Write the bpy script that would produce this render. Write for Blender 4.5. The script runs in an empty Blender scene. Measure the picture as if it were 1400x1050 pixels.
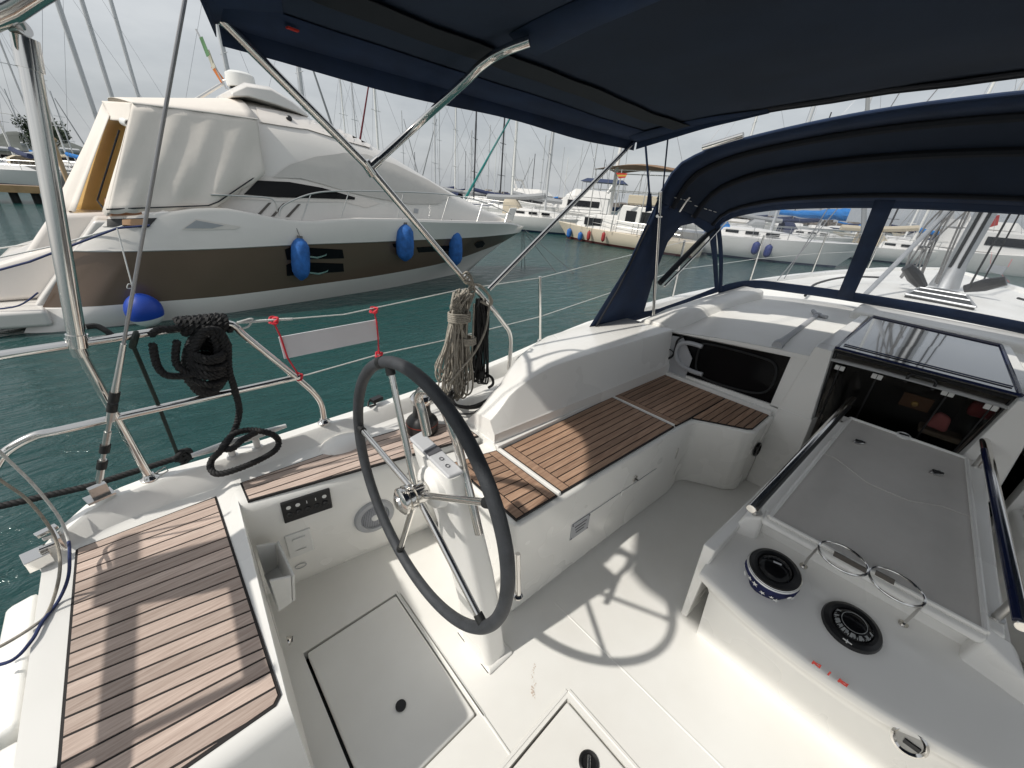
SUN_E = 2.4
CLOUD_LO = (3.5, 3.75, 4.0)
CLOUD_HI = (5.2, 5.4, 5.55)
import bpy, bmesh, math, random
from mathutils import Vector, Matrix
from mathutils.bvhtree import BVHTree
random.seed(7)
SC = bpy.context.scene
COL = SC.collection
R = math.radians
W = -0.70            # water level; the cockpit sole is z = 0, X points to the bow, Y to port

# ------------------------------------------------------------------ camera
F, CX, CY, EYE = 525.0, 700.0, 525.0, 1.7
ROLL, PITCH, AZ = R(5.0), R(26.3), R(45.0)
_fh = Vector((math.cos(AZ), math.sin(AZ), 0)); _r0 = Vector((math.sin(AZ), -math.cos(AZ), 0))
FW = _fh * math.cos(PITCH) + Vector((0, 0, -1)) * math.sin(PITCH)
_u0 = _r0.cross(FW)
RT = math.cos(ROLL) * _r0 + math.sin(ROLL) * _u0
UP = -math.sin(ROLL) * _r0 + math.cos(ROLL) * _u0
CAM = Vector((0, 0, EYE))

def ray(x, y): return FW * F + RT * (x - CX) - UP * (y - CY)
def at(x, y, X=None, Y=None, Z=None):
    """the point of the place seen at pixel (x, y) of the photo that lies at the given X, Y or Z"""
    r = ray(x, y)
    t = (Z - EYE) / r.z if Z is not None else (X / r.x if X is not None else Y / r.y)
    return CAM + r * t
def far(x, d):
    """ground point at horizontal distance d in the direction of photo column x at the horizon"""
    r = ray(x, 266.5 + .0875 * (x - 722)); h = Vector((r.x, r.y, 0)).normalized()
    return Vector((h.x * d, h.y * d, W))
def aty(p, X=None, Y=None, Z=None): return at(p[0], p[1], X, Y, Z)

cd = bpy.data.cameras.new('camera'); cam = bpy.data.objects.new('camera', cd); COL.objects.link(cam)
cd.sensor_width = 36; cd.lens = F / 1400 * 36; cd.clip_start = .03; cd.clip_end = 6000
cam.matrix_world = Matrix(((RT.x, UP.x, -FW.x, 0), (RT.y, UP.y, -FW.y, 0), (RT.z, UP.z, -FW.z, EYE), (0, 0, 0, 1)))
SC.camera = cam

# ------------------------------------------------------------------ materials
MATS = {}
def nt(name):
    m = bpy.data.materials.new(name); m.use_nodes = True; n = m.node_tree
    return m, n, n.nodes['Principled BSDF']
def N(n, kind, **kw):
    k = n.nodes.new(kind)
    for a, v in kw.items():
        if a in k.inputs: k.inputs[a].default_value = v
        else: setattr(k, a, v)
    return k
def mat(name, col, rough=.5, metal=0.0, var=.0, vscale=6.0, bump=.0, bscale=60.0, coat=0.0, rvar=0.0, spec=None, tint=None, detail=6.0, dist=.004, streak=None):
    m, n, b = nt(name); L = n.links.new
    b.inputs['Base Color'].default_value = (*col, 1); b.inputs['Roughness'].default_value = rough
    b.inputs['Metallic'].default_value = metal; b.inputs['Coat Weight'].default_value = coat
    b.inputs['Coat Roughness'].default_value = .08
    if spec is not None: b.inputs['Specular IOR Level'].default_value = spec
    tc = N(n, 'ShaderNodeTexCoord'); src = tc.outputs['Object']
    if streak:
        mp = N(n, 'ShaderNodeMapping'); mp.inputs['Scale'].default_value = streak; L(src, mp.inputs['Vector']); src = mp.outputs['Vector']
    if var or rvar:
        t = N(n, 'ShaderNodeTexNoise', Scale=vscale, Detail=detail, Roughness=.62); L(src, t.inputs['Vector'])
        if var:
            r = N(n, 'ShaderNodeMapRange'); L(t.outputs['Fac'], r.inputs['Value'])
            r.inputs['From Min'].default_value = .18; r.inputs['From Max'].default_value = .82; r.interpolation_type = 'SMOOTHERSTEP'
            mx = N(n, 'ShaderNodeMix', data_type='RGBA'); L(r.outputs['Result'], mx.inputs['Factor'])
            lo = tint if tint else tuple(c * (1 - var) for c in col)
            hi = tuple(min(1, c * (1 + var * .5)) for c in col)
            mx.inputs['A'].default_value = (*lo, 1); mx.inputs['B'].default_value = (*hi, 1)
            L(mx.outputs['Result'], b.inputs['Base Color'])
        if rvar:
            r2 = N(n, 'ShaderNodeMapRange'); L(t.outputs['Fac'], r2.inputs['Value'])
            r2.inputs['To Min'].default_value = max(0, rough - rvar); r2.inputs['To Max'].default_value = rough + rvar
            L(r2.outputs['Result'], b.inputs['Roughness'])
    if bump:
        t2 = N(n, 'ShaderNodeTexNoise', Scale=bscale, Detail=3.0); L(src, t2.inputs['Vector'])
        bp = N(n, 'ShaderNodeBump', Strength=bump, Distance=dist); L(t2.outputs['Fac'], bp.inputs['Height']); L(bp.outputs['Normal'], b.inputs['Normal'])
    MATS[name] = m
    return m

gel = mat('gelcoat', (.86, .85, .82), .28, var=.02, vscale=1.6, rvar=.10, coat=.3, tint=(.835, .825, .79), detail=3.0)
deckw = mat('deck_gelcoat', (.85, .845, .815), .40, var=.05, vscale=1.4, rvar=.1, bump=.12, bscale=420, tint=(.79, .775, .735), dist=.002, detail=4.0)
nonslip = mat('grey_nonslip', (.64, .61, .57), .62, var=.06, vscale=5, bump=.55, bscale=650, dist=.002)
steel = mat('stainless', (.74, .72, .69), .13, 1.0, rvar=.06, vscale=9)
dsteel = mat('satin_steel', (.62, .61, .59), .3, 1.0, rvar=.08, vscale=20)
alu = mat('grey_aluminium', (.52, .53, .54), .42, .65, var=.12, vscale=3)
black = mat('black_plastic', (.012, .012, .013), .35, rvar=.1, vscale=30)
rubber = mat('black_rubber', (.008, .009, .010), .6)
leather = mat('charcoal_leather', (.042, .046, .053), .55, var=.3, vscale=25, bump=.5, bscale=420)
navy = mat('navy_canvas', (.010, .026, .070), .85, var=.3, vscale=5, bump=.35, bscale=900, dist=.001)
lining = mat('grey_navy_canvas', (.013, .024, .050), .9, var=.25, vscale=2.2, bump=.35, bscale=900, dist=.001)
zipm = mat('dark_tape', (.006, .008, .014), .8)
glassd = mat('smoked_acrylic', (.006, .006, .007), .12, spec=.15)
hatchg = mat('polished_acrylic', (.012, .012, .014), .02, spec=1.0, coat=1.0)
navyp = mat('navy_plastic', (.010, .016, .055), .18)
blackrope = mat('black_rope', (.010, .010, .011), .75, var=.4, vscale=60)
beigerope = mat('beige_rope', (.36, .33, .28), .8, var=.3, vscale=50, bump=.6, bscale=260)
greyrope = mat('grey_rope', (.16, .16, .16), .8, var=.4, vscale=50, bump=.6, bscale=260)
whiterope = mat('white_rope', (.62, .62, .60), .75, var=.2, vscale=60)
navyrope = mat('navy_rope', (.02, .035, .12), .75, var=.3, vscale=40)
redcord = mat('red_cord', (.62, .025, .045), .6)
board = mat('pale_board', (.73, .72, .75), .45, var=.04, vscale=8)
white = mat('white_plastic', (.76, .76, .74), .35, var=.04, vscale=10)
greyp = mat('grey_plastic', (.40, .41, .43), .5, var=.05, vscale=12)
redp = mat('red_print', (.60, .035, .02), .5)
caulk = mat('black_caulk', (.012, .010, .010), .7)
wire = mat('steel_wire', (.30, .30, .31), .4, .8)
greyweb = mat('grey_speaker_mesh', (.30, .31, .34), .6)
label = mat('plate_print', (.10, .10, .11), .6)
def teak_mat(name, lo, hi):
    m, n, b = nt(name); L = n.links.new
    tc = N(n, 'ShaderNodeTexCoord'); mp = N(n, 'ShaderNodeMapping'); mp.inputs['Scale'].default_value = (2.2, 42, 42); L(tc.outputs['Object'], mp.inputs['Vector'])
    t = N(n, 'ShaderNodeTexNoise', Scale=3.2, Detail=8.0, Roughness=.7); L(mp.outputs['Vector'], t.inputs['Vector'])
    at_ = N(n, 'ShaderNodeVertexColor', layer_name='tone')
    cr = N(n, 'ShaderNodeValToRGB'); L(t.outputs['Fac'], cr.inputs['Fac'])
    e = cr.color_ramp.elements; e[0].position = .34; e[0].color = (*lo, 1); e[1].position = .68; e[1].color = (*hi, 1)
    big = N(n, 'ShaderNodeTexNoise', Scale=2.5, Detail=4.0); L(tc.outputs['Object'], big.inputs['Vector'])
    mr = N(n, 'ShaderNodeMapRange'); L(big.outputs['Fac'], mr.inputs['Value']); mr.inputs['To Min'].default_value = .80; mr.inputs['To Max'].default_value = 1.18
    m1 = N(n, 'ShaderNodeMix', data_type='RGBA', blend_type='MULTIPLY'); m1.inputs['Factor'].default_value = 1
    L(cr.outputs['Color'], m1.inputs['A']); L(at_.outputs['Color'], m1.inputs['B'])
    m2 = N(n, 'ShaderNodeMix', data_type='RGBA', blend_type='MULTIPLY'); m2.inputs['Factor'].default_value = 1
    L(m1.outputs['Result'], m2.inputs['A']); L(mr.outputs['Result'], m2.inputs['B']); L(m2.outputs['Result'], b.inputs['Base Color'])
    b.inputs['Roughness'].default_value = .62
    bp = N(n, 'ShaderNodeBump', Strength=.35, Distance=.001); L(t.outputs['Fac'], bp.inputs['Height']); L(bp.outputs['Normal'], b.inputs['Normal'])
    return m
teak = teak_mat('teak', (.26, .150, .098), (.50, .33, .225)); teakw = teak_mat('weathered_teak', (.42, .315, .262), (.66, .535, .46))
def clear_mat(name, tint, rough=.02, haze=.10, hazecol=(.60, .64, .72), refl=.03, graz=.85):
    m, n, b = nt(name); L = n.links.new
    out = n.nodes['Material Output']; n.nodes.remove(b)
    tr = N(n, 'ShaderNodeBsdfTransparent'); tr.inputs['Color'].default_value = (*tint, 1)
    gl = N(n, 'ShaderNodeBsdfGlossy'); gl.inputs['Roughness'].default_value = rough
    df = N(n, 'ShaderNodeBsdfDiffuse'); df.inputs['Color'].default_value = (*hazecol, 1)
    lw = N(n, 'ShaderNodeLayerWeight'); pw = N(n, 'ShaderNodeMath', operation='POWER'); L(lw.outputs['Facing'], pw.inputs[0]); pw.inputs[1].default_value = 4.0
    fr = N(n, 'ShaderNodeMapRange'); L(pw.outputs[0], fr.inputs['Value']); fr.inputs['To Min'].default_value = refl; fr.inputs['To Max'].default_value = graz
    t = N(n, 'ShaderNodeTexNoise', Scale=3.0, Detail=4.0); tc = N(n, 'ShaderNodeTexCoord'); L(tc.outputs['Object'], t.inputs['Vector'])
    bp = N(n, 'ShaderNodeBump', Strength=.25, Distance=.02); L(t.outputs['Fac'], bp.inputs['Height']); L(bp.outputs['Normal'], gl.inputs['Normal'])
    mr = N(n, 'ShaderNodeMapRange'); L(t.outputs['Fac'], mr.inputs['Value']); mr.inputs['To Min'].default_value = haze * .5; mr.inputs['To Max'].default_value = haze * 1.5
    a = N(n, 'ShaderNodeMixShader'); L(mr.outputs['Result'], a.inputs['Fac']); L(tr.outputs[0], a.inputs[1]); L(df.outputs[0], a.inputs[2])
    c = N(n, 'ShaderNodeMixShader'); L(fr.outputs['Result'], c.inputs['Fac']); L(a.outputs[0], c.inputs[1]); L(gl.outputs[0], c.inputs[2])
    L(c.outputs[0], out.inputs['Surface'])
    return m
vinyl = clear_mat('clear_vinyl', (.90, .91, .93))
smoke = clear_mat('smoked_pane', (.72, .70, .68), .01, .01, (.1, .1, .1), refl=.010, graz=.12)

# ------------------------------------------------------------------ mesh builder
class MB:
    def __init__(s): s.v = []; s.f = []; s.m = []; s.t = []
    def vert(s, p): s.v.append(Vector(p)); return len(s.v) - 1
    def face(s, idx, m=0, tone=1.0): s.f.append(tuple(idx)); s.m.append(m); s.t.append(tone)
    def poly(s, pts, m=0, tone=1.0): s.face([s.vert(p) for p in pts], m, tone); return s
    def hull8(s, lo, hi, m=0, tone=1.0):
        """closed prism between two loops with the same number of points (lo below / hi above)"""
        n = len(lo); a = [s.vert(p) for p in lo]; b = [s.vert(p) for p in hi]
        s.face(a[::-1], m, tone); s.face(b, m, tone)
        for i in range(n): j = (i + 1) % n; s.face((a[i], a[j], b[j], b[i]), m, tone)
        return s
    def box(s, c, d, m=0, rz=0.0, mtx=None, tone=1.0):
        pts = []
        for z in (-1, 1):
            l = [Vector((sx * d[0] / 2, sy * d[1] / 2, z * d[2] / 2)) for sx, sy in ((-1, -1), (1, -1), (1, 1), (-1, 1))]
            M = mtx if mtx else Matrix.Rotation(rz, 3, 'Z')
            pts.append([M @ p + Vector(c) for p in l])
        return s.hull8(pts[0], pts[1], m, tone)
    def bb(s, x0, x1, y0, y1, z0, z1, m=0): return s.box(((x0 + x1) / 2, (y0 + y1) / 2, (z0 + z1) / 2), (abs(x1 - x0), abs(y1 - y0), abs(z1 - z0)), m)
    def slab(s, top, th, m=0, tone=1.0):
        """polygon given by its visible face, thickened by th metres against its normal"""
        top = [Vector(p) for p in top]; nr = Vector((0, 0, 0))
        for i in range(len(top)):
            a, b = top[i], top[(i + 1) % len(top)]; nr += a.cross(b)
        nr.normalize(); lo = [p - nr * th for p in top]
        return s.hull8(lo, top, m, tone)
    def ext(s, poly, vec, m=0):
        vec = Vector(vec); lo = [Vector(p) for p in poly]; return s.hull8(lo, [p + vec for p in lo], m)
    def tube(s, pts, r, n=10, m=0, closed=False, cap=True, rr=None):
        pts = [Vector(p) for p in pts]; k = len(pts); rings = []
        up = None
        for i in range(k):
            if closed: d = pts[(i + 1) % k] - pts[i - 1]
            else: d = pts[min(i + 1, k - 1)] - pts[max(i - 1, 0)]
            if d.length < 1e-9: d = Vector((0, 0, 1))
            d.normalize()
            if up is None: up = d.orthogonal().normalized()
            up = (up - d * up.dot(d))
            if up.length < 1e-6: up = d.orthogonal()
            up.normalize(); sd = d.cross(up)
            q = rr[i] if rr else r
            rings.append([s.vert(pts[i] + (up * math.cos(a) + sd * math.sin(a)) * q) for a in [2 * math.pi * j / n for j in range(n)]])
        for i in range(k if closed else k - 1):
            a, b = rings[i], rings[(i + 1) % k]
            for j in range(n): l = (j + 1) % n; s.face((a[j], a[l], b[l], b[j]), m)
        if cap and not closed: s.face(rings[0][::-1], m); s.face(rings[-1], m)
        return s
    def lathe(s, prof, c, axis=(0, 0, 1), n=24, m=0, caps=True, sx=1.0):
        ax = Vector(axis).normalized(); e = ax.orthogonal().normalized(); g = ax.cross(e); rings = []
        for (rad, h) in prof:
            rings.append([s.vert(Vector(c) + ax * h + (e * math.cos(a) * sx + g * math.sin(a)) * max(rad, 1e-5)) for a in [2 * math.pi * j / n for j in range(n)]])
        for a, b in zip(rings, rings[1:]):
            for j in range(n): l = (j + 1) % n; s.face((a[j], a[l], b[l], b[j]), m)
        if caps: s.face(rings[0][::-1], m); s.face(rings[-1], m)
        return s
    def loft(s, rings, closed=True, caps=True, m=0, rowm=None):
        R_ = [[s.vert(p) for p in r] for r in rings]; n = len(R_[0])
        for a, b in zip(R_, R_[1:]):
            for j in range(n if closed else n - 1):
                l = (j + 1) % n; s.face((a[j], a[l], b[l], b[j]), rowm[j] if rowm else m)
        if caps: s.face(R_[0][::-1], m); s.face(R_[-1], m)
        return s
    def grid(s, rows, m=0, th=0.0):
        """sheet of rows of points; th gives it a back face"""
        A = [[s.vert(p) for p in r] for r in rows]
        for a, b in zip(A, A[1:]):
            for j in range(len(a) - 1): s.face((a[j], a[j + 1], b[j + 1], b[j]), m)
        return s
    def build(s, name, mats, parent=None, smooth=35, bevel=0.0, seg=2, solid=0.0, sub=0, weld=0.0):
        me = bpy.data.meshes.new(name); me.from_pydata(s.v, [], s.f)
        mats = mats if isinstance(mats, (list, tuple)) else [mats]
        for q in mats: me.materials.append(q)
        me.polygons.foreach_set('material_index', s.m)
        if any(t != 1.0 for t in s.t) or mats[0] in (teak, teakw):
            ca = me.color_attributes.new('tone', 'FLOAT_COLOR', 'CORNER')
            k = 0
            for pl, t in zip(me.polygons, s.t):
                for _ in pl.loop_indices: ca.data[k].color = (t, t, t, 1); k += 1
        bm = bmesh.new(); bm.from_mesh(me)
        if weld: bmesh.ops.remove_doubles(bm, verts=bm.verts, dist=weld)
        bmesh.ops.recalc_face_normals(bm, faces=bm.faces); bm.to_mesh(me); bm.free()
        if smooth:
            me.polygons.foreach_set('use_smooth', [True] * len(me.polygons)); me.set_sharp_from_angle(angle=R(smooth))
        o = bpy.data.objects.new(name, me); COL.objects.link(o)
        if parent is not None:
            o.parent = parent; o.matrix_parent_inverse = world_of(parent).inverted()
        if solid:
            q = o.modifiers.new('thickness', 'SOLIDIFY'); q.thickness = solid; q.offset = 0
        if sub:
            q = o.modifiers.new('subdivision', 'SUBSURF'); q.levels = sub; q.render_levels = sub
        if bevel:
            q = o.modifiers.new('bevel', 'BEVEL'); q.width = bevel; q.segments = seg; q.limit_method = 'ANGLE'; q.angle_limit = R(32); q.harden_normals = True
        return o
def world_of(o):
    m = o.matrix_basis.copy()
    return (world_of(o.parent) @ o.matrix_parent_inverse @ m) if o.parent else m
def tag(o, label=None, cat=None, group=None, kind=None):
    if label: o['label'] = label
    if cat: o['category'] = cat
    if group: o['group'] = group
    if kind: o['kind'] = kind
    return o
def thing(name, label, cat, loc=(0, 0, 0), rz=0.0, group=None):
    o = bpy.data.objects.new(name, None); COL.objects.link(o); o.empty_display_size = .1
    o.location = loc; o.rotation_euler = (0, 0, rz); return tag(o, label, cat, group)
def kids(o): return [c for c in COL.objects if c.parent == o]
def dup(o, loc=None, rz=None, label=None, parent=None):
    c = o.copy(); COL.objects.link(c)
    if parent is not None: c.parent = parent
    if loc is not None: c.location = loc
    if rz is not None: c.rotation_euler = (0, 0, rz)
    if label: c['label'] = label
    for k in kids(o): dup(k, parent=c)
    return c
def spline(pts, n=8, closed=False):
    """Catmull-Rom through the points"""
    P = [Vector(p) for p in pts]; out = []; k = len(P)
    rng = range(k) if closed else range(k - 1)
    for i in rng:
        if closed: a, b, c, d = P[i - 1], P[i], P[(i + 1) % k], P[(i + 2) % k]
        else: a, b, c, d = P[max(i - 1, 0)], P[i], P[i + 1], P[min(i + 2, k - 1)]
        for j in range(n):
            t = j / n
            out.append(.5 * ((2 * b) + (c - a) * t + (2 * a - 5 * b + 4 * c - d) * t * t + (3 * b - a - 3 * c + d) * t ** 3))
    if not closed: out.append(P[-1])
    return out
def lerp(a, b, t): return a + (b - a) * t
def interp(tab, x):
    if x <= tab[0][0]: return tab[0][1]
    for (a, u), (b, v) in zip(tab, tab[1:]):
        if x <= b: return u + (v - u) * (x - a) / (b - a)
    return tab[-1][1]
def sinterp(tab, x):
    """smooth version of interp"""
    h = .35; return (interp(tab, x - h) + 2 * interp(tab, x) + interp(tab, x + h)) / 4
def twist_rope(mb, pts, r, pitch=.05, strands=3, n=6, m=0):
    """a laid rope: strands that wind round the path"""
    pts = [Vector(p) for p in pts]; L_ = [0]
    for a, b in zip(pts, pts[1:]): L_.append(L_[-1] + (b - a).length)
    tot = L_[-1]; k = max(4, int(tot / (pitch / 6)))
    def sample(s_):
        for i in range(len(L_) - 1):
            if s_ <= L_[i + 1] or i == len(L_) - 2:
                t = (s_ - L_[i]) / max(1e-9, L_[i + 1] - L_[i]); return pts[i].lerp(pts[i + 1], t), (pts[i + 1] - pts[i])
    up = None; frames = []
    for i in range(k + 1):
        p, d = sample(tot * i / k); d.normalize()
        if up is None: up = d.orthogonal().normalized()
        up = up - d * up.dot(d); up = up.normalized() if up.length > 1e-6 else d.orthogonal().normalized()
        frames.append((p, up.copy(), d.cross(up), tot * i / k))
    for q in range(strands):
        path = []
        for p, u, w, s_ in frames:
            a = 2 * math.pi * (s_ / pitch + q / strands); path.append(p + (u * math.cos(a) + w * math.sin(a)) * r * .5)
        mb.tube(path, r * .56, n, m)
def project(poly, bvh, step=14, off=.008):
    """lay a patch, outlined as seen from the deck, onto a surface; returns (verts, faces) welded to that surface"""
    bm = bmesh.new(); vs = [bm.verts.new((x, y, 0)) for x, y in poly]; bm.faces.new(vs)
    xs = [p[0] for p in poly]; ys = [p[1] for p in poly]
    x = min(xs) + step
    while x < max(xs):
        bmesh.ops.bisect_plane(bm, geom=bm.verts[:] + bm.edges[:] + bm.faces[:], plane_co=(x, 0, 0), plane_no=(1, 0, 0)); x += step
    y = min(ys) + step
    while y < max(ys):
        bmesh.ops.bisect_plane(bm, geom=bm.verts[:] + bm.edges[:] + bm.faces[:], plane_co=(0, y, 0), plane_no=(0, 1, 0)); y += step
    bm.verts.ensure_lookup_table(); bm.verts.index_update(); out = []; lastd = None
    for v in bm.verts:
        d = ray(v.co.x, v.co.y).normalized(); h = bvh.ray_cast(CAM, d)
        if h[0] is None:
            q = bvh.find_nearest(CAM + d * (lastd or 10)); p = q[0]; nr = q[1]
        else: p = h[0]; nr = h[1]; lastd = h[3]
        if nr.dot(d) > 0: nr = -nr
        out.append(p + nr * off)
    fs = [[v.index for v in f.verts] for f in bm.faces]; bm.free()
    return out, fs
def patch(name, poly, bvh, m, parent, off=.008, step=14, smooth=50):
    v, f = project(poly, bvh, step, off); mb = MB(); mb.v = [Vector(p) for p in v]
    for q in f: mb.face(q)
    return mb.build(name, m, parent, smooth=smooth)
def bvh_of(o):
    dg = bpy.context.evaluated_depsgraph_get(); dg.update(); e = o.evaluated_get(dg); me = e.to_mesh()
    M = o.matrix_world if o.parent is None else world_of(o)
    t = BVHTree.FromPolygons([M @ v.co for v in me.vertices], [tuple(p.vertices) for p in me.polygons]); e.to_mesh_clear(); return t

# ------------------------------------------------------------------ daylight
SUN = Vector((.87, -.22, -1.0)).normalized()     # the way the light travels
sd = bpy.data.lights.new('sun', 'SUN'); sd.energy = SUN_E; sd.angle = R(1.1); sd.color = (1.0, .955, .88)
so = bpy.data.objects.new('sun', sd); COL.objects.link(so); so.rotation_euler = SUN.to_track_quat('-Z', 'Y').to_euler()
w = bpy.data.worlds.new('World'); SC.world = w; w.use_nodes = True; n = w.node_tree; L = n.links.new
sky = N(n, 'ShaderNodeTexSky'); sky.sky_type = 'NISHITA'; sky.sun_disc = False
sky.sun_elevation = math.asin(-SUN.z); sky.sun_rotation = math.atan2(-SUN.x, -SUN.y)
sky.air_density = 1.2; sky.dust_density = 3.0; sky.ozone_density = 1.0
hs = N(n, 'ShaderNodeHueSaturation', Saturation=.42); L(sky.outputs['Color'], hs.inputs['Color'])
tc = N(n, 'ShaderNodeTexCoord'); mp = N(n, 'ShaderNodeMapping'); mp.inputs['Scale'].default_value = (1.5, 1.5, 5.0); L(tc.outputs['Generated'], mp.inputs['Vector'])
no = N(n, 'ShaderNodeTexNoise', Scale=1.6, Detail=7.0, Roughness=.55); L(mp.outputs['Vector'], no.inputs['Vector'])
rp = N(n, 'ShaderNodeValToRGB'); L(no.outputs['Fac'], rp.inputs['Fac']); e = rp.color_ramp.elements
e[0].position = .38; e[0].color = (*CLOUD_LO, 1); e[1].position = .64; e[1].color = (*CLOUD_HI, 1)
mx = N(n, 'ShaderNodeMix', data_type='RGBA'); mx.inputs['Factor'].default_value = .72   # a veil of thin cloud over the sky
L(hs.outputs['Color'], mx.inputs['A']); L(rp.outputs['Color'], mx.inputs['B'])
bg = n.nodes['Background']; L(mx.outputs['Result'], bg.inputs['Color']); bg.inputs['Strength'].default_value = .1
SC.view_settings.view_transform = 'Standard'; SC.view_settings.look = 'None'; SC.view_settings.exposure = 0.43; SC.view_settings.gamma = 1.0

# ------------------------------------------------------------------ the harbour water
def water_mat():
    m, n, b = nt('harbour_water'); L = n.links.new
    b.inputs['Roughness'].default_value = .07; b.inputs['IOR'].default_value = 1.36; b.inputs['Specular IOR Level'].default_value = .75
    tc = N(n, 'ShaderNodeTexCoord')
    dn = N(n, 'ShaderNodeTexNoise', Scale=.12, Detail=3.0); L(tc.outputs['Object'], dn.inputs['Vector'])
    cr = N(n, 'ShaderNodeValToRGB'); L(dn.outputs['Fac'], cr.inputs['Fac']); e = cr.color_ramp.elements
    e[0].position = .3; e[0].color = (.007, .045, .044, 1); e[1].position = .75; e[1].color = (.016, .076, .072, 1)
    L(cr.outputs['Color'], b.inputs['Base Color'])
    mp = N(n, 'ShaderNodeMapping'); mp.inputs['Scale'].default_value = (1.0, 2.6, 1.0); mp.inputs['Rotation'].default_value = (0, 0, R(-20)); L(tc.outputs['Object'], mp.inputs['Vector'])
    a = N(n, 'ShaderNodeTexNoise', Scale=2.3, Detail=5.0, Roughness=.6, Distortion=.5); L(mp.outputs['Vector'], a.inputs['Vector'])
    c = N(n, 'ShaderNodeTexNoise', Scale=.55, Detail=3.0); L(mp.outputs['Vector'], c.inputs['Vector'])
    ad = N(n, 'ShaderNodeMath', operation='ADD'); L(a.outputs['Fac'], ad.inputs[0]); L(c.outputs['Fac'], ad.inputs[1])
    bp = N(n, 'ShaderNodeBump', Strength=.75, Distance=.10); L(ad.outputs[0], bp.inputs['Height']); L(bp.outputs['Normal'], b.inputs['Normal'])
    return m
mb = MB(); mb.poly([(-4000, -4000, W), (4000, -4000, W), (4000, 4000, W), (-4000, 4000, W)])
tag(mb.build('water', water_mat(), smooth=0), kind='structure')
# ================================================================== the sailing yacht we stand on
YC = -.17                                            # its centreline
yacht = thing('sailing_yacht', 'white sailing yacht underfoot with teak seats, central compass table and tall grey mast', 'sailboat', (0, 0, 0))
def mir(p): p = Vector(p); return Vector((p.x, 2 * YC - p.y, p.z))
GY = [(-.46, 1.62), (-.36, 1.69), (-.2, 1.715), (.5, 1.725), (1.0, 1.75), (1.6, 1.80), (2.1, 1.87), (3.0, 1.94), (4.2, 1.93), (5.5, 1.82), (7, 1.62), (8.5, 1.25), (10, .72), (11.2, .05), (11.5, -.17)]
GZ = [(-.46, .56), (-.36, .62), (-.2, .65), (.5, .655), (1.6, .665), (2.1, .70), (3.0, .75), (4.2, .80), (6, .86), (8.5, .95), (11.5, 1.08)]
def gy(x): return sinterp(GY, x) if -.1 < x < 11 else interp(GY, x)
def gz(x): return sinterp(GZ, x) if x > .5 else interp(GZ, x)
def wallY(x): return 1.435 - .15 * x

def deck_section(x):
    g, z = gy(x), gz(x)
    if x <= 0.001: yi0, yi, zi = .615, .64, .545
    elif x < 1.08: yi0, yi, zi = wallY(x) + .07, wallY(x), .575
    else: yi0, yi, zi = 1.16, 1.15, .572
    yb = min(g - .115, max(yi + .09, g - .115))
    return [(yi0, -.02), (yi + .012, .10 if x < 1.08 else .3), (yi, zi - .045), (yi + .006, zi - .02), (yi + .018, zi - .006), (yi + .04, zi),
            (yb, zi + .002), (yb + .02, zi + .012), (yb + .045, z - .012), (yb + .058, z), (g - .012, z + .002), (g, z - .008), (g + .004, z - .03), (g - .01, .25), (g - .12, W - .15)]
xs = [-.455, -.40, -.34, -.25, -.12, 0.0, .052, .07, .3, .6, .9, 1.079, 1.082, 1.4, 1.7, 2.1, 2.5, 2.8]
for side in (0, 1):
    rings = [[(x, *q) for q in deck_section(x)] for x in xs]
    if side: rings = [[mir(p) for p in r] for r in rings]
    mb = MB(); mb.loft(rings, closed=False, caps=False); mb.poly(rings[0])
    mb.build('side_deck', gel, yacht, smooth=38)
    # hull and foredeck rail forward of the cockpit
    fx = [2.8, 3.2, 3.8, 4.5, 5.5, 6.5, 7.5, 8.5, 9.3, 10, 10.6, 11.1, 11.5]
    rr = [[(x, gy(x) - .10, gz(x) - .06), (x, gy(x) - .085, gz(x) - .01), (x, gy(x) - .07, gz(x)), (x, gy(x) - .012, gz(x)), (x, gy(x), gz(x) - .012),
           (x, gy(x) - .01, .25), (x, max(gy(x) - .14 - max(0, x - 6) * .10, YC), W - .15)] for x in fx]
    if side: rr = [[mir(p) for p in r] for r in rr]
    MB().loft(rr, closed=False, caps=False).build('hull', gel, yacht)
mb = MB()                                             # foredeck: cambered from rail to rail
rows = []
for x in [4.1, 4.6, 5, 6, 7, 8, 9, 9.8, 10.5, 11.1, 11.45]:
    h = gy(x) - YC - .08; rows.append([(x, YC + h * t, gz(x) - .055 + .06 * (1 - t * t)) for t in [k / 8 for k in range(-8, 9)]])
mb.grid(rows)
for s_ in (1, -1): mb.grid([[(x, YC + s_ * lerp(1.28, gy(x) - YC - .08, j / 4), gz(x) - .055 + .02 * (1 - j / 4)) for j in range(5)] for x in (2.8, 3.2, 3.6, 4.1)])
mb.build('foredeck', deckw, yacht)
# transom with the folded bathing platform
mb = MB(); mb.bb(-.47, -.40, 2 * YC - 1.60, 1.60, -.9, .535)
mb.build('transom', gel, yacht, bevel=.03)
mb = MB(); mb.ext([(-.475, 1.50, .50), (-.475, 1.06, .50), (-.475, 1.06, -.35), (-.475, 1.50, -.35)], (-.075, 0, -.02))
mb.build('bathing_platform', gel, yacht, bevel=.018)
mb = MB(); mb.ext([(-.475, 1.045, .47), (-.475, -1.4, .47), (-.475, -1.4, -.35), (-.475, 1.045, -.35)], (-.05, 0, 0)); mb.build('bathing_platform', gel, yacht, bevel=.015)
mb = MB(); mb.box((-.435, 1.60, .45), (.08, .075, .18)); mb.build('quarter_block', gel, yacht, bevel=.015)
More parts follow.
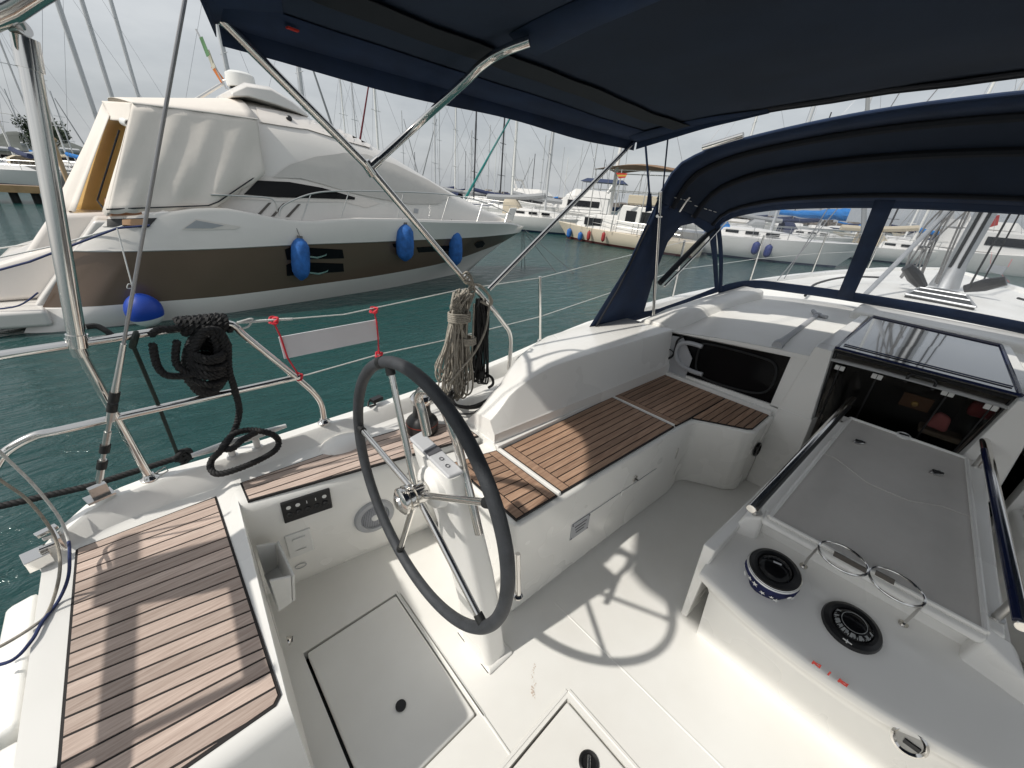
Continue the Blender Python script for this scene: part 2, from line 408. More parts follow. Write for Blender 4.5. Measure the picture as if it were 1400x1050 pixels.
# chrome platform latch on the quarter
p = at(70, 745, Z=.585)
mb = MB()
mb.box((p.x - .03, p.y - .03, .575), (.055, .060, .04), rz=.25); mb.box((p.x + .020, p.y + .0, .60), (.010, .075, .05), rz=.25); mb.box((p.x - .005, p.y + .045, .612), (.05, .024, .012), rz=.4)
mb.tube([(p.x + .025, p.y - .02, .60), (p.x - .02, p.y - .03, .602)], .009, 10); mb.tube([(p.x + .025, p.y + .025, .60), (p.x - .015, p.y + .02, .602)], .007, 10)
mb.build('platform_latch', steel, yacht, bevel=.006)

# ---------------------------------------------------------------- teak
def clip(poly, a, b):
    """keep the part of the polygon left of the line a->b (plan view)"""
    out = []; n = len(poly); s = lambda p: (b[0] - a[0]) * (p[1] - a[1]) - (b[1] - a[1]) * (p[0] - a[0])
    for i in range(n):
        p, q = poly[i], poly[(i + 1) % n]; sp, sq = s(p), s(q)
        if sp >= 0: out.append(p)
        if sp * sq < 0: t = sp / (sp - sq); out.append((p[0] + (q[0] - p[0]) * t, p[1] + (q[1] - p[1]) * t))
    return out
def shrink_band(outline, l0, l1, gap):
    poly = list(outline)
    def off(l, d):
        (x0, y0), (x1, y1) = l; ll = math.hypot(x1 - x0, y1 - y0); nx, ny = -(y1 - y0) / ll, (x1 - x0) / ll
        return (x0 + nx * d, y0 + ny * d), (x1 + nx * d, y1 + ny * d)
    a, b = off(l0, gap / 2); poly = clip(poly, a, b)
    if len(poly) < 3: return []
    a, b = off(l1, -gap / 2); return clip(poly, b, a)
def area(p): return abs(sum(p[i][0] * p[(i + 1) % len(p)][1] - p[(i + 1) % len(p)][0] * p[i][1] for i in range(len(p)))) / 2
def teak_panel(outline, lines, z, parent, gap=.0062, ends=(), margin=.007, th=.010, wood=None):
    """outline counter-clockwise in plan; lines: plank boundaries running fore-aft, from low Y to high Y"""
    mb = MB(); n = len(outline)
    mb.hull8([(x, y, z - th) for x, y in outline], [(x, y, z - .0012) for x, y in outline], 1)
    cx = sum(p[0] for p in outline) / n; cy = sum(p[1] for p in outline) / n
    inner = list(outline)
    for i in range(n):
        a, b = outline[i], outline[(i + 1) % n]; ll = math.hypot(b[0] - a[0], b[1] - a[1]); nx, ny = -(b[1] - a[1]) / ll * margin, (b[0] - a[0]) / ll * margin
        inner = clip(inner, (a[0] + nx, a[1] + ny), (b[0] + nx, b[1] + ny))
    for (a, b) in ends:                      # a plank across the end: the band between the line a-b and the outline
        e = clip(inner, b, a)
        if len(e) > 2: mb.hull8([(x, y, z - .004) for x, y in e], [(x, y, z + .0012) for x, y in e], 0, random.uniform(.86, 1.06))
        ll = math.hypot(b[0] - a[0], b[1] - a[1]); nx, ny = -(b[1] - a[1]) / ll * gap, (b[0] - a[0]) / ll * gap
        inner = clip(inner, (a[0] + nx, a[1] + ny), (b[0] + nx, b[1] + ny))
    for l0, l1 in zip(lines, lines[1:]):
        q = shrink_band(inner, l0, l1, gap)
        if len(q) > 2 and area(q) > 2e-5: mb.hull8([(x, y, z - .004) for x, y in q], [(x, y, z + .0012) for x, y in q], 0, random.uniform(.74, 1.16))
    return mb.build('teak_panel', [wood or teak, caulk], parent, smooth=0)
hs_ = []
for k in range(23):
    y = .66 + k * .0455; sl = -.19 * max(0, min(1, (1.55 - y) / .5)) * (.6 if y < .85 else 1)
    hs_.append(((-.45, y - sl * .22), (.05, y + sl * .28)))
tp = teak_panel([(-.392, .685), (-.025, .685), (-.008, .702), (-.004, 1.578), (-.384, 1.562)], hs_, .5495, yacht, wood=teakw)
ml = lambda P: [(x, 2 * YC - y) for x, y in P][::-1]
teak_panel(ml([(-.392, .685), (-.025, .685), (-.008, .702), (-.004, 1.578), (-.384, 1.562)]), [((-.45, 2 * YC - b[1]), (.05, 2 * YC - a[1])) for a, b in hs_[::-1]], .5495, yacht, wood=teakw)
strip = [(.078, wallY(.078) - .01 + .025), (1.055, 1.262), (1.055, 1.40), (.86, 1.545), (.6, 1.565), (.078, 1.568)]
teak_panel(strip, [((0, 1.18 + k * .0455 + .02), (1.1, 1.18 + k * .0455 - .075)) for k in range(12)], .5785, yacht, wood=teakw)

# ---------------------------------------------------------------- cockpit sole and its hatches
mb = MB()
def hatch_hole(x0, x1, y0, y1): pass
H1 = (.092, .492, .520, 1.132); H2 = (-.25, .782, -.69, .338)
# the sole is laid round the two hatch openings
def sole_rect(x0, x1, y0, y1): mb.bb(x0, x1, y0, y1, -.05, 0)
sole_rect(-.46, 3.0, 1.132, 1.62); sole_rect(.492, 3.0, .338, 1.132); sole_rect(-.46, .092, .338, 1.132); sole_rect(.092, .492, .338, .520)
sole_rect(.782, 3.0, -.69, .338); sole_rect(-.46, -.25, -.69, .338); sole_rect(-.46, 3.0, -2.0, -.69)
mb.build('cockpit_sole', deckw, yacht, smooth=0)
MB().bb(-.4, 2.9, -1.9, 1.5, -.12, -.09).build('bilge_liner', black, yacht, smooth=0)
def sole_hatch(h, g):
    m_ = MB(); m_.bb(h[0] + g[0], h[1] - g[1], h[2] + g[2], h[3] - g[3], -.03, .003); return m_.build('sole_hatch', deckw, yacht, bevel=.008, seg=3)
ha = sole_hatch(H1, (.011, .005, .006, .010)); hb = sole_hatch(H2, (.006, .008, .006, .008))
p = at(548, 965, Z=.004)
MB().lathe([(.019, -.02), (.019, .0042), (.0, .0043)], p, n=20).build('finger_hole', black, ha, smooth=0)
mb = MB(); mb.lathe([(.0195, -.01), (.0195, .0040)], p, n=28, caps=False)
p = at(805, 1043, Z=.004)
mb = MB(); mb.lathe([(.034, -.01), (.034, .004), (.030, .007), (.024, .005), (.022, .001), (0, .001)], p, n=28); mb.build('hatch_latch', black, hb)
mb = MB(); mb.box((p.x, p.y, .008), (.040, .012, .008), rz=.6); mb.build('latch_bar', dsteel, hb, bevel=.003)
mb = MB()                                             # moulded seams in the sole
mb.bb(1.03, 1.038, -.9, .62, -.002, .0022); mb.bb(.50, .512, .50, 1.14, 0, .004); mb.bb(.502, .51, .36, 1.12, 0, .004)
mb.bb(.80, .812, -.72, .35, 0, .004); mb.bb(-.2, .80, .35, .362, 0, .004)
mb.build('sole_moulding', deckw, yacht, bevel=.003)
mb = MB(); rn = random.Random(2)
for k in range(30):
    q = at(729 + rn.uniform(-2, 2) + 1.5 * math.sin(k * .5), 908 + k * 1.65, Z=.0012); r_ = rn.uniform(.0008, .0026) * (1.7 if 18 < k < 27 else 1)
    mb.face([mb.vert(q + Vector((math.cos(a) * r_ * rn.uniform(.5, 1.2), math.sin(a) * r_ * rn.uniform(.6, 1.6), .00002 * k))) for a in [j * math.pi / 4 for j in range(8)]])
mb.build('rust_stain', mat('rust_stain', (.62, .52, .45), .5), yacht, smooth=0)
# ---------------------------------------------------------------- helm well: switch panel, speaker, shower box, pocket
def wall_pt(x, y): 
    r = ray(x, y)                                      # wall plane Y = 1.44 - .15 X + .07 * (1 - z / .53)
    # solve t: Y(t) - wall(t) = 0
    t = (1.435 + .05 - EYE * .07 / .53 * 0 ) ; lo, hi = .0001, .02
    f = lambda t: (CAM + r * t).y - (wallY((CAM + r * t).x) + .012 * (1 - (CAM + r * t).z / .53))
    for _ in range(60):
        mid = (lo + hi) / 2
        if f(lo) * f(mid) <= 0: hi = mid
        else: lo = mid
    return CAM + r * lo
def wall_frame(x, y): 
    c = wall_pt(x, y); u = Vector((1, -.15, 0)).normalized(); nrm = Vector((-.15, -1, 0)).normalized()
    return c, u, Vector((0, 0, 1)), nrm
MW = lambda c, u, v, nrm: Matrix((u, nrm, v)).transposed()
c, u, v, nr = wall_frame(420, 690)
mb = MB(); Mx = MW(c, u, v, nr)
mb.box(c + nr * .003, (.182, .016, .105), mtx=Mx); sp = mb.build('switch_panel', black, yacht, bevel=.004)
mb = MB(); mb2 = MB()
for k in range(5):
    q = c + u * (-.066 + k * .033) + nr * .011
    mb.lathe([(.012, 0), (.012, .004), (.009, .007), (0, .008)], q - v * .012, nr, 16)
    if k in (0, 1, 4): mb2.lathe([(.0085, 0), (.0085, .0015), (0, .0016)], q + v * .024, nr, 16)
    else: mb2.box(q + v * .024, (.003, .002, .014), mtx=Mx)
mb.build('rocker_switch', rubber, sp); mb2.build('switch_symbol', white, sp)
c, u, v, nr = wall_frame(512, 705)
mb = MB(); mb.lathe([(.093, -.01), (.093, .006), (.086, .013), (.068, .014), (.064, .008)], c, nr, 40, caps=False); ls = mb.build('loudspeaker', greyp, yacht)
mb = MB(); mb.lathe([(.0655, .006), (.05, .012), (.02, .016), (0, .0165)], c, nr, 36, caps=False)
grl = mb.build('speaker_grille', greyweb, ls)
mb = MB(); mb.lathe([(.018, .016), (.013, .0195), (0, .020)], c, nr, 24, caps=False); mb.build('speaker_badge', white, ls)
mb = MB()
for i in range(-7, 8):
    for j in range(-7, 8):
        rr_ = math.hypot(i, j) * .0078
        if .02 < rr_ < .06: mb.lathe([(.0016, .0), (.0016, .001)], c + u * i * .0078 + v * j * .0078 + nr * (.0162 - .006 * (rr_ / .062) ** 1.5), nr, 5)
mb.build('grille_holes', rubber, ls, smooth=0)
c, u, v, nr = wall_frame(410, 742); Mx = MW(c, u, v, nr)
mb = MB(); mb.box(c + nr * .002, (.098, .012, .135), mtx=Mx); sb = mb.build('shower_box', white, yacht, bevel=.02, seg=4)
mb = MB(); mb.box(c + nr * .0105 + v * .035, (.05, .008, .012), mtx=Mx); mb.box(c + nr * .0105 - v * .03, (.04, .004, .006), mtx=Mx)
mb.build('box_lid', white, sb, bevel=.002)
c, u, v, nr = wall_frame(411, 773)
mb = MB(); mb.tube([c + (u * math.cos(a) * .022 + v * math.sin(a) * .013) + nr * .003 for a in [k * math.pi / 8 for k in range(16)]], .0018, 6, closed=True); mb.build('wall_plug', greyp, yacht)
c, u, v, nr = wall_frame(447, 700)
# open storage pocket on the front of the helm seat
P0 = [at(345, 742, X=.062), at(372, 742, X=.062), at(395, 795, X=.062), at(378, 818, X=.062)]
mb = MB()
yA, yB = 1.36, 1.16
mb.ext([(.058, yA, .43), (.058, yA, .26), (.105, yA, .27), (.122, yA, .40)], (0, -.012, 0)); mb.ext([(.058, yB, .43), (.058, yB, .26), (.105, yB, .27), (.122, yB, .40)], (0, .012, 0))
mb.ext([(.106, yA, .27), (.124, yA, .40), (.124, yB, .40), (.106, yB, .27)], (.010, 0, 0)); mb.ext([(.056, yA, .26), (.112, yA, .272), (.112, yB, .272), (.056, yB, .26)], (0, 0, .01))
mb.build('storage_pocket', white, yacht, bevel=.006)
p = at(393, 877, X=.058)
mb = MB(); mb.lathe([(.018, 0), (.018, .006), (.012, .012), (0, .013)], p, (1, 0, 0), 20); mb.tube([p + Vector((.012, -.012, .0)), p + Vector((.02, 0, .01)), p + Vector((.012, .014, .0))], .004, 8); mb.build('locker_latch', steel, yacht)

# ---------------------------------------------------------------- benches, coamings, bulkhead
def bench(m_):
    front = [(.830, .735), (1.5, .705), (2.16, .668)] + [tuple(q)[:2] for q in spline([(2.16, .668, 0), (2.27, .645, 0), (2.345, .54, 0), (2.40, .44, 0), (2.435, .385, 0), (2.47, .362, 0)], 4)[1:]] + [(2.86, .345)]
    plan = front + [(2.86, 1.22), (1.05, 1.26), (.86, 1.30), (.815, 1.29)]
    foot = [(x + (.0 if y > .5 and x < 2.2 else .12 if y > .40 else .14), y - (.02 if x < 2.2 else .0)) for x, y in front] + plan[len(front):]
    lo = [m_((x, y, 0)) for x, y in foot]; hi = [m_((x, y, .535)) for x, y in plan]
    mb = MB(); mb.hull8(lo, hi)
    return mb.build('cockpit_bench', gel, yacht, smooth=38, bevel=.022, seg=3)
I = lambda p: Vector(p)
bench(I); bench(mir)
def bench_rim(m_):                                    # raised white rims between the teak lids and behind them
    mb = MB()
    for x0, x1, y0, y1 in ((1.084, 1.108, .742, 1.155), (2.082, 2.098, .70, 1.150)):
        mb.hull8([m_(q) for q in ((x0, y0, .53), (x1, y0, .53), (x1, y1, .53), (x0, y1, .53))], [m_(q) for q in ((x0 + .004, y0, .5535), (x1 - .004, y0, .5535), (x1 - .004, y1, .5535), (x0 + .004, y1, .5535))])
    mb.hull8([m_(q) for q in ((1.084, 1.143, .53), (2.80, 1.128, .53), (2.80, 1.20, .53), (1.084, 1.22, .53))], [m_(q) for q in ((1.088, 1.146, .566), (2.80, 1.132, .566), (2.80, 1.20, .566), (1.088, 1.22, .566))])
    mb.hull8([m_(q) for q in ((2.755, .37, .53), (2.80, .37, .53), (2.80, 1.13, .53), (2.755, 1.13, .53))], [m_(q) for q in ((2.760, .372, .566), (2.80, .372, .566), (2.80, 1.13, .566), (2.760, 1.13, .566))])
    mb.build('bench_rim', gel, yacht, bevel=.006)
bench_rim(I); bench_rim(mir)
ZT = .5455
def bl(k, n, x0, x1, y0a, y0b, y1a, y1b): return ((x0, lerp(y0a, y1a, k / n)), (x1, lerp(y0b, y1b, k / n)))
def bench_teak(m_, flip):
    def fix(pl): 
        q = [tuple(m_((x, y, 0)))[:2] for x, y in pl]; return q[::-1] if flip else q
    def fl(ls): 
        q = [tuple(tuple(m_((x, y, 0)))[:2] for x, y in l) for l in ls]; return q[::-1] if flip else q
    def fe(es): return [((lambda A, B: (B, A) if flip else (A, B))(tuple(m_((*a, 0)))[:2], tuple(m_((*b, 0)))[:2])) for a, b in es]
    teak_panel(fix([(.842, .752), (1.080, .742), (1.080, 1.150), (.845, 1.200)]), fl([bl(k, 10, .8, 1.1, .752, .742, 1.21, 1.15) for k in range(11)]), ZT, yacht,
               ends=fe([((.888, 1.3), (.888, .6)), ((1.036, .6), (1.036, 1.3))]))
    teak_panel(fix([(1.110, .742), (2.078, .695), (2.078, 1.137), (1.110, 1.140)]), fl([bl(k, 10, 1.1, 2.1, .742, .694, 1.142, 1.138) for k in range(11)]), ZT, yacht,
               ends=fe([((1.160, 1.3), (1.160, .6)),]))
    teak_panel(fix([(2.100, .694), (2.260, .678), (2.752, .652), (2.752, 1.124), (2.100, 1.137)]),
               fl([bl(k, 11, 2.1, 2.8, .692, .650, 1.14, 1.126) for k in range(12)]), ZT, yacht, ends=fe([((2.150, 1.3), (2.150, .6))]), margin=.0035)
    teak_panel(fix([(2.276, .6745), (2.440, .408), (2.470, .385), (2.752, .376), (2.752, .649)]),
               fl([bl(k, 7, 2.1, 2.8, .40, .366, .685, .650) for k in range(8)]), ZT, yacht, margin=.0035)
bench_teak(I, False); bench_teak(mir, True)
# fittings on the bench front
def bench_front(x, y):
    r = ray(x, y); lo, hi = .0005, .02
    f = lambda t: (CAM + r * t).y - (.735 - .05 * ((CAM + r * t).x - .83) - .02 * (1 - (CAM + r * t).z / .535))
    for _ in range(60):
        mid = (lo + hi) / 2
        if f(lo) * f(mid) <= 0: hi = mid
        else: lo = mid
    return CAM + r * lo
uF = Vector((1, -.05, 0)).normalized(); nF = Vector((-.05, -1, .03)).normalized(); vF = nF.cross(uF); vF = vF if vF.z > 0 else -vF
MF = Matrix((uF, nF, vF)).transposed()
c = bench_front(793, 720)
mb = MB(); mb.box(c, (.135, .004, .10), mtx=MF); pl = mb.build('maker_plate', greyp, yacht, bevel=.0015)
mb = MB()
for i in range(3): mb.box(c + vF * (.022 - .02 * i) + nF * .0025, (.09 - .015 * i, .001, .006), mtx=MF)
for sx, sy in ((-1, -1), (1, -1), (1, 1), (-1, 1)): mb.lathe([(.005, 0), (.004, .003), (0, .0035)], c + uF * sx * .06 + vF * sy * .042 + nF * .001, nF, 10)
mb.build('plate_mark', label, pl, smooth=0)
c = bench_front(868, 654)
mb = MB(); mb.lathe([(.020, 0), (.020, .004), (.014, .008), (0, .009)], c, nF, 20); lk = mb.build('locker_lock', steel, yacht)
mb = MB(); mb.tube([c + nF * .010 - uF * .010 + vF * .006, c + nF * .018, c + nF * .012 + uF * .012 - vF * .008], .0045, 8); mb.build('lock_lever', black, lk)
c = bench_front(858, 668)
mb = MB(); mb.box(c - vF * .006, (.12, .008, .03), mtx=MF); mb.build('locker_grip', gel, yacht, bevel=.004)
c = bench_front(925, 620)
mb = MB(); mb.box(c, (.018, .010, .075), mtx=MF); mb.build('bench_hinge', dsteel, yacht, bevel=.004)
mb = MB()
for (x0, x1) in ((1.15, 2.02),): mb.box(bench_front(858, 672) + vF * .03 - uF * .02, (.60, .003, .002), mtx=MF)
mb.build('locker_seam', greyp, yacht, smooth=0)
# courtesy light in the end of the bench's inboard leg
q = [at(*p_, X=2.60) for p_ in ((1050, 597), (1030, 648), (1040, 625))]
mb = MB(); c = Vector((2.66, .345, .33)); mb.lathe([(.075, -.004), (.075, .006), (.06, .010), (.055, .004), (0, .004)], c, (0, -1, 0), 28, sx=.62); mb.build('courtesy_light', glassd, yacht)

# coaming (backrest)
ZC = [(1.08, .682), (1.10, .692), (1.14, .722), (1.21, .785), (1.28, .820), (1.37, .848), (1.52, .875), (1.7, .883), (2.9, .886)]
def coaming(m_):
    xs_ = [1.085, 1.10, 1.13, 1.17, 1.21, 1.26, 1.32, 1.4, 1.52, 1.7, 1.9, 2.2, 2.5, 2.80]
    rings = []
    for x in xs_:
        zt = interp(ZC, x); yb = 1.172 - .042 * (x - 1.08); w_ = interp([(1.08, .09), (1.25, .10), (1.5, .24), (1.9, .40), (2.8, .50)], x)
        f_ = (zt - .565) / .32
        rings.append([m_(q) for q in [(x, yb, .545), (x, yb + .004, .62 if zt > .68 else .575), (x, yb + .012, .628 if zt > .68 else .58), (x, yb + .028 + .03 * f_, zt - .012), (x, yb + .033 + .03 * f_, zt - .003), (x, yb + .043 + .03 * f_, zt),
                      (x, yb + .06 + w_, zt - .004 - .02 * f_), (x, yb + .085 + w_, zt - .02 - .02 * f_), (x, min(yb + .15 + w_, gy(x) - .11), .58 if x < 1.75 else .64), (x, min(yb + .15 + w_, gy(x) - .11), .55)]])
    mb = MB(); mb.loft(rings); return mb.build('coaming', gel, yacht, smooth=40)
coaming(I); coaming(mir)
# line pocket between coaming and bulwark, and the white cover dome beside the helm
mb = MB(); c = at(466, 606, Z=.575)
dome = []
for k in range(9):
    a = math.pi / 2 * k / 8; dome.append((math.cos(a), math.sin(a)))
rg = []
for ca, sa in dome: rg.append([Vector((.495 + .115 * ca * math.cos(t) * (1 if math.cos(t) > 0 else .9), 1.585 + .075 * ca * math.sin(t), .572 + .045 * sa)) for t in [2 * math.pi * j / 24 for j in range(24)]])
mb.loft(rg, closed=True, caps=True); mb.build('line_cover', gel, yacht, smooth=60)

# cabin top: from the bulkhead forward under the sprayhood to the foredeck
CT = []
def cabin_half(x): return interp([(2.8, 1.36), (3.3, 1.36), (3.9, 1.33), (4.6, 1.28), (5.5, 1.17), (6.5, 1.02), (7.6, .80), (8.4, .55)], x)
def cabin_z(x, t):
    zc = interp([(2.8, .985), (3.2, 1.02), (4.2, 1.06), (5.5, 1.06), (7, 1.03), (8.4, .99)], x); ze = interp([(2.8, .862), (3.2, .88), (4.2, .99), (5.5, .985), (7, .98), (8.4, .96)], x)
    return ze + (zc - ze) * (1 - abs(t) ** 2.2)
rows = []
for x in [2.8, 2.9, 3.1, 3.4, 3.8, 4.2, 4.7, 5.3, 6, 6.8, 7.6, 8.2, 8.4]:
    h = cabin_half(x); r_ = [(x, YC + h + .10, gz(x) - .06), (x, YC + h + .03, cabin_z(x, 1) - .035)]
    for k in range(8, -9, -1): r_.append((x, YC + h * k / 8, cabin_z(x, k / 8)))
    r_ += [(x, YC - h - .03, cabin_z(x, 1) - .035), (x, YC - h - .10, gz(x) - .06)]; rows.append(r_)
mb = MB(); mb.grid(rows)
mb.poly(rows[-1])
ct = mb.build('cabin_top', deckw, yacht, smooth=40)
# ---------------------------------------------------------------- bulkhead and companionway
mb = MB()
XB = 2.80
mb.ext([(XB, 1.19, 0), (XB, .335, 0), (XB, .335, .60), (XB, 1.19, .575)], (.10, 0, 0))
mb.ext([(XB, .40, .585), (XB, .29, .585), (XB, .29, .975), (XB, .40, .965)], (.06, 0, 0))
mb.ext([(XB, 1.30, .56), (XB, 1.185, .56), (XB, 1.25, .862), (XB, 1.36, .862)], (.06, 0, 0))
top_ = [(XB - .003, y, cabin_z(2.8, (y - YC) / 1.36) - .0015) for y in (1.18, 1.0, .8, .6, .45, .295)]
mb.ext([(XB - .003, 1.34, .845), (XB - .003, 1.26, .848), (XB - .003, .40, .933), (XB - .003, .29, .94)] + top_[::-1] + [(XB - .003, 1.34, .860)], (.012, 0, 0))
o = mb.build('bulkhead', gel, yacht, bevel=.004)
mb = MB(); mb.ext([tuple(mir(p)) for p in [(XB, 1.19, 0), (XB, .335, 0), (XB, .335, .95), (XB, 1.30, .86), (XB, 1.30, .5)]], (.10, 0, 0)); mb.build('bulkhead', gel, yacht, bevel=.004)
# smoked bulkhead window, its frame line and the hose loop behind it
mb = MB(); mb.poly([(XB + .16, 1.30, .52), (XB + .16, .33, .52), (XB + .16, .33, .93), (XB + .16, 1.24, .845), (XB + .16, 1.30, .82)]); mb.build('window_recess', black, yacht, smooth=0)
mb = MB(); mb.slab([aty(p, X=XB + .018) for p in [(905, 454), (904, 507), (1064, 555), (1094, 491)]], .006); bw_ = mb.build('bulkhead_window', glassd, yacht, smooth=0)
fr = [(965, 470), (1035, 487), (1060, 500), (1056, 525), (1042, 537), (1010, 533), (965, 518), (952, 505), (955, 480)]
mb = MB(); mb.tube(spline([aty(p, X=XB + .010) for p in fr], 6, True), .008, 8, closed=True); mb.build('opening_frame', rubber, bw_)
mb = MB(); mb.tube(spline([aty(p, X=XB - .012) for p in [(960, 512), (945, 507), (929, 497), (924, 483), (929, 471), (942, 469), (960, 474)]], 6), .016, 10); mb.build('hose_loop', greyp, yacht)
mb = MB(); mb.slab([aty(p, X=XB - .004) for p in [(904, 456), (904, 507), (937, 516), (946, 490), (934, 462)]], .006); mb.build('bulkhead_panel', greyp, yacht, smooth=0)
mb = MB(); mb.tube(spline([aty(p, X=XB - .02) for p in [(906, 492), (914, 490), (921, 484), (926, 466), (934, 460)]], 5), .008, 8); mb.tube(spline([aty(p, X=XB - .02) for p in [(908, 476), (918, 479), (924, 487)]], 5), .004, 8); mb.build('loose_cable', rubber, yacht)
# companionway surround
def surround(m_):
    mb = MB(); lo = [(2.80, .352, .545), (2.80, .190, .53), (2.97, .150, .53), (4.02, .165, .96), (4.02, .27, .96)]
    mb.hull8([m_(p) for p in [(2.795, .352, .60), (2.795, .165, .56), (2.90, .150, .56), (2.90, .352, .60)]], [m_(p) for p in [(2.795, .308, 1.035), (2.795, .222, 1.035), (2.90, .222, 1.04), (2.90, .308, 1.04)]])
    mb.hull8([m_(p) for p in [(2.90, .31, .90), (2.90, .218, .90), (4.05, .20, .98), (4.05, .26, .98)]], [m_(p) for p in [(2.90, .306, 1.040), (2.90, .222, 1.040), (4.05, .205, 1.078), (4.05, .25, 1.078)]])
    mb.hull8([m_(p) for p in [(2.79, .352, .0), (2.79, .13, .0), (2.95, .10, .0), (2.95, .352, .0)]], [m_(p) for p in [(2.79, .352, .60), (2.79, .165, .60), (2.95, .13, .60), (2.95, .352, .60)]])
    mb.build('companionway_side', gel, yacht, bevel=.006)
surround(I)
surround(lambda p: Vector((p[0], -.262 - p[1], p[2])))
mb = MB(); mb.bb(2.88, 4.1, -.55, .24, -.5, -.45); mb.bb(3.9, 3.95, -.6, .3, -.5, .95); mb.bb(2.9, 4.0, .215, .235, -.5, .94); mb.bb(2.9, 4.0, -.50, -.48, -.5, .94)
mb.build('cabin_interior', black, yacht, smooth=0)  # box coloured black to stand for the darkness inside the cabin
woodm = mat('cabin_wood', (.16, .075, .030), .4, var=.35, vscale=6)
pinkm = mat('pink_cloth', (.75, .26, .28), .9, var=.2, vscale=8)
redc = mat('dark_red_cloth', (.25, .02, .03), .9)
mb = MB(); mb.box((2.90, -.20, .86), (.008, .12, .075)); iw = mb.build('interior_panel', woodm, yacht, smooth=0)
mb = MB(); mb.lathe([(.016, 0), (.012, .004), (0, .005)], (2.894, -.20, .85), (-1, 0, 0), 16); mb.build('panel_knob', mat('brass', (.6, .42, .15), .3, 1.0), iw)
mb = MB(); mb.hull8([(2.90, -.365, .74), (2.90, -.275, .75), (2.96, -.275, .75), (2.96, -.365, .74)], [(2.90, -.355, .825), (2.905, -.30, .845), (2.95, -.30, .845), (2.95, -.355, .825)]); mb.build('interior_cushion', pinkm, yacht, bevel=.02, seg=3)
mb = MB(); mb.box((2.96, -.43, .90), (.06, .09, .08)); mb.build('interior_cloth', redc, yacht, bevel=.02)
mb = MB(); mb.box((2.97, -.35, .715), (.12, .17, .03)); mb.build('interior_seat', mat('cream_leather', (.34, .30, .24), .6), yacht, bevel=.01)
# washboards
XW = 2.86
mb = MB(); mb.slab([(XW, .160, .40), (XW, -.422, .40), (XW, -.480, 1.022), (XW, .212, 1.022)], .010); wb = mb.build('companionway_door', smoke, yacht, smooth=0)
mb = MB()
for (a, b, z0, z1) in ((.185, .150, 1.026, .40), (-.455, -.415, 1.026, .40)):
    mb.tube([(XW - .004, .214 if a > 0 else -.482, z0), (XW - .004, b, z1)], .010, 8)
mb.tube([(XW - .006, .216, 1.024), (XW - .006, -.486, 1.024)], .010, 8)
mb.build('door_frame', black, wb)
for px in (1148, 1199, 1296, 1355):
    py = {1148: 503, 1199: 515, 1296: 538, 1355: 557}[px]
    p = at(px, py, X=XW - .016)
    mb = MB(); mb.box(p, (.010, .046, .028)); h_ = mb.build('door_hinge', white, wb, bevel=.003)
    mb = MB(); mb.box(p - Vector((.006, 0, 0)), (.002, .003, .028)); mb.tube([p - Vector((-.004, 0, .014)), Vector((XW - .012, YC + .03 + (p.y - YC - .03) * .93, .60))], .004, 6); mb.build('hinge_pin', black, h_)
# sliding hatch of smoked acrylic
hp = [(2.835, .216, 1.050), (2.835, -.487, 1.050), (3.86, -.462, 1.082), (3.96, .182, 1.082)]
mb = MB(); mb.slab([hp[0], hp[1], hp[2], hp[3]], .012); sh = mb.build('sliding_hatch', hatchg, yacht, smooth=0)
mb = MB()
mb.tube([hp[0], hp[1]], .007, 8); mb.tube([hp[1], hp[2]], .011, 8); mb.tube([hp[3], hp[0]], .008, 8); mb.tube([hp[2], hp[3]], .012, 8)
mb.tube([Vector(hp[0]) + Vector((.10, -.02, .008)), Vector(hp[1]) + Vector((.10, .02, .008))], .004, 6)
mb.build('hatch_rim', navyp, sh)
a = at(1238, 521, X=2.825); b = at(1275, 532, X=2.825)
mb = MB(); mb.tube([a + Vector((0, 0, -.005)), a + Vector((0, 0, .035)), a + Vector((0, -.012, .046)), b + Vector((0, .012, .046)), b + Vector((0, 0, .035)), b + Vector((0, 0, -.005))], .007, 10); mb.build('hatch_handle', black, sh)
mb = MB(); mb.bb(3.97, 4.45, -.62, .32, 1.02, 1.10); mb.build('hatch_garage', deckw, yacht, bevel=.03, seg=3)
# grey telescopic handle lying on the cabin top
hd = thing('winch_handle', 'pale grey handle with a swivel end lying on the cabin top under the sprayhood', 'handle', at(1065, 470, Z=.95))
a = at(1064, 471, Z=.975); b = at(1117, 431, Z=1.03)
MB().tube([a, a.lerp(b, .25), b], .019, 12, rr=[.026, .019, .017]).build('bar', greyp, hd)
mb = MB(); mb.lathe([(.028, -.03), (.032, 0), (.03, .03)], a, (b - a).normalized(), 16); mb.build('grip', greyp, hd)
mb = MB(); mb.tube([b + Vector((-.05, -.07, .01)), b, b + Vector((.09, .05, .012))], .014, 8); mb.lathe([(.024, -.015), (.024, .02)], b, (0, 0, 1), 14); mb.build('swivel_head', greyp, hd)

# ---------------------------------------------------------------- the central table with compasses
mb = MB()
def PZ(x): return .558 + (x - 1.68) * .143
body_lo = [(1.72, .12, 0), (1.72, -.58, 0), (2.74, -.50, 0), (2.74, .05, 0)]
mb.hull8(body_lo, [(1.72, .125, PZ(1.72)), (1.72, -.595, PZ(1.72)), (2.75, -.515, PZ(2.75)), (2.75, .055, PZ(2.75))])
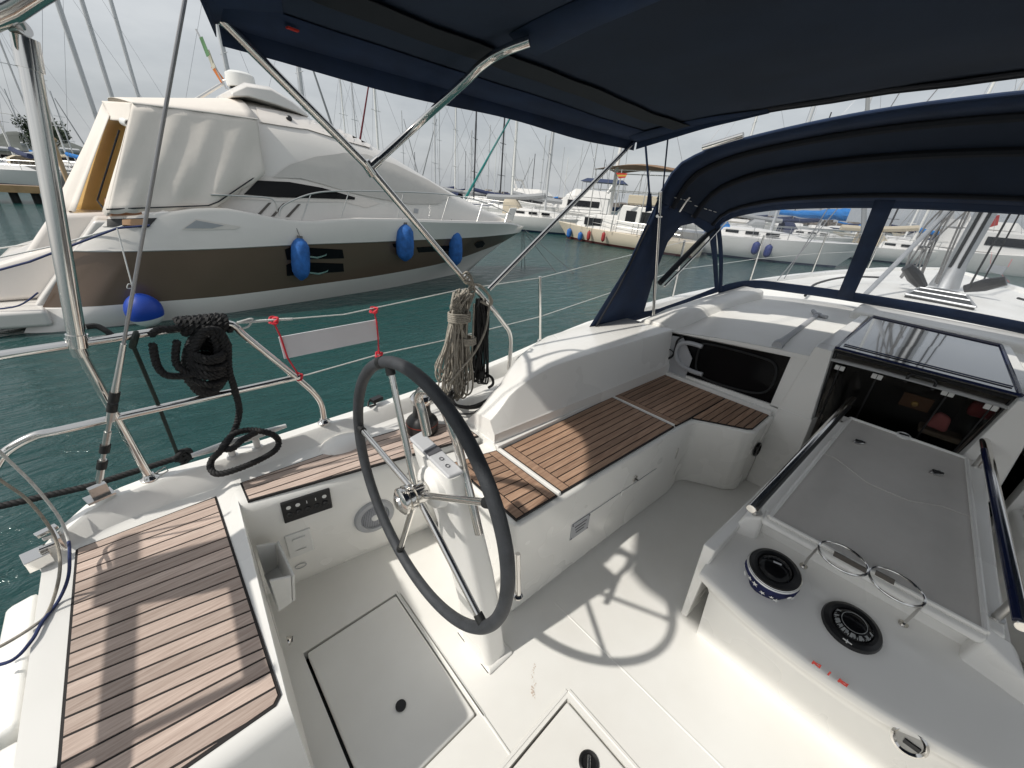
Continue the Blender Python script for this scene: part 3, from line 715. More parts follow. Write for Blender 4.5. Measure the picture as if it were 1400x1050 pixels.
# lip over the aft recess and its cheeks
mb.hull8([(1.655, .10, .53), (1.655, -.545, .53), (1.73, -.55, .53), (1.73, .10, .53)], [(1.668, .10, PZ(1.67)), (1.668, -.555, PZ(1.67)), (1.73, -.56, PZ(1.73)), (1.73, .105, PZ(1.73))])
mb.hull8([(1.635, .185, .40), (1.665, .085, .42), (1.73, .085, .42), (1.73, .185, .40)], [(1.655, .165, .515), (1.668, .098, .555), (1.73, .10, PZ(1.73)), (1.73, .155, PZ(1.73) - .01)])
mb.hull8([(1.668, -.535, .42), (1.635, -.72, .40), (1.73, -.72, .40), (1.73, -.535, .42)], [(1.668, -.542, .555), (1.655, -.66, .50), (1.73, -.61, PZ(1.73) - .01), (1.73, -.54, PZ(1.73))])
tb = mb.build('cockpit_table', gel, yacht, bevel=.012, seg=3)
mb = MB(); rows = []
for y in [.19, .17, .10, 0, -.1, -.2, -.3, -.4, -.5, -.57, -.63, -.70, -.72]:
    xe = 1.318 + .42 * (y + .22) ** 2 * .95; edge = .012 * max(0, abs(y + .265) - .43) / .04
    yl = y - max(0, y - .05) * .55
    rows.append([(1.74, yl, 0), (1.74, y, .455), (xe + .04, y, .372 - edge), (xe + .012, y, .366 - edge), (xe + .003, y, .360 - edge), (xe, y, .350 - edge), (xe + .003, y, .325), (xe + .010, lerp(y, yl, .3), .308), (xe + .017, lerp(y, yl, .5), .302), (xe + .040, lerp(y, yl, .7), .25), (1.42, yl, 0)])
mb.loft(rows, closed=True, caps=True)
con = mb.build('compass_console', gel, yacht, smooth=45, weld=.0005)
# folded leaf hanging on the port side
mb = MB(); mb.hull8([(1.436, .176, .02), (1.436, .204, .02), (2.80, .085, .02), (2.80, .055, .02)], [(1.436, .178, .455), (1.436, .226, .455), (2.82, .093, .60), (2.82, .050, .60)])
mb.build('table_leaf', gel, yacht, bevel=.007)
mb = MB(); mb.hull8([tuple(Vector((p[0], -.45 - p[1], p[2]))) for p in [(1.80, .146, .02), (1.80, .172, .02), (2.80, .085, .02), (2.80, .055, .02)]], [tuple(Vector((p[0], -.45 - p[1], p[2]))) for p in [(1.80, .148, .493), (1.80, .191, .493), (2.82, .093, .60), (2.82, .050, .60)]])
mb.build('table_leaf', gel, yacht, bevel=.007)
# grey non-slip top inside a low moulded rim
TP = [(1.685, .082), (1.690, -.545), (2.73, -.452), (2.73, .008)]
mb = MB(); mb.hull8([(x, y, PZ(x) - .01) for x, y in TP], [(x, y, PZ(x) + .006) for x, y in TP]); top = mb.build('table_top', nonslip, yacht, bevel=.003)
mb = MB()
for i in (0, 1, 2, 3):
    a, b = TP[i], TP[(i + 1) % 4]; mb.tube([(a[0], a[1], PZ(a[0]) + .006), (b[0], b[1], PZ(b[0]) + .006)], .009, 8)
mb.build('top_rim', gel, top); mb = MB()
mb.tube([(2.30, .046, PZ(2.3) + .007), (2.29, -.02, PZ(2.29) + .007), (2.20, -.16, PZ(2.2) + .007), (2.20, -.30, PZ(2.2) + .007), (2.26, -.40, PZ(2.26) + .007), (2.27, -.488, PZ(2.27) + .007)], .0022, 6)
mb.build('top_seam', nonslip, top)
for px, py, mm in ((1175, 605, black), (1281, 647, black), (1235, 596, white)):
    p = at(px, py, Z=.70); 
    for _ in range(4): p = at(px, py, Z=PZ(p.x) + .008)
    mb = MB(); mb.lathe([(.030, -.004), (.030, .005), (.024, .009), (.019, .006), (0, .006)], p, (-.14, 0, 1), 22, sx=.6 if mm == black else 1.0)
    lt = mb.build('lid_latch', dsteel if mm == black else white, yacht)
    mb = MB(); mb.box(p + Vector((0, 0, .009)), (.014, .04, .008), rz=.15); mb.build('latch_lever', black, lt, bevel=.003)
# handrails of the table
for (A, B, side) in (((1.55, .140, .645), (2.79, .040, .805), 1), ((1.66, -.578, .662), (2.81, -.476, .805), -1)):
    A, B = Vector(A), Vector(B); d = (B - A).normalized(); sdv = Vector((0, side, 0))
    mb = MB(); mb.tube([A, B], .019, 16); hr = mb.build('table_handrail', steel, yacht, bevel=.003)
    mb = MB(); mb.tube([A - sdv * .011 + Vector((0, 0, .006)) + d * .01, B - sdv * .011 + Vector((0, 0, .006)) - d * .12], .0125, 10); mb.build('rail_inlay', black if side > 0 else navyp, hr)
    for t in (.10, .90):
        mb = MB(); q = A.lerp(B, t); mb.tube([q, q + Vector((.01, 0, -(q.z - PZ(q.x)) - .03))], .012, 12); mb.lathe([(.022, 0), (.022, .006)], (q.x + .01, q.y, PZ(q.x) - .004), (0, 0, 1), 16)
        mb.build('rail_foot', dsteel, hr)
# stainless double cup ring
for k, (cx_, cy_) in enumerate(((1.625, -.167), (1.630, -.317))):
    cz = .598; r_ = .0735
    mb = MB(); mb.tube([(cx_ + r_ * math.cos(a), cy_ + r_ * math.sin(a), cz) for a in [2 * math.pi * j / 40 for j in range(40)]], .0042, 8, closed=True)
    ym = cy_ + (.072 if k == 0 else -.072)
    mb.tube([(cx_ - .01, ym, cz), (1.655, ym + (.006 if k == 0 else -.006), .50), (1.672, ym + (.006 if k == 0 else -.006), .43)], .0048, 8)
    mb.lathe([(.014, 0), (.014, .004)], (1.670, ym + (.006 if k == 0 else -.006), .4405), (-.2, 0, 1), 14)
    mb.build('cup_ring', steel, yacht)
for pp in ([(1141, 753), (1189, 779), (1187, 785), (1139, 759)], [(1198, 779), (1224, 793), (1222, 799), (1196, 785)]):
    mb = MB(); mb.slab([at(x, y, X=1.652) for x, y in pp], .004); mb.build('lip_slot', mat('slot_shade', (.10, .09, .08), .7) if 'slot_shade' not in MATS else MATS['slot_shade'], yacht, smooth=0)  # flat dark slabs; the shade inside the slots is put into their colour
CN = Vector((-.215, 0, .977)).normalized()           # the console faces up and a little aft
def surf(px, py):
    p = at(px, py, Z=.42)
    for _ in range(6): p = at(px, py, Z=.372 + (p.x - (1.358 + .40 * (p.y + .22) ** 2)) * .083 / (1.74 - 1.36))
    return p
card = None
def compass_dial_mat():
    m, n, b = nt('compass_card'); L = n.links.new
    tc = N(n, 'ShaderNodeTexCoord'); sp = N(n, 'ShaderNodeSeparateXYZ'); L(tc.outputs['Object'], sp.inputs[0])
    b.inputs['Base Color'].default_value = (.02, .02, .022, 1); b.inputs['Roughness'].default_value = .25
    return m
def compass(p, cover):
    e = CN.cross(Vector((0, 1, 0))).normalized(); g = CN.cross(e)
    h = .0 if not cover else .078
    q = p + CN * h
    mb = MB(); mb.lathe([(.086, -.01), (.087, .004), (.083, .014), (.070, .020), (.060, .017), (.056, .008)], q, CN, 40, caps=False)
    co = mb.build('compass', black, yacht)
    mb = MB(); mb.lathe([(.059, .012), (.052, .022), (.036, .032), (.018, .037), (0, .038)], q, CN, 36, caps=False); mb.build('dome_glass', glassd, co)
    if not cover:
        mb = MB()
        for k in range(24):
            a = (k - 11.5) * .165; d = e * math.cos(a) + g * math.sin(a); t = g * math.cos(a) - e * math.sin(a)
            r0, r1 = (.043, .055) if k % 3 == 0 else (.050, .055)
            z0, z1 = .0305, .0195
            w_ = .0040 if k % 3 == 0 else .0012
            mb.poly([q + d * r0 + t * w_ * .8 + CN * z0, q + d * r1 + t * w_ + CN * (z1 + .003), q + d * r1 - t * w_ + CN * (z1 + .003), q + d * r0 - t * w_ * .8 + CN * z0])
        for k in range(6):
            a = -1.05 + k * .42; d = e * math.cos(a) + g * math.sin(a); t = g * math.cos(a) - e * math.sin(a)
            c_ = q + d * .048 + CN * .0295
            mb.poly([c_ + d * .008 + t * .006, c_ + d * .008 - t * .003, c_ - d * .006 - t * .006, c_ - d * .006 + t * .003])
        mb.tube([q + (e * math.cos(a) + g * math.sin(a)) * .036 + CN * .0325 for a in [2 * math.pi * j / 32 for j in range(32)]], .0011, 5, closed=True)
        mb.build('compass_card', mat('card_print', (.30, .31, .31), .5), co, smooth=0)
        mb = MB(); mb.tube([q + e * .076 + g * .014 + CN * .018, q + e * .074 - g * .012 + CN * .018], .0022, 6); mb.tube([q + e * .081 + CN * .016, q + e * .069 + CN * .019], .0022, 6); mb.build('bezel_mark', white, co)
    else:
        mb = MB(); mb.lathe([(.088, .004), (.092, .0), (.088, -.005)], q, CN, 40, caps=False); mb.lathe([(.0865, .010), (.0885, .008), (.0865, .006)], q, CN, 40, caps=False); mb.build('bezel_ring', dsteel, co)
        mb = MB(); mb.tube([q - e * .01 + g * .012 + CN * .0385, q - e * .004 - g * .014 + CN * .0385], .0035, 6); mb.build('lubber_mark', greyp, co)
    return q, e, g
pc = surf(1163, 857); compass(pc, False)
pc2 = surf(1050, 794); q2, e2, g2 = compass(pc2, True)
# the star-printed cloth cover pulled down round the second compass
def star_mat():
    return mat('navy_star_cloth', (.008, .013, .075), .85, var=.2, vscale=30, bump=.3, bscale=500)
cv = tag(thing('compass_cover', 'dark blue cloth cover printed with white stars pulled down under the left compass', 'cover', pc2), None)
mb = MB(); rg = []
for j, (rad, h) in enumerate([(.086, .080), (.0905, .066), (.090, .046), (.085, .024), (.078, .006), (.072, .001)]):
    rg.append([pc2 + CN * h + (e2 * math.cos(a) + g2 * math.sin(a)) * (rad * (1 + .035 * math.sin(5 * a + j) * (j > 0) + .06 * (j > 2) * math.cos(3 * a))) for a in [2 * math.pi * i / 48 for i in range(48)]])
mb.loft(rg, caps=False); cvm = mb.build('cloth', star_mat(), cv)
mb = MB(); rnd = random.Random(5)
for k in range(22):
    a = 2 * math.pi * k / 22 + rnd.uniform(-.05, .05); h = rnd.choice((.060, .026, .043)); rad = interp([(.0, .076), (.024, .087), (.046, .092), (.066, .093), (.08, .09)], h)
    d = e2 * math.cos(a) + g2 * math.sin(a); t = g2 * math.cos(a) - e2 * math.sin(a); tilt = CN
    c_ = pc2 + CN * h + d * (rad * 1.022 + .0008)
    sz = rnd.choice((.0135, .0115, .009)); ph = rnd.random() * 6
    if k % 4 == 3: mb.face([mb.vert(c_ + (t * math.cos(b) + tilt * math.sin(b)) * sz * .8 + d * .0015) for b in [2 * math.pi * j / 12 for j in range(12)]])
    else:
        cc = mb.vert(c_ + d * .002); ring = [mb.vert(c_ + (t * math.cos(ph + b * math.pi / 5) + tilt * math.sin(ph + b * math.pi / 5)) * (sz if b % 2 == 0 else sz * .42) + d * .0015) for b in range(10)]
        for b in range(10): mb.face((cc, ring[b], ring[(b + 1) % 10]))
mb.build('printed_star', white, cv, smooth=0)
# worn red letters on the console edge: D I D read upside down
mb = MB()
def console_pt(px, py):
    p = at(px, py, X=1.33)
    for _ in range(5): p = at(px, py, X=1.318 + .40 * (p.y + .22) ** 2 - .0022 + max(0, (.318 - p.z)) * .45)
    return p
def bar(a, b, w_):
    a, b = console_pt(*a), console_pt(*b); mb.box(a.lerp(b, .5) - Vector((.001, 0, 0)), (.0015, (b - a).length + w_, w_), mtx=Matrix(((-1, 0, 0), (0, (b - a).normalized().y, 0), (0, (b - a).normalized().z, 1))).to_3x3().inverted().transposed() if False else None, rz=0)
def lq(pts): mb.slab([console_pt(*p) + Vector((-.0012, 0, 0)) for p in pts], .0006)
S = lambda x, y: (1090 + x / 14.0, 880 + y / 14.0)
lq([S(270, 370), S(300, 395), S(345, 345), S(310, 315)]); lq([S(330, 345), S(312, 372), S(405, 455), S(420, 437)]); lq([S(330, 340), S(322, 352), S(425, 412), S(435, 397)]); lq([S(400, 450), S(432, 475), S(465, 415), S(432, 392)])
mb.build('red_letter', redp, yacht, smooth=0); mb = MB()
lq([S(572, 585), S(600, 612), S(655, 552), S(625, 522)])
mb.build('red_letter', redp, yacht, smooth=0); mb = MB()
lq([S(765, 712), S(800, 742), S(850, 690), S(815, 655)]); lq([S(830, 695), S(805, 730), S(905, 805), S(920, 785)]); lq([S(842, 690), S(832, 703), S(925, 770), S(940, 752)]); lq([S(900, 800), S(948, 832), S(985, 775), S(940, 752)])
mb.build('red_letter', redp, yacht, smooth=0)
p = console_pt(1243, 1013)
mb = MB(); nr = Vector((-.9, 0, .35)).normalized(); mb.lathe([(.040, 0), (.042, .006), (.036, .010), (.030, .004)], p, nr, 30, caps=False); lt = mb.build('console_latch', steel, yacht)
mb = MB(); mb.lathe([(.031, .003), (0, .003)], p, nr, 24, caps=False); mb.build('latch_cup', dsteel, lt)
mb = MB(); mb.box(p + nr * .006 + Vector((0, -.008, -.006)), (.006, .036, .016)); mb.build('latch_opening', black, lt)

# ---------------------------------------------------------------- pedestal, grab rail, winch
def loft_sec(secs): return secs
mb = MB()
secs = [((.665, .695, 0.0), .064, .095), ((.660, .697, .04), .056, .088), ((.640, .712, .25), .054, .082), ((.605, .742, .50), .054, .088), ((.572, .766, .70), .050, .088), ((.545, .784, .83), .046, .094), ((.522, .800, .93), .038, .102), ((.510, .806, .968), .028, .108)]
rg = []
for c, hx, hy in secs:
    rg.append([Vector(c) + Vector((hx * (abs(math.cos(a)) ** .45) * (1 if math.cos(a) > 0 else -1), hy * (abs(math.sin(a)) ** .45) * (1 if math.sin(a) > 0 else -1), 0)) for a in [2 * math.pi * (j + .5) / 28 for j in range(28)]])
mb.loft(rg); ped = mb.build('helm_pedestal', gel, yacht, smooth=50)
mb = MB(); mb.hull8([(.60, .585, 0), (.735, .585, 0), (.735, .81, 0), (.60, .81, 0)], [(.606, .592, .018), (.729, .592, .018), (.729, .803, .018), (.606, .803, .018)]); mb.build('pedestal_foot', gel, ped, bevel=.012, seg=3)
mb = MB(); hp_ = [(.486, .922, .990), (.486, .704, .978), (.536, .698, .979), (.536, .926, .995)]; mb.slab(hp_[::-1] if False else [hp_[0], hp_[1], hp_[2], hp_[3]], .014); pn = mb.build('instrument_panel', mat('pale_grey_panel', (.52, .53, .55), .35), yacht, bevel=.006)
mb = MB(); P0_, P1_, P2_, P3_ = [Vector(p) for p in hp_]
def onp(u_, v_, k=.002): return P0_.lerp(P1_, u_).lerp(P3_.lerp(P2_, u_), v_) + Vector((-.2, 0, 1)).normalized() * k
mb.slab([onp(.40, .05), onp(.52, .05), onp(.52, .95), onp(.40, .95)], .002)
for u_, v_ in ((.66, .5), (.82, .45)): mb.tube([onp(u_ + .03 * math.cos(a), v_ + .11 * math.sin(a)) for a in [k * math.pi / 6 for k in range(12)]], .0012, 5, closed=True)
mb.build('panel_mark', mat('dark_grey_print', (.10, .10, .11), .4), pn, smooth=0)
mb = MB()
for dy in (-.03, .05, .1): mb.lathe([(.004, 0), (.003, .003)], (.466, .80 + dy, .90 - dy * .3), (-1, 0, 0), 8)
mb.build('boss_screw', dsteel, ped)
mb = MB(); mb.lathe([(.074, .05), (.072, .0), (.064, -.022), (.048, -.032), (.03, -.034)], (.495, .79, .883), (1, 0, 0), 28); mb.build('steering_boss', gel, ped)
# grab rail: an upturned loop over the pedestal
loop = spline([at(584, 594, X=.50), at(577, 562, X=.495), at(572, 545, X=.49), at(577, 534, X=.49), at(590, 537, X=.50), at(606, 556, X=.52), at(622, 597, X=.535), at(634, 642, X=.55), at(646, 690, X=.55), at(655, 729, X=.55)], 8)
mb = MB(); mb.tube(loop, .0135, 14); mb.build('grab_rail', steel, yacht)
lp2 = spline([at(540, 512, X=.62), at(556, 590, X=.60)], 2)
mb = MB(); mb.tube([at(708, 757, X=.80), at(709, 812, X=.80)], .010, 12); mb.lathe([(.022, 0), (.022, .006), (.015, .010)], at(708, 812, X=.80) - Vector((0, 0, .012)), (0, 0, 1), 18); mb.build('support_post', steel, yacht)
# the winch
wc = thing('deck_winch', 'black drum winch on the teak strip behind the steering wheel', 'winch', (.855, 1.475, .58))
q = Vector((.855, 1.475, .58))
mb = MB(); mb.lathe([(.078, 0), (.080, .012), (.080, .05), (.074, .066), (.060, .080), (.048, .092)], q, n=36); mb.build('base', black, wc)
mb = MB(); mb.lathe([(.0805, .048), (.0812, .050), (.0805, .052)], q, n=36, caps=False); mb.build('red_line', mat('dull_red', (.30, .04, .02), .6), wc)
mb = MB(); mb.lathe([(.048, .09), (.042, .12), (.042, .15), (.052, .165)], q, n=32); mb.build('drum', black, wc)
mb = MB(); mb.lathe([(.052, .165), (.056, .175), (.056, .19), (.046, .204), (.030, .21), (.018, .21), (.016, .20)], q, n=32); mb.build('top_ring', steel, wc)
# second, far winch block on the coaming front
# ---------------------------------------------------------------- steering wheel
HB = Vector((.433, .790, .883)); RW = .400
sw = thing('steering_wheel', 'large black-rimmed five-spoke steering wheel standing in the middle of the cockpit', 'steering wheel', HB)
ang = []
for (px, py) in ((534, 508), (497, 590), (548, 748), (655, 843), (664, 687)):
    p = at(px, py, X=.433) - HB; ang.append(math.atan2(p.z, p.y))
ring = [HB + Vector((0, RW * math.cos(a), RW * math.sin(a))) for a in [2 * math.pi * k / 120 for k in range(120)]]
mb = MB(); mb.tube(ring, .0172, 14, closed=True); mb.build('rim', leather, sw)
mb = MB()
for a in ang: 
    d = Vector((0, math.cos(a), math.sin(a))); mb = MB(); mb.tube([HB + d * (RW - .036), HB + d * (RW - .008)], .013, 12); mb.build('rim_socket', rubber, sw)
mb = MB(); a = ang[0] - .11; d = Vector((0, -math.sin(a), math.cos(a))); c_ = HB + Vector((0, math.cos(a), math.sin(a))) * RW
mb.tube([c_ - d * .012, c_ + d * .012], .0182, 14); mb.build('rim_mark', rubber, sw)
for a in ang:
    d = Vector((0, math.cos(a), math.sin(a)))
    mb = MB(); mb.tube([HB + d * .018 + Vector((.0, 0, 0)), HB + d * (RW - .02)], .0095, 14, rr=[.0105, .0090]); mb.build('spoke', steel, sw)
mb = MB(); mb.lathe([(.020, .10), (.020, .03), (.034, .026), (.036, -.012), (.030, -.016), (.030, -.022), (.040, -.024), (.041, -.034), (.034, -.036), (.034, -.042), (.040, -.044), (.040, -.052), (.032, -.058), (.022, -.060), (.018, -.066), (0, -.068)], HB, (1, 0, 0), 36); mb.build('hub', steel, sw)
# ---------------------------------------------------------------- pushpit, guard wires, backstay (port quarter)
YP = 1.685
def yp(px, py, Y=YP): return at(px, py, Y=Y)
mb = MB()
foot = yp(205, 654); top = yp(106, 474)
mb.tube(spline([yp(-60, 497), yp(0, 486), yp(105, 470), yp(240, 450), yp(305, 443), yp(322, 447), yp(338, 462), yp(412, 522), yp(432, 541), yp(440, 556), yp(443, 577)], 6), .0135, 14)
mb.tube([top, foot], .0135, 14)
mb.tube(spline([yp(-55, 700), yp(-12, 645), yp(8, 618), yp(45, 597), yp(80, 589), yp(160, 571), yp(410, 515)], 6), .0135, 14)
for q in (foot, yp(443, 577)): mb.lathe([(.028, -.004), (.028, .004), (.020, .010), (.016, .02)], q, n=18)
mb.tube([foot + Vector((.02, .01, .01)), foot + Vector((.05, .0, .03)), foot + Vector((.055, -.01, .015)), foot + Vector((.03, -.01, .005))], .0025, 6)
mb.build('pushpit', steel, yacht)
mb = MB(); mb.tube([top + Vector((0, 0, -.03)), top + Vector((0, 0, .03))], .020, 14); mb.build('rail_clamp', steel, yacht)
# guard wires
lw = []
def stanch(x, h=.52):
    a = Vector((x, gy(x) - .035, gz(x))); b = a + Vector((-.06, 0, h)); return a, b
mb = MB(); sa, sb_ = at(738, 467, Y=1.85), at(738, 378, Y=1.85); mb.tube([sa, sb_], .0115, 14); mb.lathe([(.026, -.004), (.026, .004), (.017, .02)], sa, n=16); mb.build('stanchion', steel, yacht)
fs = []
for side in (0, 1):
    for x in (4.3, 6.2, 8.0, 9.6):
        a, b = stanch(x, .60)
        if side: a, b = mir(a), mir(b)
        mb = MB(); mb.tube([a, b], .0115, 12); mb.build('stanchion', steel, yacht); fs.append((a, b))
up_ = [yp(322, 442), yp(470, 430), at(630, 396, Y=1.70), sb_ + Vector((0, 0, -.01))] + [b - Vector((0, 0, .01)) for a, b in fs[:4]]
lo_ = [yp(414, 514), at(520, 484, Y=1.69), at(600, 467, Y=1.72), at(738, 433, Y=1.85)] + [a.lerp(b, .5) for a, b in fs[:4]]
mb = MB(); mb.tube(up_, .0032, 6); mb.tube(lo_, .0032, 6)
mb.tube([b - Vector((0, 0, .01)) for a, b in fs[4:]], .0032, 6); mb.tube([a.lerp(b, .5) for a, b in fs[4:]], .0032, 6)
mb.build('guard_wire', whiterope, yacht)
mb = MB(); mb.tube(spline([yp(322, 442), yp(334, 438), yp(345, 436), yp(340, 446), yp(328, 450)], 5), .004, 6); twist_rope(mb, [yp(325, 441), yp(400, 436)], .006, .03, 3, 5); mb.build('lashing', whiterope, yacht)
# backstay with two turnbuckles and chainplate
s0, s1 = at(253, -2, Y=1.50), at(133, 672, Y=1.66); s0 = s1 + (s0 - s1) * 3.2
mid = yp(162, 520)
def on_stay(py, k=1.0):
    t = (py - 672) / (-2 - 672); a, b = at(133, 672, Y=1.66), at(253, -2, Y=1.5)
    lo, hi = 0.0, 1.0
    def proj_y(p): d = p - CAM; return CY - F * d.dot(UP) / d.dot(FW)
    for _ in range(50):
        m = (lo + hi) / 2
        if proj_y(a.lerp(b, m)) > py: lo = m
        else: hi = m
    return a.lerp(b, lo)
mb = MB(); mb.tube([on_stay(470), s0], .0048, 10); bs_ = mb.build('backstay', wire, yacht)
mb = MB(); mb.tube([on_stay(540), on_stay(512), on_stay(470)], .008, 12, rr=[.0105, .0085, .0075])
mb.tube([on_stay(660), on_stay(560)], .0065, 10); mb.tube([on_stay(655), on_stay(628)], .010, 10); mb.tube([on_stay(612), on_stay(590)], .0095, 10); mb.tube([on_stay(575), on_stay(560)], .011, 10)
mb.box(on_stay(668) + Vector((0, 0, -.012)), (.045, .020, .05), rz=.3); mb.box(on_stay(678) + Vector((.0, .0, -.02)), (.07, .05, .008), rz=.3)
mb.build('turnbuckle', dsteel, bs_)
mb = MB()
for a, b in ((549, 536), (562, 552), (618, 608), (640, 630)): mb = MB(); mb.tube([on_stay(a), on_stay(b)], .0135, 12); mb.build('turnbuckle_tape', rubber, bs_)
# mooring cleat on the quarter
ca, cb = at(262, 623, Z=.715), at(391, 582, Z=.715); cm = ca.lerp(cb, .5); cdv = (cb - ca).normalized()
mb = MB(); mb.tube([ca, ca.lerp(cb, .3), ca.lerp(cb, .7), cb], .012, 12, rr=[.009, .016, .016, .009])
for k in (-.045, .045):
    q = cm + cdv * k; mb.tube([q, q - Vector((0, 0, .075))], .013, 12); mb.lathe([(.024, 0), (.02, .01)], q - Vector((0, 0, .065)), n=14)
mb.build('mooring_cleat', mat('cast_aluminium', (.70, .70, .69), .45, .3), yacht)
# ---------------------------------------------------------------- mast, foredeck gear
mbase = at(1290, 392, Z=1.05)
mtop = mbase + Vector((-.55, .0, 15))
mb = MB(); rg = []
for t in (0, .02, .1, 1): 
    c = mbase.lerp(mtop, t); k = 1.55 if t == 0 else 1.0
    rg.append([c + Vector((.16 * math.cos(a) * k, .095 * math.sin(a) * k, 0)) for a in [2 * math.pi * j / 28 for j in range(28)]])
mb.loft(rg); mast = mb.build('mast', alu, yacht)
mb = MB()
for dy in (-.03, .045): mb.tube([mbase + Vector((-.165, dy, .25)), mbase.lerp(mtop, .5) + Vector((-.165, dy, 0))], .017, 8)
mb.tube([mbase + Vector((-.30, -.20, .05)), mbase + Vector((-.20, -.12, 3.2))], .010, 8); mb.tube([mbase + Vector((-.05, -.30, .05)), mbase + Vector((-.1, -.13, 3.6))], .008, 8)
mb.build('mast_track', rubber, mast)
mb = MB(); 
for (a, b) in (((1225, 425, 1.08), (1302, 283, 1.9)),):
    pass
p0 = at(1174, 412, X=5.0); p1 = at(1302, 282, X=7.0)
mb.tube([p0 - (p1 - p0) * .0, p1], .022, 10); mb.build('rod_kicker', alu, yacht)
mb = MB()
for (p, d) in ((at(1262, 392, Z=1.09), Vector((-.1, .22, .20))), (at(1318, 395, Z=1.08), Vector((-.05, -.28, .16)))):
    mb.tube([p, p + d * .5, p + d], .05, 10, rr=[.045, .075, .055])
mb.build('mast_block', black, yacht)
mb = MB(); rnd = random.Random(3)
for k in range(9):
    a = mbase + Vector((-.25 + rnd.uniform(-.1, .1), .22 + rnd.uniform(-.15, .25), .05)); b = mbase + Vector((-.15, .12, rnd.uniform(.9, 1.9)))
    m_ = a.lerp(b, .5) + Vector((rnd.uniform(-.15, .05), rnd.uniform(.0, .2), 0)); mb.tube(spline([a, m_, b], 6), .010, 6)
mb.build('halyard_tails', greyrope, yacht)
# framed deck hatch by the mast
H_ = [at(1238, 402, Z=1.085), at(1257, 393, Z=1.085), at(1322, 404, Z=1.085), at(1334, 420, Z=1.085)]
mb = MB(); mb.slab([H_[0], H_[3], H_[2], H_[1]], .04); dh = mb.build('deck_hatch', rubber, yacht, bevel=.01)
mb = MB(); 
for a, b in zip(H_, H_[1:] + H_[:1]): mb.tube([a, b], .011, 8)
mb.tube([H_[0].lerp(H_[1], .5), H_[3].lerp(H_[2], .5)], .011, 8); mb.build('hatch_frame', alu, dh)
mb = MB()
for s_ in (1, -1):
    mb.tube(spline([(4.5, YC + s_ * .9, 1.06), (5.2, YC + s_ * .96, 1.10), (6.5, YC + s_ * .88, 1.09), (7.3, YC + s_ * .6, 1.08)], 6), .012, 8)
mb.build('grab_line', rubber, yacht)
mb = MB()
for s_ in (1, -1):
    q = Vector((6.9, YC + s_ * 1.62, gz(6.9))); mb.tube([q, mbase.lerp(mtop, .55) + Vector((0, s_ * .1, 0))], .006, 6); mb.tube([q + Vector((-.35, 0, 0)), mbase.lerp(mtop, .30) + Vector((0, s_ * .1, 0))], .006, 6)
mb.build('shroud', wire, yacht)
# raised moulding along the port side under the sprayhood
mb = MB(); rg = []
for x, y, h in ((2.80, 1.30, .90), (3.1, 1.27, .955), (3.5, 1.24, .985), (3.9, 1.17, 1.03), (4.2, 1.08, 1.085)):
    rg.append([(x, y + .16, .80), (x, y + .12, h - .015), (x, y + .09, h), (x, y - .05, h), (x, y - .08, h - .012), (x, y - .14, .86)])
mb.loft(rg); mb.build('line_gutter', deckw, yacht, smooth=40, bevel=.012)

# ================================================================== sprayhood
hood = thing('sprayhood', 'dark blue canvas sprayhood with clear windows over the cabin entrance', 'sprayhood', (3.4, YC, 1.0))
A_half = [Vector((2.30, 1.585, .80)), Vector((2.50, 1.52, 1.30)), Vector((2.68, 1.445, 1.74)), Vector((2.71, 1.40, 1.90)), Vector((2.72, 1.31, 1.985)), Vector((2.72, 1.05, 2.075)), Vector((2.72, .46, 2.18)), Vector((2.72, YC, 2.215))]
B_half = [Vector((3.5, 1.335, 1.60)), Vector((3.51, 1.295, 1.665)), Vector((3.53, 1.19, 1.725)), Vector((3.53, .90, 1.795)), Vector((3.53, .40, 1.845)), Vector((3.53, YC, 1.86))]
C_half = [Vector((3.88, 1.28, 1.035)), Vector((4.28, 1.14, 1.085)), Vector((4.41, .80, 1.10)), Vector((4.45, .40, 1.115)), Vector((4.46, YC, 1.125))]
def full(half): return half + [mir(p) for p in half[-2::-1]]
def resamp(pts, n):
    sp = spline(pts, 10); L_ = [0]
    for a, b in zip(sp, sp[1:]): L_.append(L_[-1] + (b - a).length)
    out = []
    for k in range(n + 1):
        s_ = L_[-1] * k / n
        for i in range(len(L_) - 1):
            if s_ <= L_[i + 1] + 1e-9:
                t = (s_ - L_[i]) / max(1e-9, L_[i + 1] - L_[i]); out.append(sp[i].lerp(sp[i + 1], t)); break
    return out
A_top = A_half[2:]
nA = 44
a_ = resamp(full(A_top), nA); b_ = resamp(full(B_half), nA)
def roofrow(t):
    row = []
    for i in range(nA + 1):
        s_ = abs(i / nA * 2 - 1); p = a_[i].lerp(b_[i], t); lift = .085 * math.sin(math.pi * t) * (1 - s_ ** 6)
        lift -= .012 * (math.sin(math.pi * ((t * 3) % 1)) if t < 1 else 0) * (1 - s_ ** 4)
        row.append(p + Vector((0, 0, lift)))
    return row
mb = MB(); mb.grid([roofrow(t) for t in [k / 18 for k in range(19)]])
rf = mb.build('canopy', lining, hood, solid=.003, smooth=60)
def band(t0, t1, dz, name, m_):
    mb = MB(); mb.grid([[p - Vector((0, 0, dz)) for p in roofrow(t)] for t in (t0, lerp(t0, t1, .5), t1)]); return mb.build(name, m_, hood, solid=.002, smooth=60)
band(-.0, .20, .006, 'hem', navy); band(.93, 1.0, .006, 'hem', navy)
for t in (.22, .58): 
    mb = MB(); r0 = [p - Vector((0, 0, .016)) for p in roofrow(t)]; mb.tube(r0, .022, 8); mb.build('bow_pocket', zipm, hood)
mb = MB(); r0 = [p - Vector((0, 0, .012)) for p in roofrow(.93)]; mb.tube(r0, .014, 8); mb.build('bow_pocket', zipm, hood)
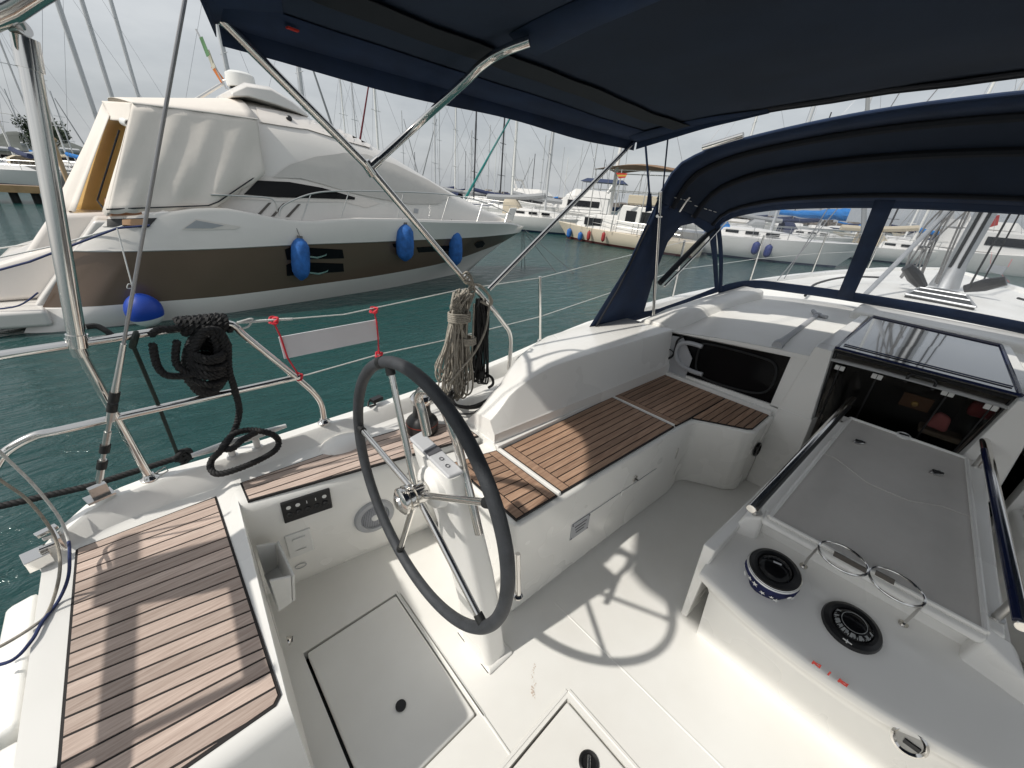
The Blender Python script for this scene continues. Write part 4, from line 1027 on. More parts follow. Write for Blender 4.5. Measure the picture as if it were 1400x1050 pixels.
mb = MB(); r0 = roofrow(0.0); mb.tube(r0, .010, 8); mb.build('edge_piping', navy, hood)
# pale battens / grab bar on the aft edge
i0, i1 = 6, 9
pa, pb = at(962, 205, X=2.70), at(1017, 189, X=2.70)
mb = MB(); mb.tube([pa + Vector((-.02, 0, .01)), pb + Vector((-.02, 0, .012))], .016, 12); mb.build('grab_bar', steel, hood)
hcv = bvh_of(rf)
for (x0, y0, x1, y1, n_) in ((922, 270, 948, 276, 4), (950, 281, 982, 291, 5)):
    for k in range(n_):
        t0, t1 = k / n_, (k + .55) / n_; hs2 = [hcv.ray_cast(CAM, ray(lerp(x0, x1, t), lerp(y0, y1, t)).normalized()) for t in (t0, t1)]
        if hs2[0][0] and hs2[1][0]: mb = MB(); mb.tube([h[0] - ray(x0, y0).normalized() * .012 for h in hs2], .0025, 5); mb.build('stitch', white, hood)
# side panels
for side in (0, 1):
    T_ = (lambda p: mir(p)) if side else (lambda p: Vector(p))
    base = resamp([Vector((2.30, 1.585, .80)), Vector((2.75, 1.56, .815)), Vector((3.15, 1.50, .855)), Vector((3.5, 1.40, .945)), Vector((3.88, 1.28, 1.035))], 20)
    topl = resamp([Vector((2.30, 1.585, .80)), Vector((2.50, 1.52, 1.30)), Vector((2.68, 1.445, 1.74)), Vector((2.95, 1.43, 1.735)), Vector((3.2, 1.395, 1.68)), Vector((3.5, 1.335, 1.60)), Vector((3.65, 1.315, 1.36)), Vector((3.88, 1.28, 1.035))], 20)
    # split into canvas frame (outer) and window (inner): polygon fan in the panel's own plane
    u0 = Vector((1, -.17, .0)).normalized()
    def side_pt(x, z): 
        # panel surface: interpolate Y from X and Z
        yb = interp([(2.3, 1.585), (2.75, 1.56), (3.15, 1.50), (3.5, 1.40), (3.88, 1.28)], x); yt = interp([(2.3, 1.50), (2.68, 1.445), (2.95, 1.43), (3.2, 1.395), (3.5, 1.335), (3.88, 1.28)], x)
        zb = interp([(2.3, .80), (2.75, .815), (3.15, .855), (3.5, .945), (3.88, 1.035)], x); zt = interp([(2.3, .81), (2.68, 1.74), (2.95, 1.735), (3.2, 1.68), (3.5, 1.6), (3.88, 1.036)], x)
        t = 0 if zt - zb < .02 else max(0, min(1, (z - zb) / (zt - zb))); return T_(Vector((x, lerp(yb, yt, t), z)))
    outer = [(2.3, .80), (2.75, .815), (3.15, .855), (3.5, .945), (3.88, 1.035), (3.69, 1.32), (3.5, 1.60), (3.2, 1.68), (2.95, 1.735), (2.68, 1.74), (2.5, 1.30)]
    inner = [(2.995, .905), (3.08, .905), (3.2, .915), (3.5, .985), (3.80, 1.075), (3.63, 1.32), (3.46, 1.53), (3.22, 1.605), (3.08, 1.58), (2.99, 1.46), (2.97, 1.20)]
    mb = MB()
    for i in range(len(outer)):
        j = (i + 1) % len(outer)
        for k in range(3):
            q = []
            for (i_, t_) in ((i, k / 3), (j, k / 3), (j, (k + 1) / 3), (i, (k + 1) / 3)): q.append(side_pt(lerp(outer[i_][0], inner[i_][0], t_), lerp(outer[i_][1], inner[i_][1], t_)))
            mb.poly(q)
    mb.build('side_panel', navy, hood, solid=.003, smooth=50, weld=.0005)
    mb = MB(); cpt = side_pt(3.3, 1.25); ci = mb.vert(cpt); rg_ = [mb.vert(side_pt(*p)) for p in inner]
    for i in range(len(rg_)): mb.face((ci, rg_[i], rg_[(i + 1) % len(rg_)]))
    mb.build('side_window', vinyl, hood, smooth=60)
    if not side:
        mb = MB(); mb.tube([side_pt(2.36, .83) + Vector((0, -.012, 0)), side_pt(2.47, 1.15) + Vector((0, -.012, 0)), side_pt(2.64, 1.58) + Vector((0, -.012, 0))], .008, 8); mb.build('zip', zipm, hood)
    # strap of the bow across the side window
    mb = MB(); a = T_(at(902, 387, Y=1.43)); b = T_(at(996, 291, Y=1.33))
    mb.tube(spline([a, a.lerp(b, .5) + Vector((0, 0, .006)), b], 5), .022, 10); mb.build('bow_sleeve', zipm, hood)
    mb = MB(); mb.tube(spline([a + Vector((.02, -.035, -.02)), a.lerp(b, .5) + Vector((0, -.04, -.03)), b + Vector((0, -.04, -.01)), b + Vector((.05, -.09, .03))], 5), .008, 8)
    mb.tube(spline([T_(at(929, 289, Y=1.40)), T_(at(936, 278, Y=1.37)), T_(at(943, 269, Y=1.34))], 4), .008, 8)
    mb.build('frame_bow', steel, hood)
    mb = MB(); a = T_(at(893, 433, Y=1.465)); b = T_(at(903, 262, Y=1.42)); mb.tube([a, b], .0125, 14); mb.lathe([(.024, -.004), (.024, .004), (.016, .012)], a, n=16); mb.tube([a.lerp(b, .84) + Vector((-.035, -.005, 0)), a.lerp(b, .84) + Vector((.03, .0, 0))], .010, 8); mb.build('hood_post', steel, hood)
# front windows and their canvas bands
nB = 40
bt = resamp(full(B_half), nB); cb_ = resamp(full(C_half), nB)
def front(i, t): 
    p = bt[i].lerp(cb_[i], t); return p + Vector((.02 * math.sin(math.pi * t), 0, .03 * math.sin(math.pi * t)))
mb = MB(); mb.grid([[front(i, t) for i in range(nB + 1)] for t in (0, .2, .4, .6, .8, 1)]); mb.build('front_window', vinyl, hood, smooth=60)
def fband(i0, i1, t0, t1, n_=4, off=.006):
    mb = MB(); rows = [[front(i, lerp(t0, t1, k / n_)) + Vector((-off, 0, 0)) for i in range(i0, i1 + 1)] for k in range(n_ + 1)]; mb.grid(rows); return mb.build('window_band', navy, hood, solid=.004, smooth=60)
fband(0, nB, 0, .07); fband(0, nB, .925, 1.03)
def fstrip(fr_, w_, name='window_band'):
    i = fr_ * nB; mb = MB(); rows = []
    for k in range(9):
        t = k / 8; 
        def P_(q): 
            k0 = int(q); f_ = q - k0; k0 = min(max(k0, 0), nB - 1); return front(k0, t).lerp(front(k0 + 1, t), f_) + Vector((-.010, 0, 0))
        rows.append([P_(max(0, min(nB - .001, i - w_))), P_(max(0, min(nB - .001, i + w_)))])
    mb.grid(rows); return mb.build(name, navy, hood, solid=.004)
def frac_at(px, py):
    best = min(range(0, nB * 10 + 1), key=lambda k: abs((lambda d: CX + F * d.dot(RT) / d.dot(FW))((front(min(int(k / 10), nB), .3) if k / 10 == int(k / 10) else front(int(k / 10), .3).lerp(front(int(k / 10) + 1, .3), k / 10 - int(k / 10))) - CAM) - px)); return best / 10 / nB
f1 = frac_at(1193, 315); fstrip(f1, .62); fstrip(1 - f1, .62); fstrip(.0, .55); fstrip(1.0, .55)
# ================================================================== bimini
bim = thing('bimini', 'flat dark blue bimini canopy on bent steel tubes above the helm', 'bimini', (1.3, YC, 2.1))
YB, YS = 1.50, 2 * YC - 1.50
X0, X1 = .31, 2.37
def bz(x, y):
    s_ = (y - YC) / (YB - YC); z = 2.045 + .16 * (1 - abs(s_) ** 2.1)
    return z - .018 * math.sin(math.pi * (x - X0) / (X1 - X0) * 2) ** 2 * (1 - s_ * s_) + (.005 * math.sin(9 * x + 5 * y) + .004 * math.sin(21 * x - 13 * y + 1) * math.sin(4 * y)) * (1 - s_ * s_)
nx, ny = 30, 36
def xaft(y):
    s_ = abs(y - YC); return interp([(0, -.40), (1.10, -.38), (1.25, -.02), (1.44, .24), (1.67, .31)], s_)
mb = MB(); mb.grid([[(lerp(xaft(lerp(YB, YS, j / ny)), X1, i / nx), lerp(YB, YS, j / ny), bz(lerp(xaft(lerp(YB, YS, j / ny)), X1, i / nx), lerp(YB, YS, j / ny))) for j in range(ny + 1)] for i in range(nx + 1)])
mb.build('canopy', lining, bim, solid=.003, smooth=60)
def bpatch(x0, x1, y0, y1, m_, name, dz=.006, n_=24, wob=0):
    mb = MB(); mb.grid([[(lerp(x0, x1, i / n_), lerp(y0, y1, j / n_), bz(lerp(x0, x1, i / n_), lerp(y0, y1, j / n_)) - dz) for j in range(n_ + 1)] for i in range(n_ + 1)]); return mb.build(name, m_, bim, solid=.002, smooth=60)
# side hems with a hanging edge, front and aft hems
for s_ in (1, -1):
    rows = []
    for i in range(31):
        x = lerp(X0, X1, i / 30); y = YC + s_ * (YB - YC); sag = .012 * math.sin(math.pi * i / 30 * 2) ** 2
        rows.append([(x, y - s_ * .13, bz(x, y - s_ * .13) - .006), (x, y - s_ * .01, bz(x, y) - .008), (x, y + s_ * .004, bz(x, y) - .012), (x, y + s_ * .006, bz(x, y) - .055 - sag)])
    mb = MB(); mb.grid(rows); mb.build('side_hem', navy, bim, solid=.002, smooth=50)
    bpatch(X0 + .12, X1 - .05, YC + s_ * (1.16 - YC), YC + s_ * (1.25 - YC), zipm, 'seam_tape', .014)
rows = [[(X1 + d, lerp(YB, YS, j / ny), bz(X1, lerp(YB, YS, j / ny)) - dz) for j in range(ny + 1)] for d, dz in ((-.05, .006), (-.015, .008), (.008, .008), (.010, .014))]
mb = MB(); mb.grid(rows); mb.build('front_hem', zipm, bim, solid=.002, smooth=50)
for s_ in (1, -1):
    rows = [[(X1 + d * (1 - .75 * (j / 14) ** 2), YC + s_ * lerp(YB - YC, .98, j / 14), bz(X1, YC + s_ * lerp(YB - YC, .98, j / 14)) - dz - .030 * (k_ == 3) * (1 - j / 14)) for j in range(15)] for k_, (d, dz) in enumerate(((-.15, .009), (-.02, .011), (.010, .012), (.014, .018)))]
    mb = MB(); mb.grid(rows); mb.build('corner_patch', navy, bim, solid=.002, smooth=50)
rows = [[(xaft(lerp(YB, YS, j / ny)) + d, lerp(YB, YS, j / ny), bz(xaft(lerp(YB, YS, j / ny)), lerp(YB, YS, j / ny)) - dz) for j in range(ny + 1)] for d, dz in ((.16, .006), (.02, .008), (-.008, .012), (-.012, .04))]
mb = MB(); mb.grid(rows); mb.build('aft_hem', navy, bim, solid=.002, smooth=50)
# bow pocket across the canopy, widening at its end
xb = 1.02
mb = MB()
rows = []
for j in range(31):
    y = lerp(1.075, 2 * YC - 1.075, j / 30); w_ = .05 + .03 * math.cos(2 * math.pi * j / 30) ** 2
    rows.append([(xb - w_, y, bz(xb, y) - .008), (xb - w_ * .4, y, bz(xb, y) - .030), (xb + w_ * .4, y, bz(xb, y) - .030), (xb + w_, y, bz(xb, y) - .008)])
mb.grid(rows); mb.build('bow_pocket', navy, bim, solid=.002, smooth=60)
def bow(m_):
    t1 = [m_(at(638, 386, Y=1.60)), m_(at(505, 230, Y=1.565)), m_(at(318, 42, Y=1.50))]
    fb = m_(Vector((.24, YB - .08, bz(.31, 1.45) - .01)))
    mb = MB(); mb.tube([t1[0], t1[1], t1[2], t1[2] + (t1[2] - t1[1]) * .06], .0138, 14); mb.build('frame_tube', steel, bim)
    mb = MB(); mb.tube(spline([t1[1] + (m_(at(640, 108, Y=1.50)) - t1[1]) * .05, t1[1].lerp(m_(at(640, 108, Y=1.50)), .5), m_(at(634, 113, Z=2.005)), m_(at(655, 92, Z=2.035)), m_(at(675, 77, Z=2.058)), m_(at(697, 66, Z=2.070)), m_(at(724, 56, Z=2.085))], 6), .0138, 14); mb.build('frame_tube', steel, bim)
    mb = MB(); mb.tube([t1[1] + Vector((.015, 0, -.02)), t1[1] + Vector((-.015, 0, .02))], .0185, 12); mb.build('tube_joint', steel, bim); mb = MB(); mb.tube([t1[1] + (m_(at(640, 108, Y=1.50)) - t1[1]) * k for k in (-.01, .09)], .017, 12); mb.build('tube_joint', steel, bim)
    b3 = m_(at(668, 396, Y=1.60)); mb = MB(); mb.tube([b3, m_(at(868, 192, Y=1.50)), m_(at(868, 192, Y=1.50)) + (m_(at(868, 192, Y=1.50)) - b3) * .03], .0125, 14); mb.build('frame_tube', steel, bim)
    mb = MB(); mb.tube(spline([m_(at(696, 505, Y=1.66)), m_(at(698, 470, Y=1.65)), m_(at(696, 454, Y=1.645)), m_(at(688, 442, Y=1.64)), m_(at(668, 416, Y=1.62)), m_(at(634, 378, Y=1.60))], 6), .0138, 14); mb.build('frame_foot', steel, bim)
bow(I); bow(mir)
mb = MB(); s_a, s_b = at(882, 191, Y=1.49), at(888, 266, Y=1.47)
mb.tube([s_a, s_b], .007, 6); c0 = at(888, 264, Y=1.47); mb.slab([c0 + Vector((-.02, 0, 0)), c0 + Vector((.02, 0, 0)), at(890, 288, Y=1.48) + Vector((.01, 0, 0)), at(882, 290, Y=1.48)], .004); mb.tube([at(914, 180, X=2.37), at(906, 262, X=2.66)], .005, 6)
mb.build('tie_strap', navy, bim)
mb = MB(); mb.box(at(400, 40, Y=1.40), (.03, .012, .004), rz=.2); mb.build('red_tab', redp, bim)
mb = MB(); mb.tube(spline([at(640, 30, Z=2.13), at(665, 22, Z=2.14), at(690, 25, Z=2.13), at(712, 18, Z=2.13)], 5), .0035, 6); mb.build('loose_cord', zipm, bim)

# ================================================================== stern arch pole at the port quarter
arch = thing('stern_pole', 'shiny thick steel pole with a fork fitting clamped to the stern rail', 'pole', yp(106, 470))
pt_, pf_ = at(36, 62, Y=1.69), yp(107, 470)
rP = .0205
mb = MB(); mb.tube([pf_, pt_], rP, 20); pl_ = mb.build('pole', steel, arch)
d = (pt_ - pf_).normalized()
mb = MB(); mb.tube([pt_ - d * .05, pt_ + d * .015], rP * 1.18, 18); mb.build('collar', steel, arch); mb = MB(); mb.tube([pf_ - d * .01, pf_ + d * .03], rP * 1.2, 18); mb.build('collar', steel, arch)
fk = at(25, 37, Y=1.69)
mb = MB(); mb.lathe([(.021, -.010), (.021, .010)], fk, (.6, -.6, .3), 20); mb.tube([pt_ - d * .0, fk], .015, 10); mb.tube([fk, at(14, 22, Y=1.67)], .018, 12, rr=[.015, .02]); mb.lathe([(.008, -.014), (.008, .014)], fk, (.6, -.6, .3), 12); mb.build('fork_end', dsteel, arch)
mb = MB(); mb.tube([at(-40, 28, Y=1.66), at(6, 8, Y=1.66), at(40, -14, Y=1.66), at(120, -60, Y=1.66)], .031, 18); mb.build('cross_tube', steel, arch)
# ---- unseen shapes added astern to throw the broad shadow over the teak
sg = thing('stern_shadow_caster', 'unseen white shape added behind the helm seat to cast the shadow on its teak', 'shadow caster', (-1.0, 1.2, .5))
def shade(px, py, h, Z=.55):
    """the point at height h whose shadow falls on the seat at this pixel"""
    p = at(px, py, Z=Z); k = (h - Z); return Vector((p.x - SUN.x / -SUN.z * k, p.y - SUN.y / -SUN.z * k, h))
mb = MB(); a, b = shade(175, 735, 1.2), shade(155, 1050, .85); mb.tube([a, b, Vector((b.x, b.y, -.3))], .026, 10); mb.build('upright', alu, sg)
q = [shade(131, 782, 1.1), shade(340, 725, 1.1), shade(352, 790, 1.02), shade(270, 812, 1.02), shade(178, 828, 1.02), shade(126, 831, 1.02)]
mb = MB(); mb.slab(q, .02); mb.build('plank', gel, sg)  # added slab, outlined by the shadow it has to cast
mb = MB(); mb.tube([shade(60, 1062, .9), shade(235, 980, 1.0), shade(375, 912, 1.1)], .013, 8); mb.build('brace', alu, sg)
mb = MB(); mb.tube([shade(325, 790, 1.02), shade(352, 930, .95)], .020, 8); mb.build('brace', alu, sg)
# ================================================================== ropes and lines on our boat
def rail_pt(px): return yp(px, interp([(105, 470), (240, 450), (305, 443), (320, 446)], px))
rope = thing('mooring_rope', 'thick black rope coiled and hung on the stern rail, its tail looped over the cleat', 'rope', yp(275, 500))
mb = MB(); rnd = random.Random(11)
path = []
for k in range(9):                                     # turns round the rail
    px = 246 + k * 7.6
    for a in [i * math.pi / 4 for i in range(8)]:
        path.append(rail_pt(px + a * .9) + Vector((.004 * math.sin(a * 3), -.026 * math.cos(a), .026 * math.sin(a) + .006)))
twist_rope(mb, path, .0125, .035, 3, 5)
twist_rope(mb, spline([yp(206, 458, 1.67), yp(216, 451, 1.66), yp(230, 450, 1.655), yp(246, 448, 1.655)], 6), .0125, .035, 3, 5)
def pxloop(cx, cy, w_, h_, Y, tilt=0, n=16, jit=2.0, q=0):
    pts = []
    for i in range(n):
        a = 2 * math.pi * i / n; x = cx + w_ * math.cos(a) + tilt * math.sin(a) + rnd.uniform(-jit, jit); y = cy + h_ * math.sin(a) + rnd.uniform(-jit, jit); pts.append(at(x, y, Y=Y + q * math.cos(a)))
    return pts
for k in range(11):                                    # the hanging coil
    pts = pxloop(283 + rnd.uniform(-5, 5), 490 + rnd.uniform(-3, 5), 21 + rnd.uniform(-5, 7), 42 + rnd.uniform(-5, 6), 1.665 + rnd.uniform(-.03, .03), -3, jit=1.5)
    twist_rope(mb, spline(pts + pts[:1], 3), .0125, .04, 3, 5)
for k, cy in enumerate((488, 496, 503, 511, 475, 482)):           # turns that bind the coil
    pts = pxloop(284, cy + rnd.uniform(-2, 2), 25 - k * .6, 5 + rnd.uniform(0, 3), 1.665, 0, 12, .6, .0)
    pts = [p + Vector((0, -.055 * math.sin(2 * math.pi * i / 12), 0)) for i, p in enumerate(pts)]
    twist_rope(mb, spline(pts + pts[:1], 3), .0125, .04, 3, 5)
twist_rope(mb, spline([yp(209, 470, 1.65), yp(211, 485, 1.65), yp(216, 502, 1.65), yp(228, 513, 1.64), yp(250, 514, 1.64), yp(272, 509, 1.63)], 6), .0125, .04, 3, 6)
twist_rope(mb, spline([yp(242, 466, 1.65), yp(240, 490, 1.65), yp(245, 503, 1.64), yp(262, 512, 1.64)], 6), .0125, .04, 3, 6)
twist_rope(mb, spline([yp(312, 470, 1.65), yp(313, 505, 1.64), yp(320, 530, 1.65), yp(327, 560, 1.68), yp(322, 585, 1.68), at(312, 603, Z=.76), at(300, 618, Z=.74), at(290, 628, Z=.685), at(288, 640, Z=.68), at(297, 648, Z=.67), at(320, 643, Z=.67), at(352, 630, Z=.67), at(376, 616, Z=.67), at(381, 603, Z=.685), at(370, 593, Z=.74), at(345, 588, Z=.755), at(322, 592, Z=.765), at(309, 604, Z=.75), at(303, 614, Z=.735)], 6), .0125, .04, 3, 6)
twist_rope(mb, spline([at(303, 614, Z=.735), at(318, 613, Z=.745), at(331, 602, Z=.75), at(350, 591, Z=.765)], 6), .0125, .04, 3, 6)
mb.build('coil', blackrope, rope, smooth=60)
r2 = thing('mooring_line', 'taut black laid rope running aft from beside the cleat over the water', 'rope', at(200, 640, Y=1.78))
mb = MB(); twist_rope(mb, [at(258, 621, Y=1.80), at(120, 665, Y=1.82), at(0, 692, Y=1.86), at(-140, 730, Y=1.9)], .0125, .045, 3, 6); 
for k in range(5): mb.tube(spline([at(244 + k * 2, 618, Y=1.80), at(246 + rnd.uniform(-8, 14), 622 + rnd.uniform(-8, 8), Y=1.79), at(250 + rnd.uniform(-14, 14), 628 + rnd.uniform(-8, 8), Y=1.80)], 4), .009, 6)
mb.build('laid_rope', blackrope, r2, smooth=60)
r3 = thing('thin_line', 'thin dark green line falling from the stern rail to the knot beside the cleat', 'rope', at(200, 500, Y=1.72))
mb = MB(); mb.tube([yp(181, 470, 1.69), at(215, 550, Y=1.74), at(243, 622, Y=1.80)], .0062, 8); mb.tube(spline([yp(187, 455), yp(184, 464, 1.66), yp(181, 474)], 4), .010, 8); mb.build('line', mat('dark_green_rope', (.012, .022, .018), .7), r3)
r4 = thing('black_strap', 'short black strap bound on the stern rail beside the thick pole', 'strap', yp(140, 455))
mb = MB(); mb.tube(spline([yp(118, 447, 1.71), yp(132, 446, 1.71), yp(146, 453, 1.70), yp(157, 462, 1.685)], 5), .009, 8); mb.build('strap', rubber, r4)
# blue and white lines looping over the stern corner
for k, (lab, pts, m_) in enumerate((('pale cord hanging in the outer arc over the stern corner, blue in its lower half', [(-40, 575, 'Y'), (0, 618, 'Y'), (45, 662, 'Y'), (80, 706, 'Y'), (93, 737, 'Z'), (95, 760, 'Z'), (93, 790, 'Z'), (80, 821, 'R'), (58, 850, 'R'), (43, 876, 'R'), (14, 904, 'R'), (-40, 915, 'R')], navyrope),
                       ('tan cord hanging in the inner arc over the stern corner', [(-40, 622, 'Y'), (0, 656, 'Y'), (37, 683, 'Y'), (69, 723, 'Y'), (81, 757, 'Z'), (80, 793, 'Z'), (66, 836, 'R'), (46, 856, 'R'), (0, 884, 'R'), (-40, 900, 'R')], beigerope))):
    t = thing('hanging_cord', lab, 'cord', at(60, 700, Y=1.6))
    Q = [at(x, y, Y=1.55 - .03 * k) if w_ == 'Y' else (at(x, y, Z=.625 if w_ == 'Z' else .556) if w_ in 'ZR' else at(x, y, X=-.55 - .012 * k)) for x, y, w_ in pts]
    sp = spline(Q, 8)
    if k == 0:
        MB().tube(sp[:34], .0042, 8).build('pale_length', whiterope, t); MB().tube(sp[33:], .0042, 8).build('blue_length', m_, t)
    else: MB().tube(sp, .0042, 8).build('cord', m_, t)
# coils of beige and black rope hung where the bimini frame meets the rail
br = thing('rope_bundle', 'bundle of beige rope gathered and hung from the foot of the bimini frame', 'rope', at(630, 470, Y=1.6))
mb = MB(); rnd = random.Random(21)
for k in range(34):
    xt = 630 + rnd.uniform(-8, 12); xb_ = 622 + rnd.uniform(-20, 22); yb_ = 520 + rnd.uniform(-14, 30); w_ = rnd.uniform(3, 9); Y = 1.60 + rnd.uniform(-.05, .05)
    bend = 438
    mx_ = lambda t: lerp(628, xb_, t)
    pts = [at(xt - w_ * .4, 398 + rnd.uniform(-4, 8), Y=Y), at(622 + rnd.uniform(-6, 10), 418, Y=Y), at(624 + rnd.uniform(-8, 12), 432, Y=Y), at(lerp(624, xb_, .5) - w_, 478, Y=Y), at(xb_ - w_, yb_ - 14, Y=Y), at(xb_, yb_, Y=Y), at(xb_ + w_, yb_ - 14, Y=Y), at(lerp(628, xb_, .5) + w_, 475, Y=Y), at(630 + rnd.uniform(-8, 10), 430, Y=Y), at(xt + w_, 402, Y=Y)]
    mb.tube(spline(pts, 5), .0052, 6)
for k in range(5): 
    pts = [at(628 + 15 * math.cos(a), 428 + k * 2.6 + 3 * math.sin(a), Y=1.60 - .07 * math.sin(a) - 0.0) for a in [2 * math.pi * i / 14 for i in range(14)]]; mb.tube(spline(pts, 3, True), .0055, 6, closed=True)
for k in range(4):
    pts = [at(640 + 10 * math.cos(a), 462 + k * 2.4 + 3 * math.sin(a), Y=1.60 - .06 * math.sin(a)) for a in [2 * math.pi * i / 14 for i in range(14)]]; mb.tube(spline(pts, 3, True), .0055, 6, closed=True)
for k in range(4): mb.tube(spline([at(634 + k * 4, 384 + k * 2, Y=1.57), at(655 + k, 391, Y=1.56), at(668 + k * 1.5, 404 + k * 2, Y=1.57), at(669, 418, Y=1.58), at(660 - k, 412, Y=1.58)], 6), .0055, 6)
mb.tube(spline([at(669, 418, Y=1.58), at(664, 450, Y=1.55), at(650, 480, Y=1.54), at(630, 505, Y=1.54), at(612, 528, Y=1.55)], 6), .006, 8)
mb.tube([at(648, 415, Y=1.56), at(646, 470, Y=1.56), at(643, 518, Y=1.58)], .0055, 6)
for k in range(4): mb.tube(spline([at(632 + k * 3, 376 + k * 4, Y=1.575), at(639 + k * 2, 372 + k * 4, Y=1.56), at(646 + k, 384 + k * 5, Y=1.57), at(640, 395 + k * 2, Y=1.58)], 5), .0055, 6)
mb.build('rope_coil', beigerope, br, smooth=60)
kb = thing('rope_bundle', 'bundle of black rope hung just forward of the beige bundle on the same tube', 'rope', at(660, 470, Y=1.62))
mb = MB()
for k in range(22):
    xt = 657 + rnd.uniform(-6, 7); xb_ = 656 + rnd.uniform(-9, 8); yb_ = 518 + rnd.uniform(-14, 8); w_ = rnd.uniform(2, 5); Y = 1.63 + rnd.uniform(-.03, .03)
    mb.tube(spline([at(xt, 408, Y=Y), at(xt - w_, 440, Y=Y), at(xb_ - w_, yb_ - 10, Y=Y), at(xb_, yb_, Y=Y), at(xb_ + w_, yb_ - 10, Y=Y), at(xt + w_, 440, Y=Y), at(xt, 410, Y=Y)], 5), .0055, 6)
mb.tube(spline([at(662, 500, Y=1.6), at(660, 508, Z=.72), at(672, 516, Z=.71), at(674, 525, Z=.69), at(668, 530, Z=.68)], 6), .008, 8)
mb.lathe([(.02, -.02), (.024, 0), (.02, .02)], at(656, 512, Y=1.6), (.3, .2, 1), 12)
mb.build('rope_coil', blackrope, kb, smooth=60)
dl = thing('deck_lines', 'tangle of grey and black lines lying on the deck under the hanging rope bundles', 'rope', at(660, 555, Z=.62))
mb = MB(); mbk = MB()
for k in range(9):
    o_ = rnd.uniform(-5, 5); Z_ = .60 + .012 * k
    (mbk if k % 3 else mb).tube(spline([at(620 + o_, 530 + k, Z=Z_), at(617 + o_, 545, Z=Z_), at(628 + o_, 556 + o_ * .5, Z=Z_), at(650 + o_, 557 + o_ * .4, Z=Z_), at(672 + o_, 548 + o_ * .5, Z=Z_ + .02), at(690 + o_ * .5, 534 + o_ * .6, Z=Z_ + .06), at(704 + o_ * .3, 522 + o_ * .5, Z=Z_ + .1)], 6), .0062, 8)
mb.tube(spline([at(586, 540, Z=.66), at(603, 548, Z=.62), at(612, 562, Z=.60), at(640, 566, Z=.60), at(656, 560, Z=.6)], 6), .0065, 8)
mb.build('grey_line', greyrope, dl, smooth=60); mbk.build('black_line', blackrope, dl, smooth=60)
# small shackle and block on the gunwale, rope pad, blocks under the coil
mb = MB(); q = at(515, 548, Z=.68); mb.box(q + Vector((0, 0, .01)), (.06, .035, .02), rz=.2); q2 = at(503, 556, Z=.67); mb.tube(spline([q2, q2 + Vector((.02, .02, .02)), q2 + Vector((.04, 0, .0)), q2 + Vector((.0, -.02, .01))], 4), .006, 6); mb.build('deck_shackle', black, yacht, bevel=.005)
# pale board hung between the guard wires on red cord
bd = thing('name_board', 'blank pale rectangular board tied with red cord between the guard wires', 'board', at(450, 462, Y=1.69))
c4 = [at(381, 461, Y=1.692), at(515, 437, Y=1.692), at(519, 464, Y=1.686), at(389, 491, Y=1.686)]
mb = MB(); mb.slab([c4[3], c4[2], c4[1], c4[0]], .006); mb.build('panel', board, bd, bevel=.001)
mb = MB(); k_ = Vector((0, -.006, 0))
for pts in (((373, 438), (384, 461), (393, 489), (410, 515)), ((511, 424), (515, 440), (517, 462), (518, 484))): mb.tube([at(*p, Y=1.685) for p in pts], .0034, 6)
for p in ((374, 438), (511, 424), (408, 515), (518, 485)):
    q = at(*p, Y=1.685)
    for j in range(3): mb.tube(spline([q + Vector((.014 * math.cos(a + j), .014 * math.sin(a), .012 * math.sin(a + j * 2))) for a in [i * math.pi / 3 for i in range(6)]], 3, True), .0036, 6, closed=True)
mb.tube([at(400, 515, Y=1.68), at(411, 513, Y=1.68)], .004, 6)
mb.build('red_cord', redcord, bd)
fb = thing('name_board', 'pale board with red cords hung on the far starboard guard wires of the foredeck', 'board', at(1362, 366, Y=-1.9))
c4 = [at(1354, 361, Y=-1.95), at(1378, 365, Y=-1.95), at(1370, 376, Y=-1.95), at(1348, 370, Y=-1.95)]
mb = MB(); mb.slab(c4, .01); mb.build('panel', board, fb)
mb = MB(); mb.tube([c4[1], at(1384, 354, Y=-1.95)], .006, 6); mb.tube([c4[2], at(1380, 386, Y=-1.95)], .006, 6); mb.tube([c4[0], at(1356, 345, Y=-1.95)], .006, 6); mb.build('red_cord', redcord, fb)

# ================================================================== the motor yacht alongside
YM = 10.3
cream = mat('cream_gelcoat', (.76, .71, .66), .25, var=.04, vscale=1.5, coat=.4, rvar=.06)
mwhite = mat('yacht_white', (.74, .71, .67), .28, var=.04, vscale=1.2, coat=.4)
brown = mat('bronze_paint', (.150, .102, .070), .32, .35, var=.06, vscale=.8, coat=.5)
bottom = mat('antifoul', (.015, .018, .017), .7)
screen = mat('grey_mesh_cover', (.58, .555, .52), .85, var=.05, vscale=3)
coverm = mat('white_cover_cloth', (.74, .69, .63), .85, var=.04, vscale=1.5, bump=.22, bscale=4, dist=.03)
tanm = mat('tan_lining', (.62, .40, .13), .7, var=.12, vscale=2)
my = thing('motor_yacht', 'white and bronze motor yacht with a cream cockpit cover moored alongside', 'motor yacht', (4, YM, W))
bsT = [(-2, 1.74), (-.5, 1.80), (2, 1.85), (4, 1.75), (6, 1.45), (8, .95), (9.4, .45), (10.2, 0.0)]
bwT = [(-2, 1.72), (.8, 1.73), (2.6, 1.42), (4.7, 1.0), (7.1, .2), (7.8, 0.0)]
def bs(x): return sinterp(bsT, x) if x < 9.8 else interp(bsT, x)
def bw(x): return max(0, sinterp(bwT, x))
zS = [(-.2, .90), (.3, .96), (1.0, 1.11), (1.35, 1.12), (1.9, .98), (2.3, .915), (2.8, .90), (3.3, .985), (4.9, .98), (7.1, .93), (9.1, .875), (10.2, .70)]
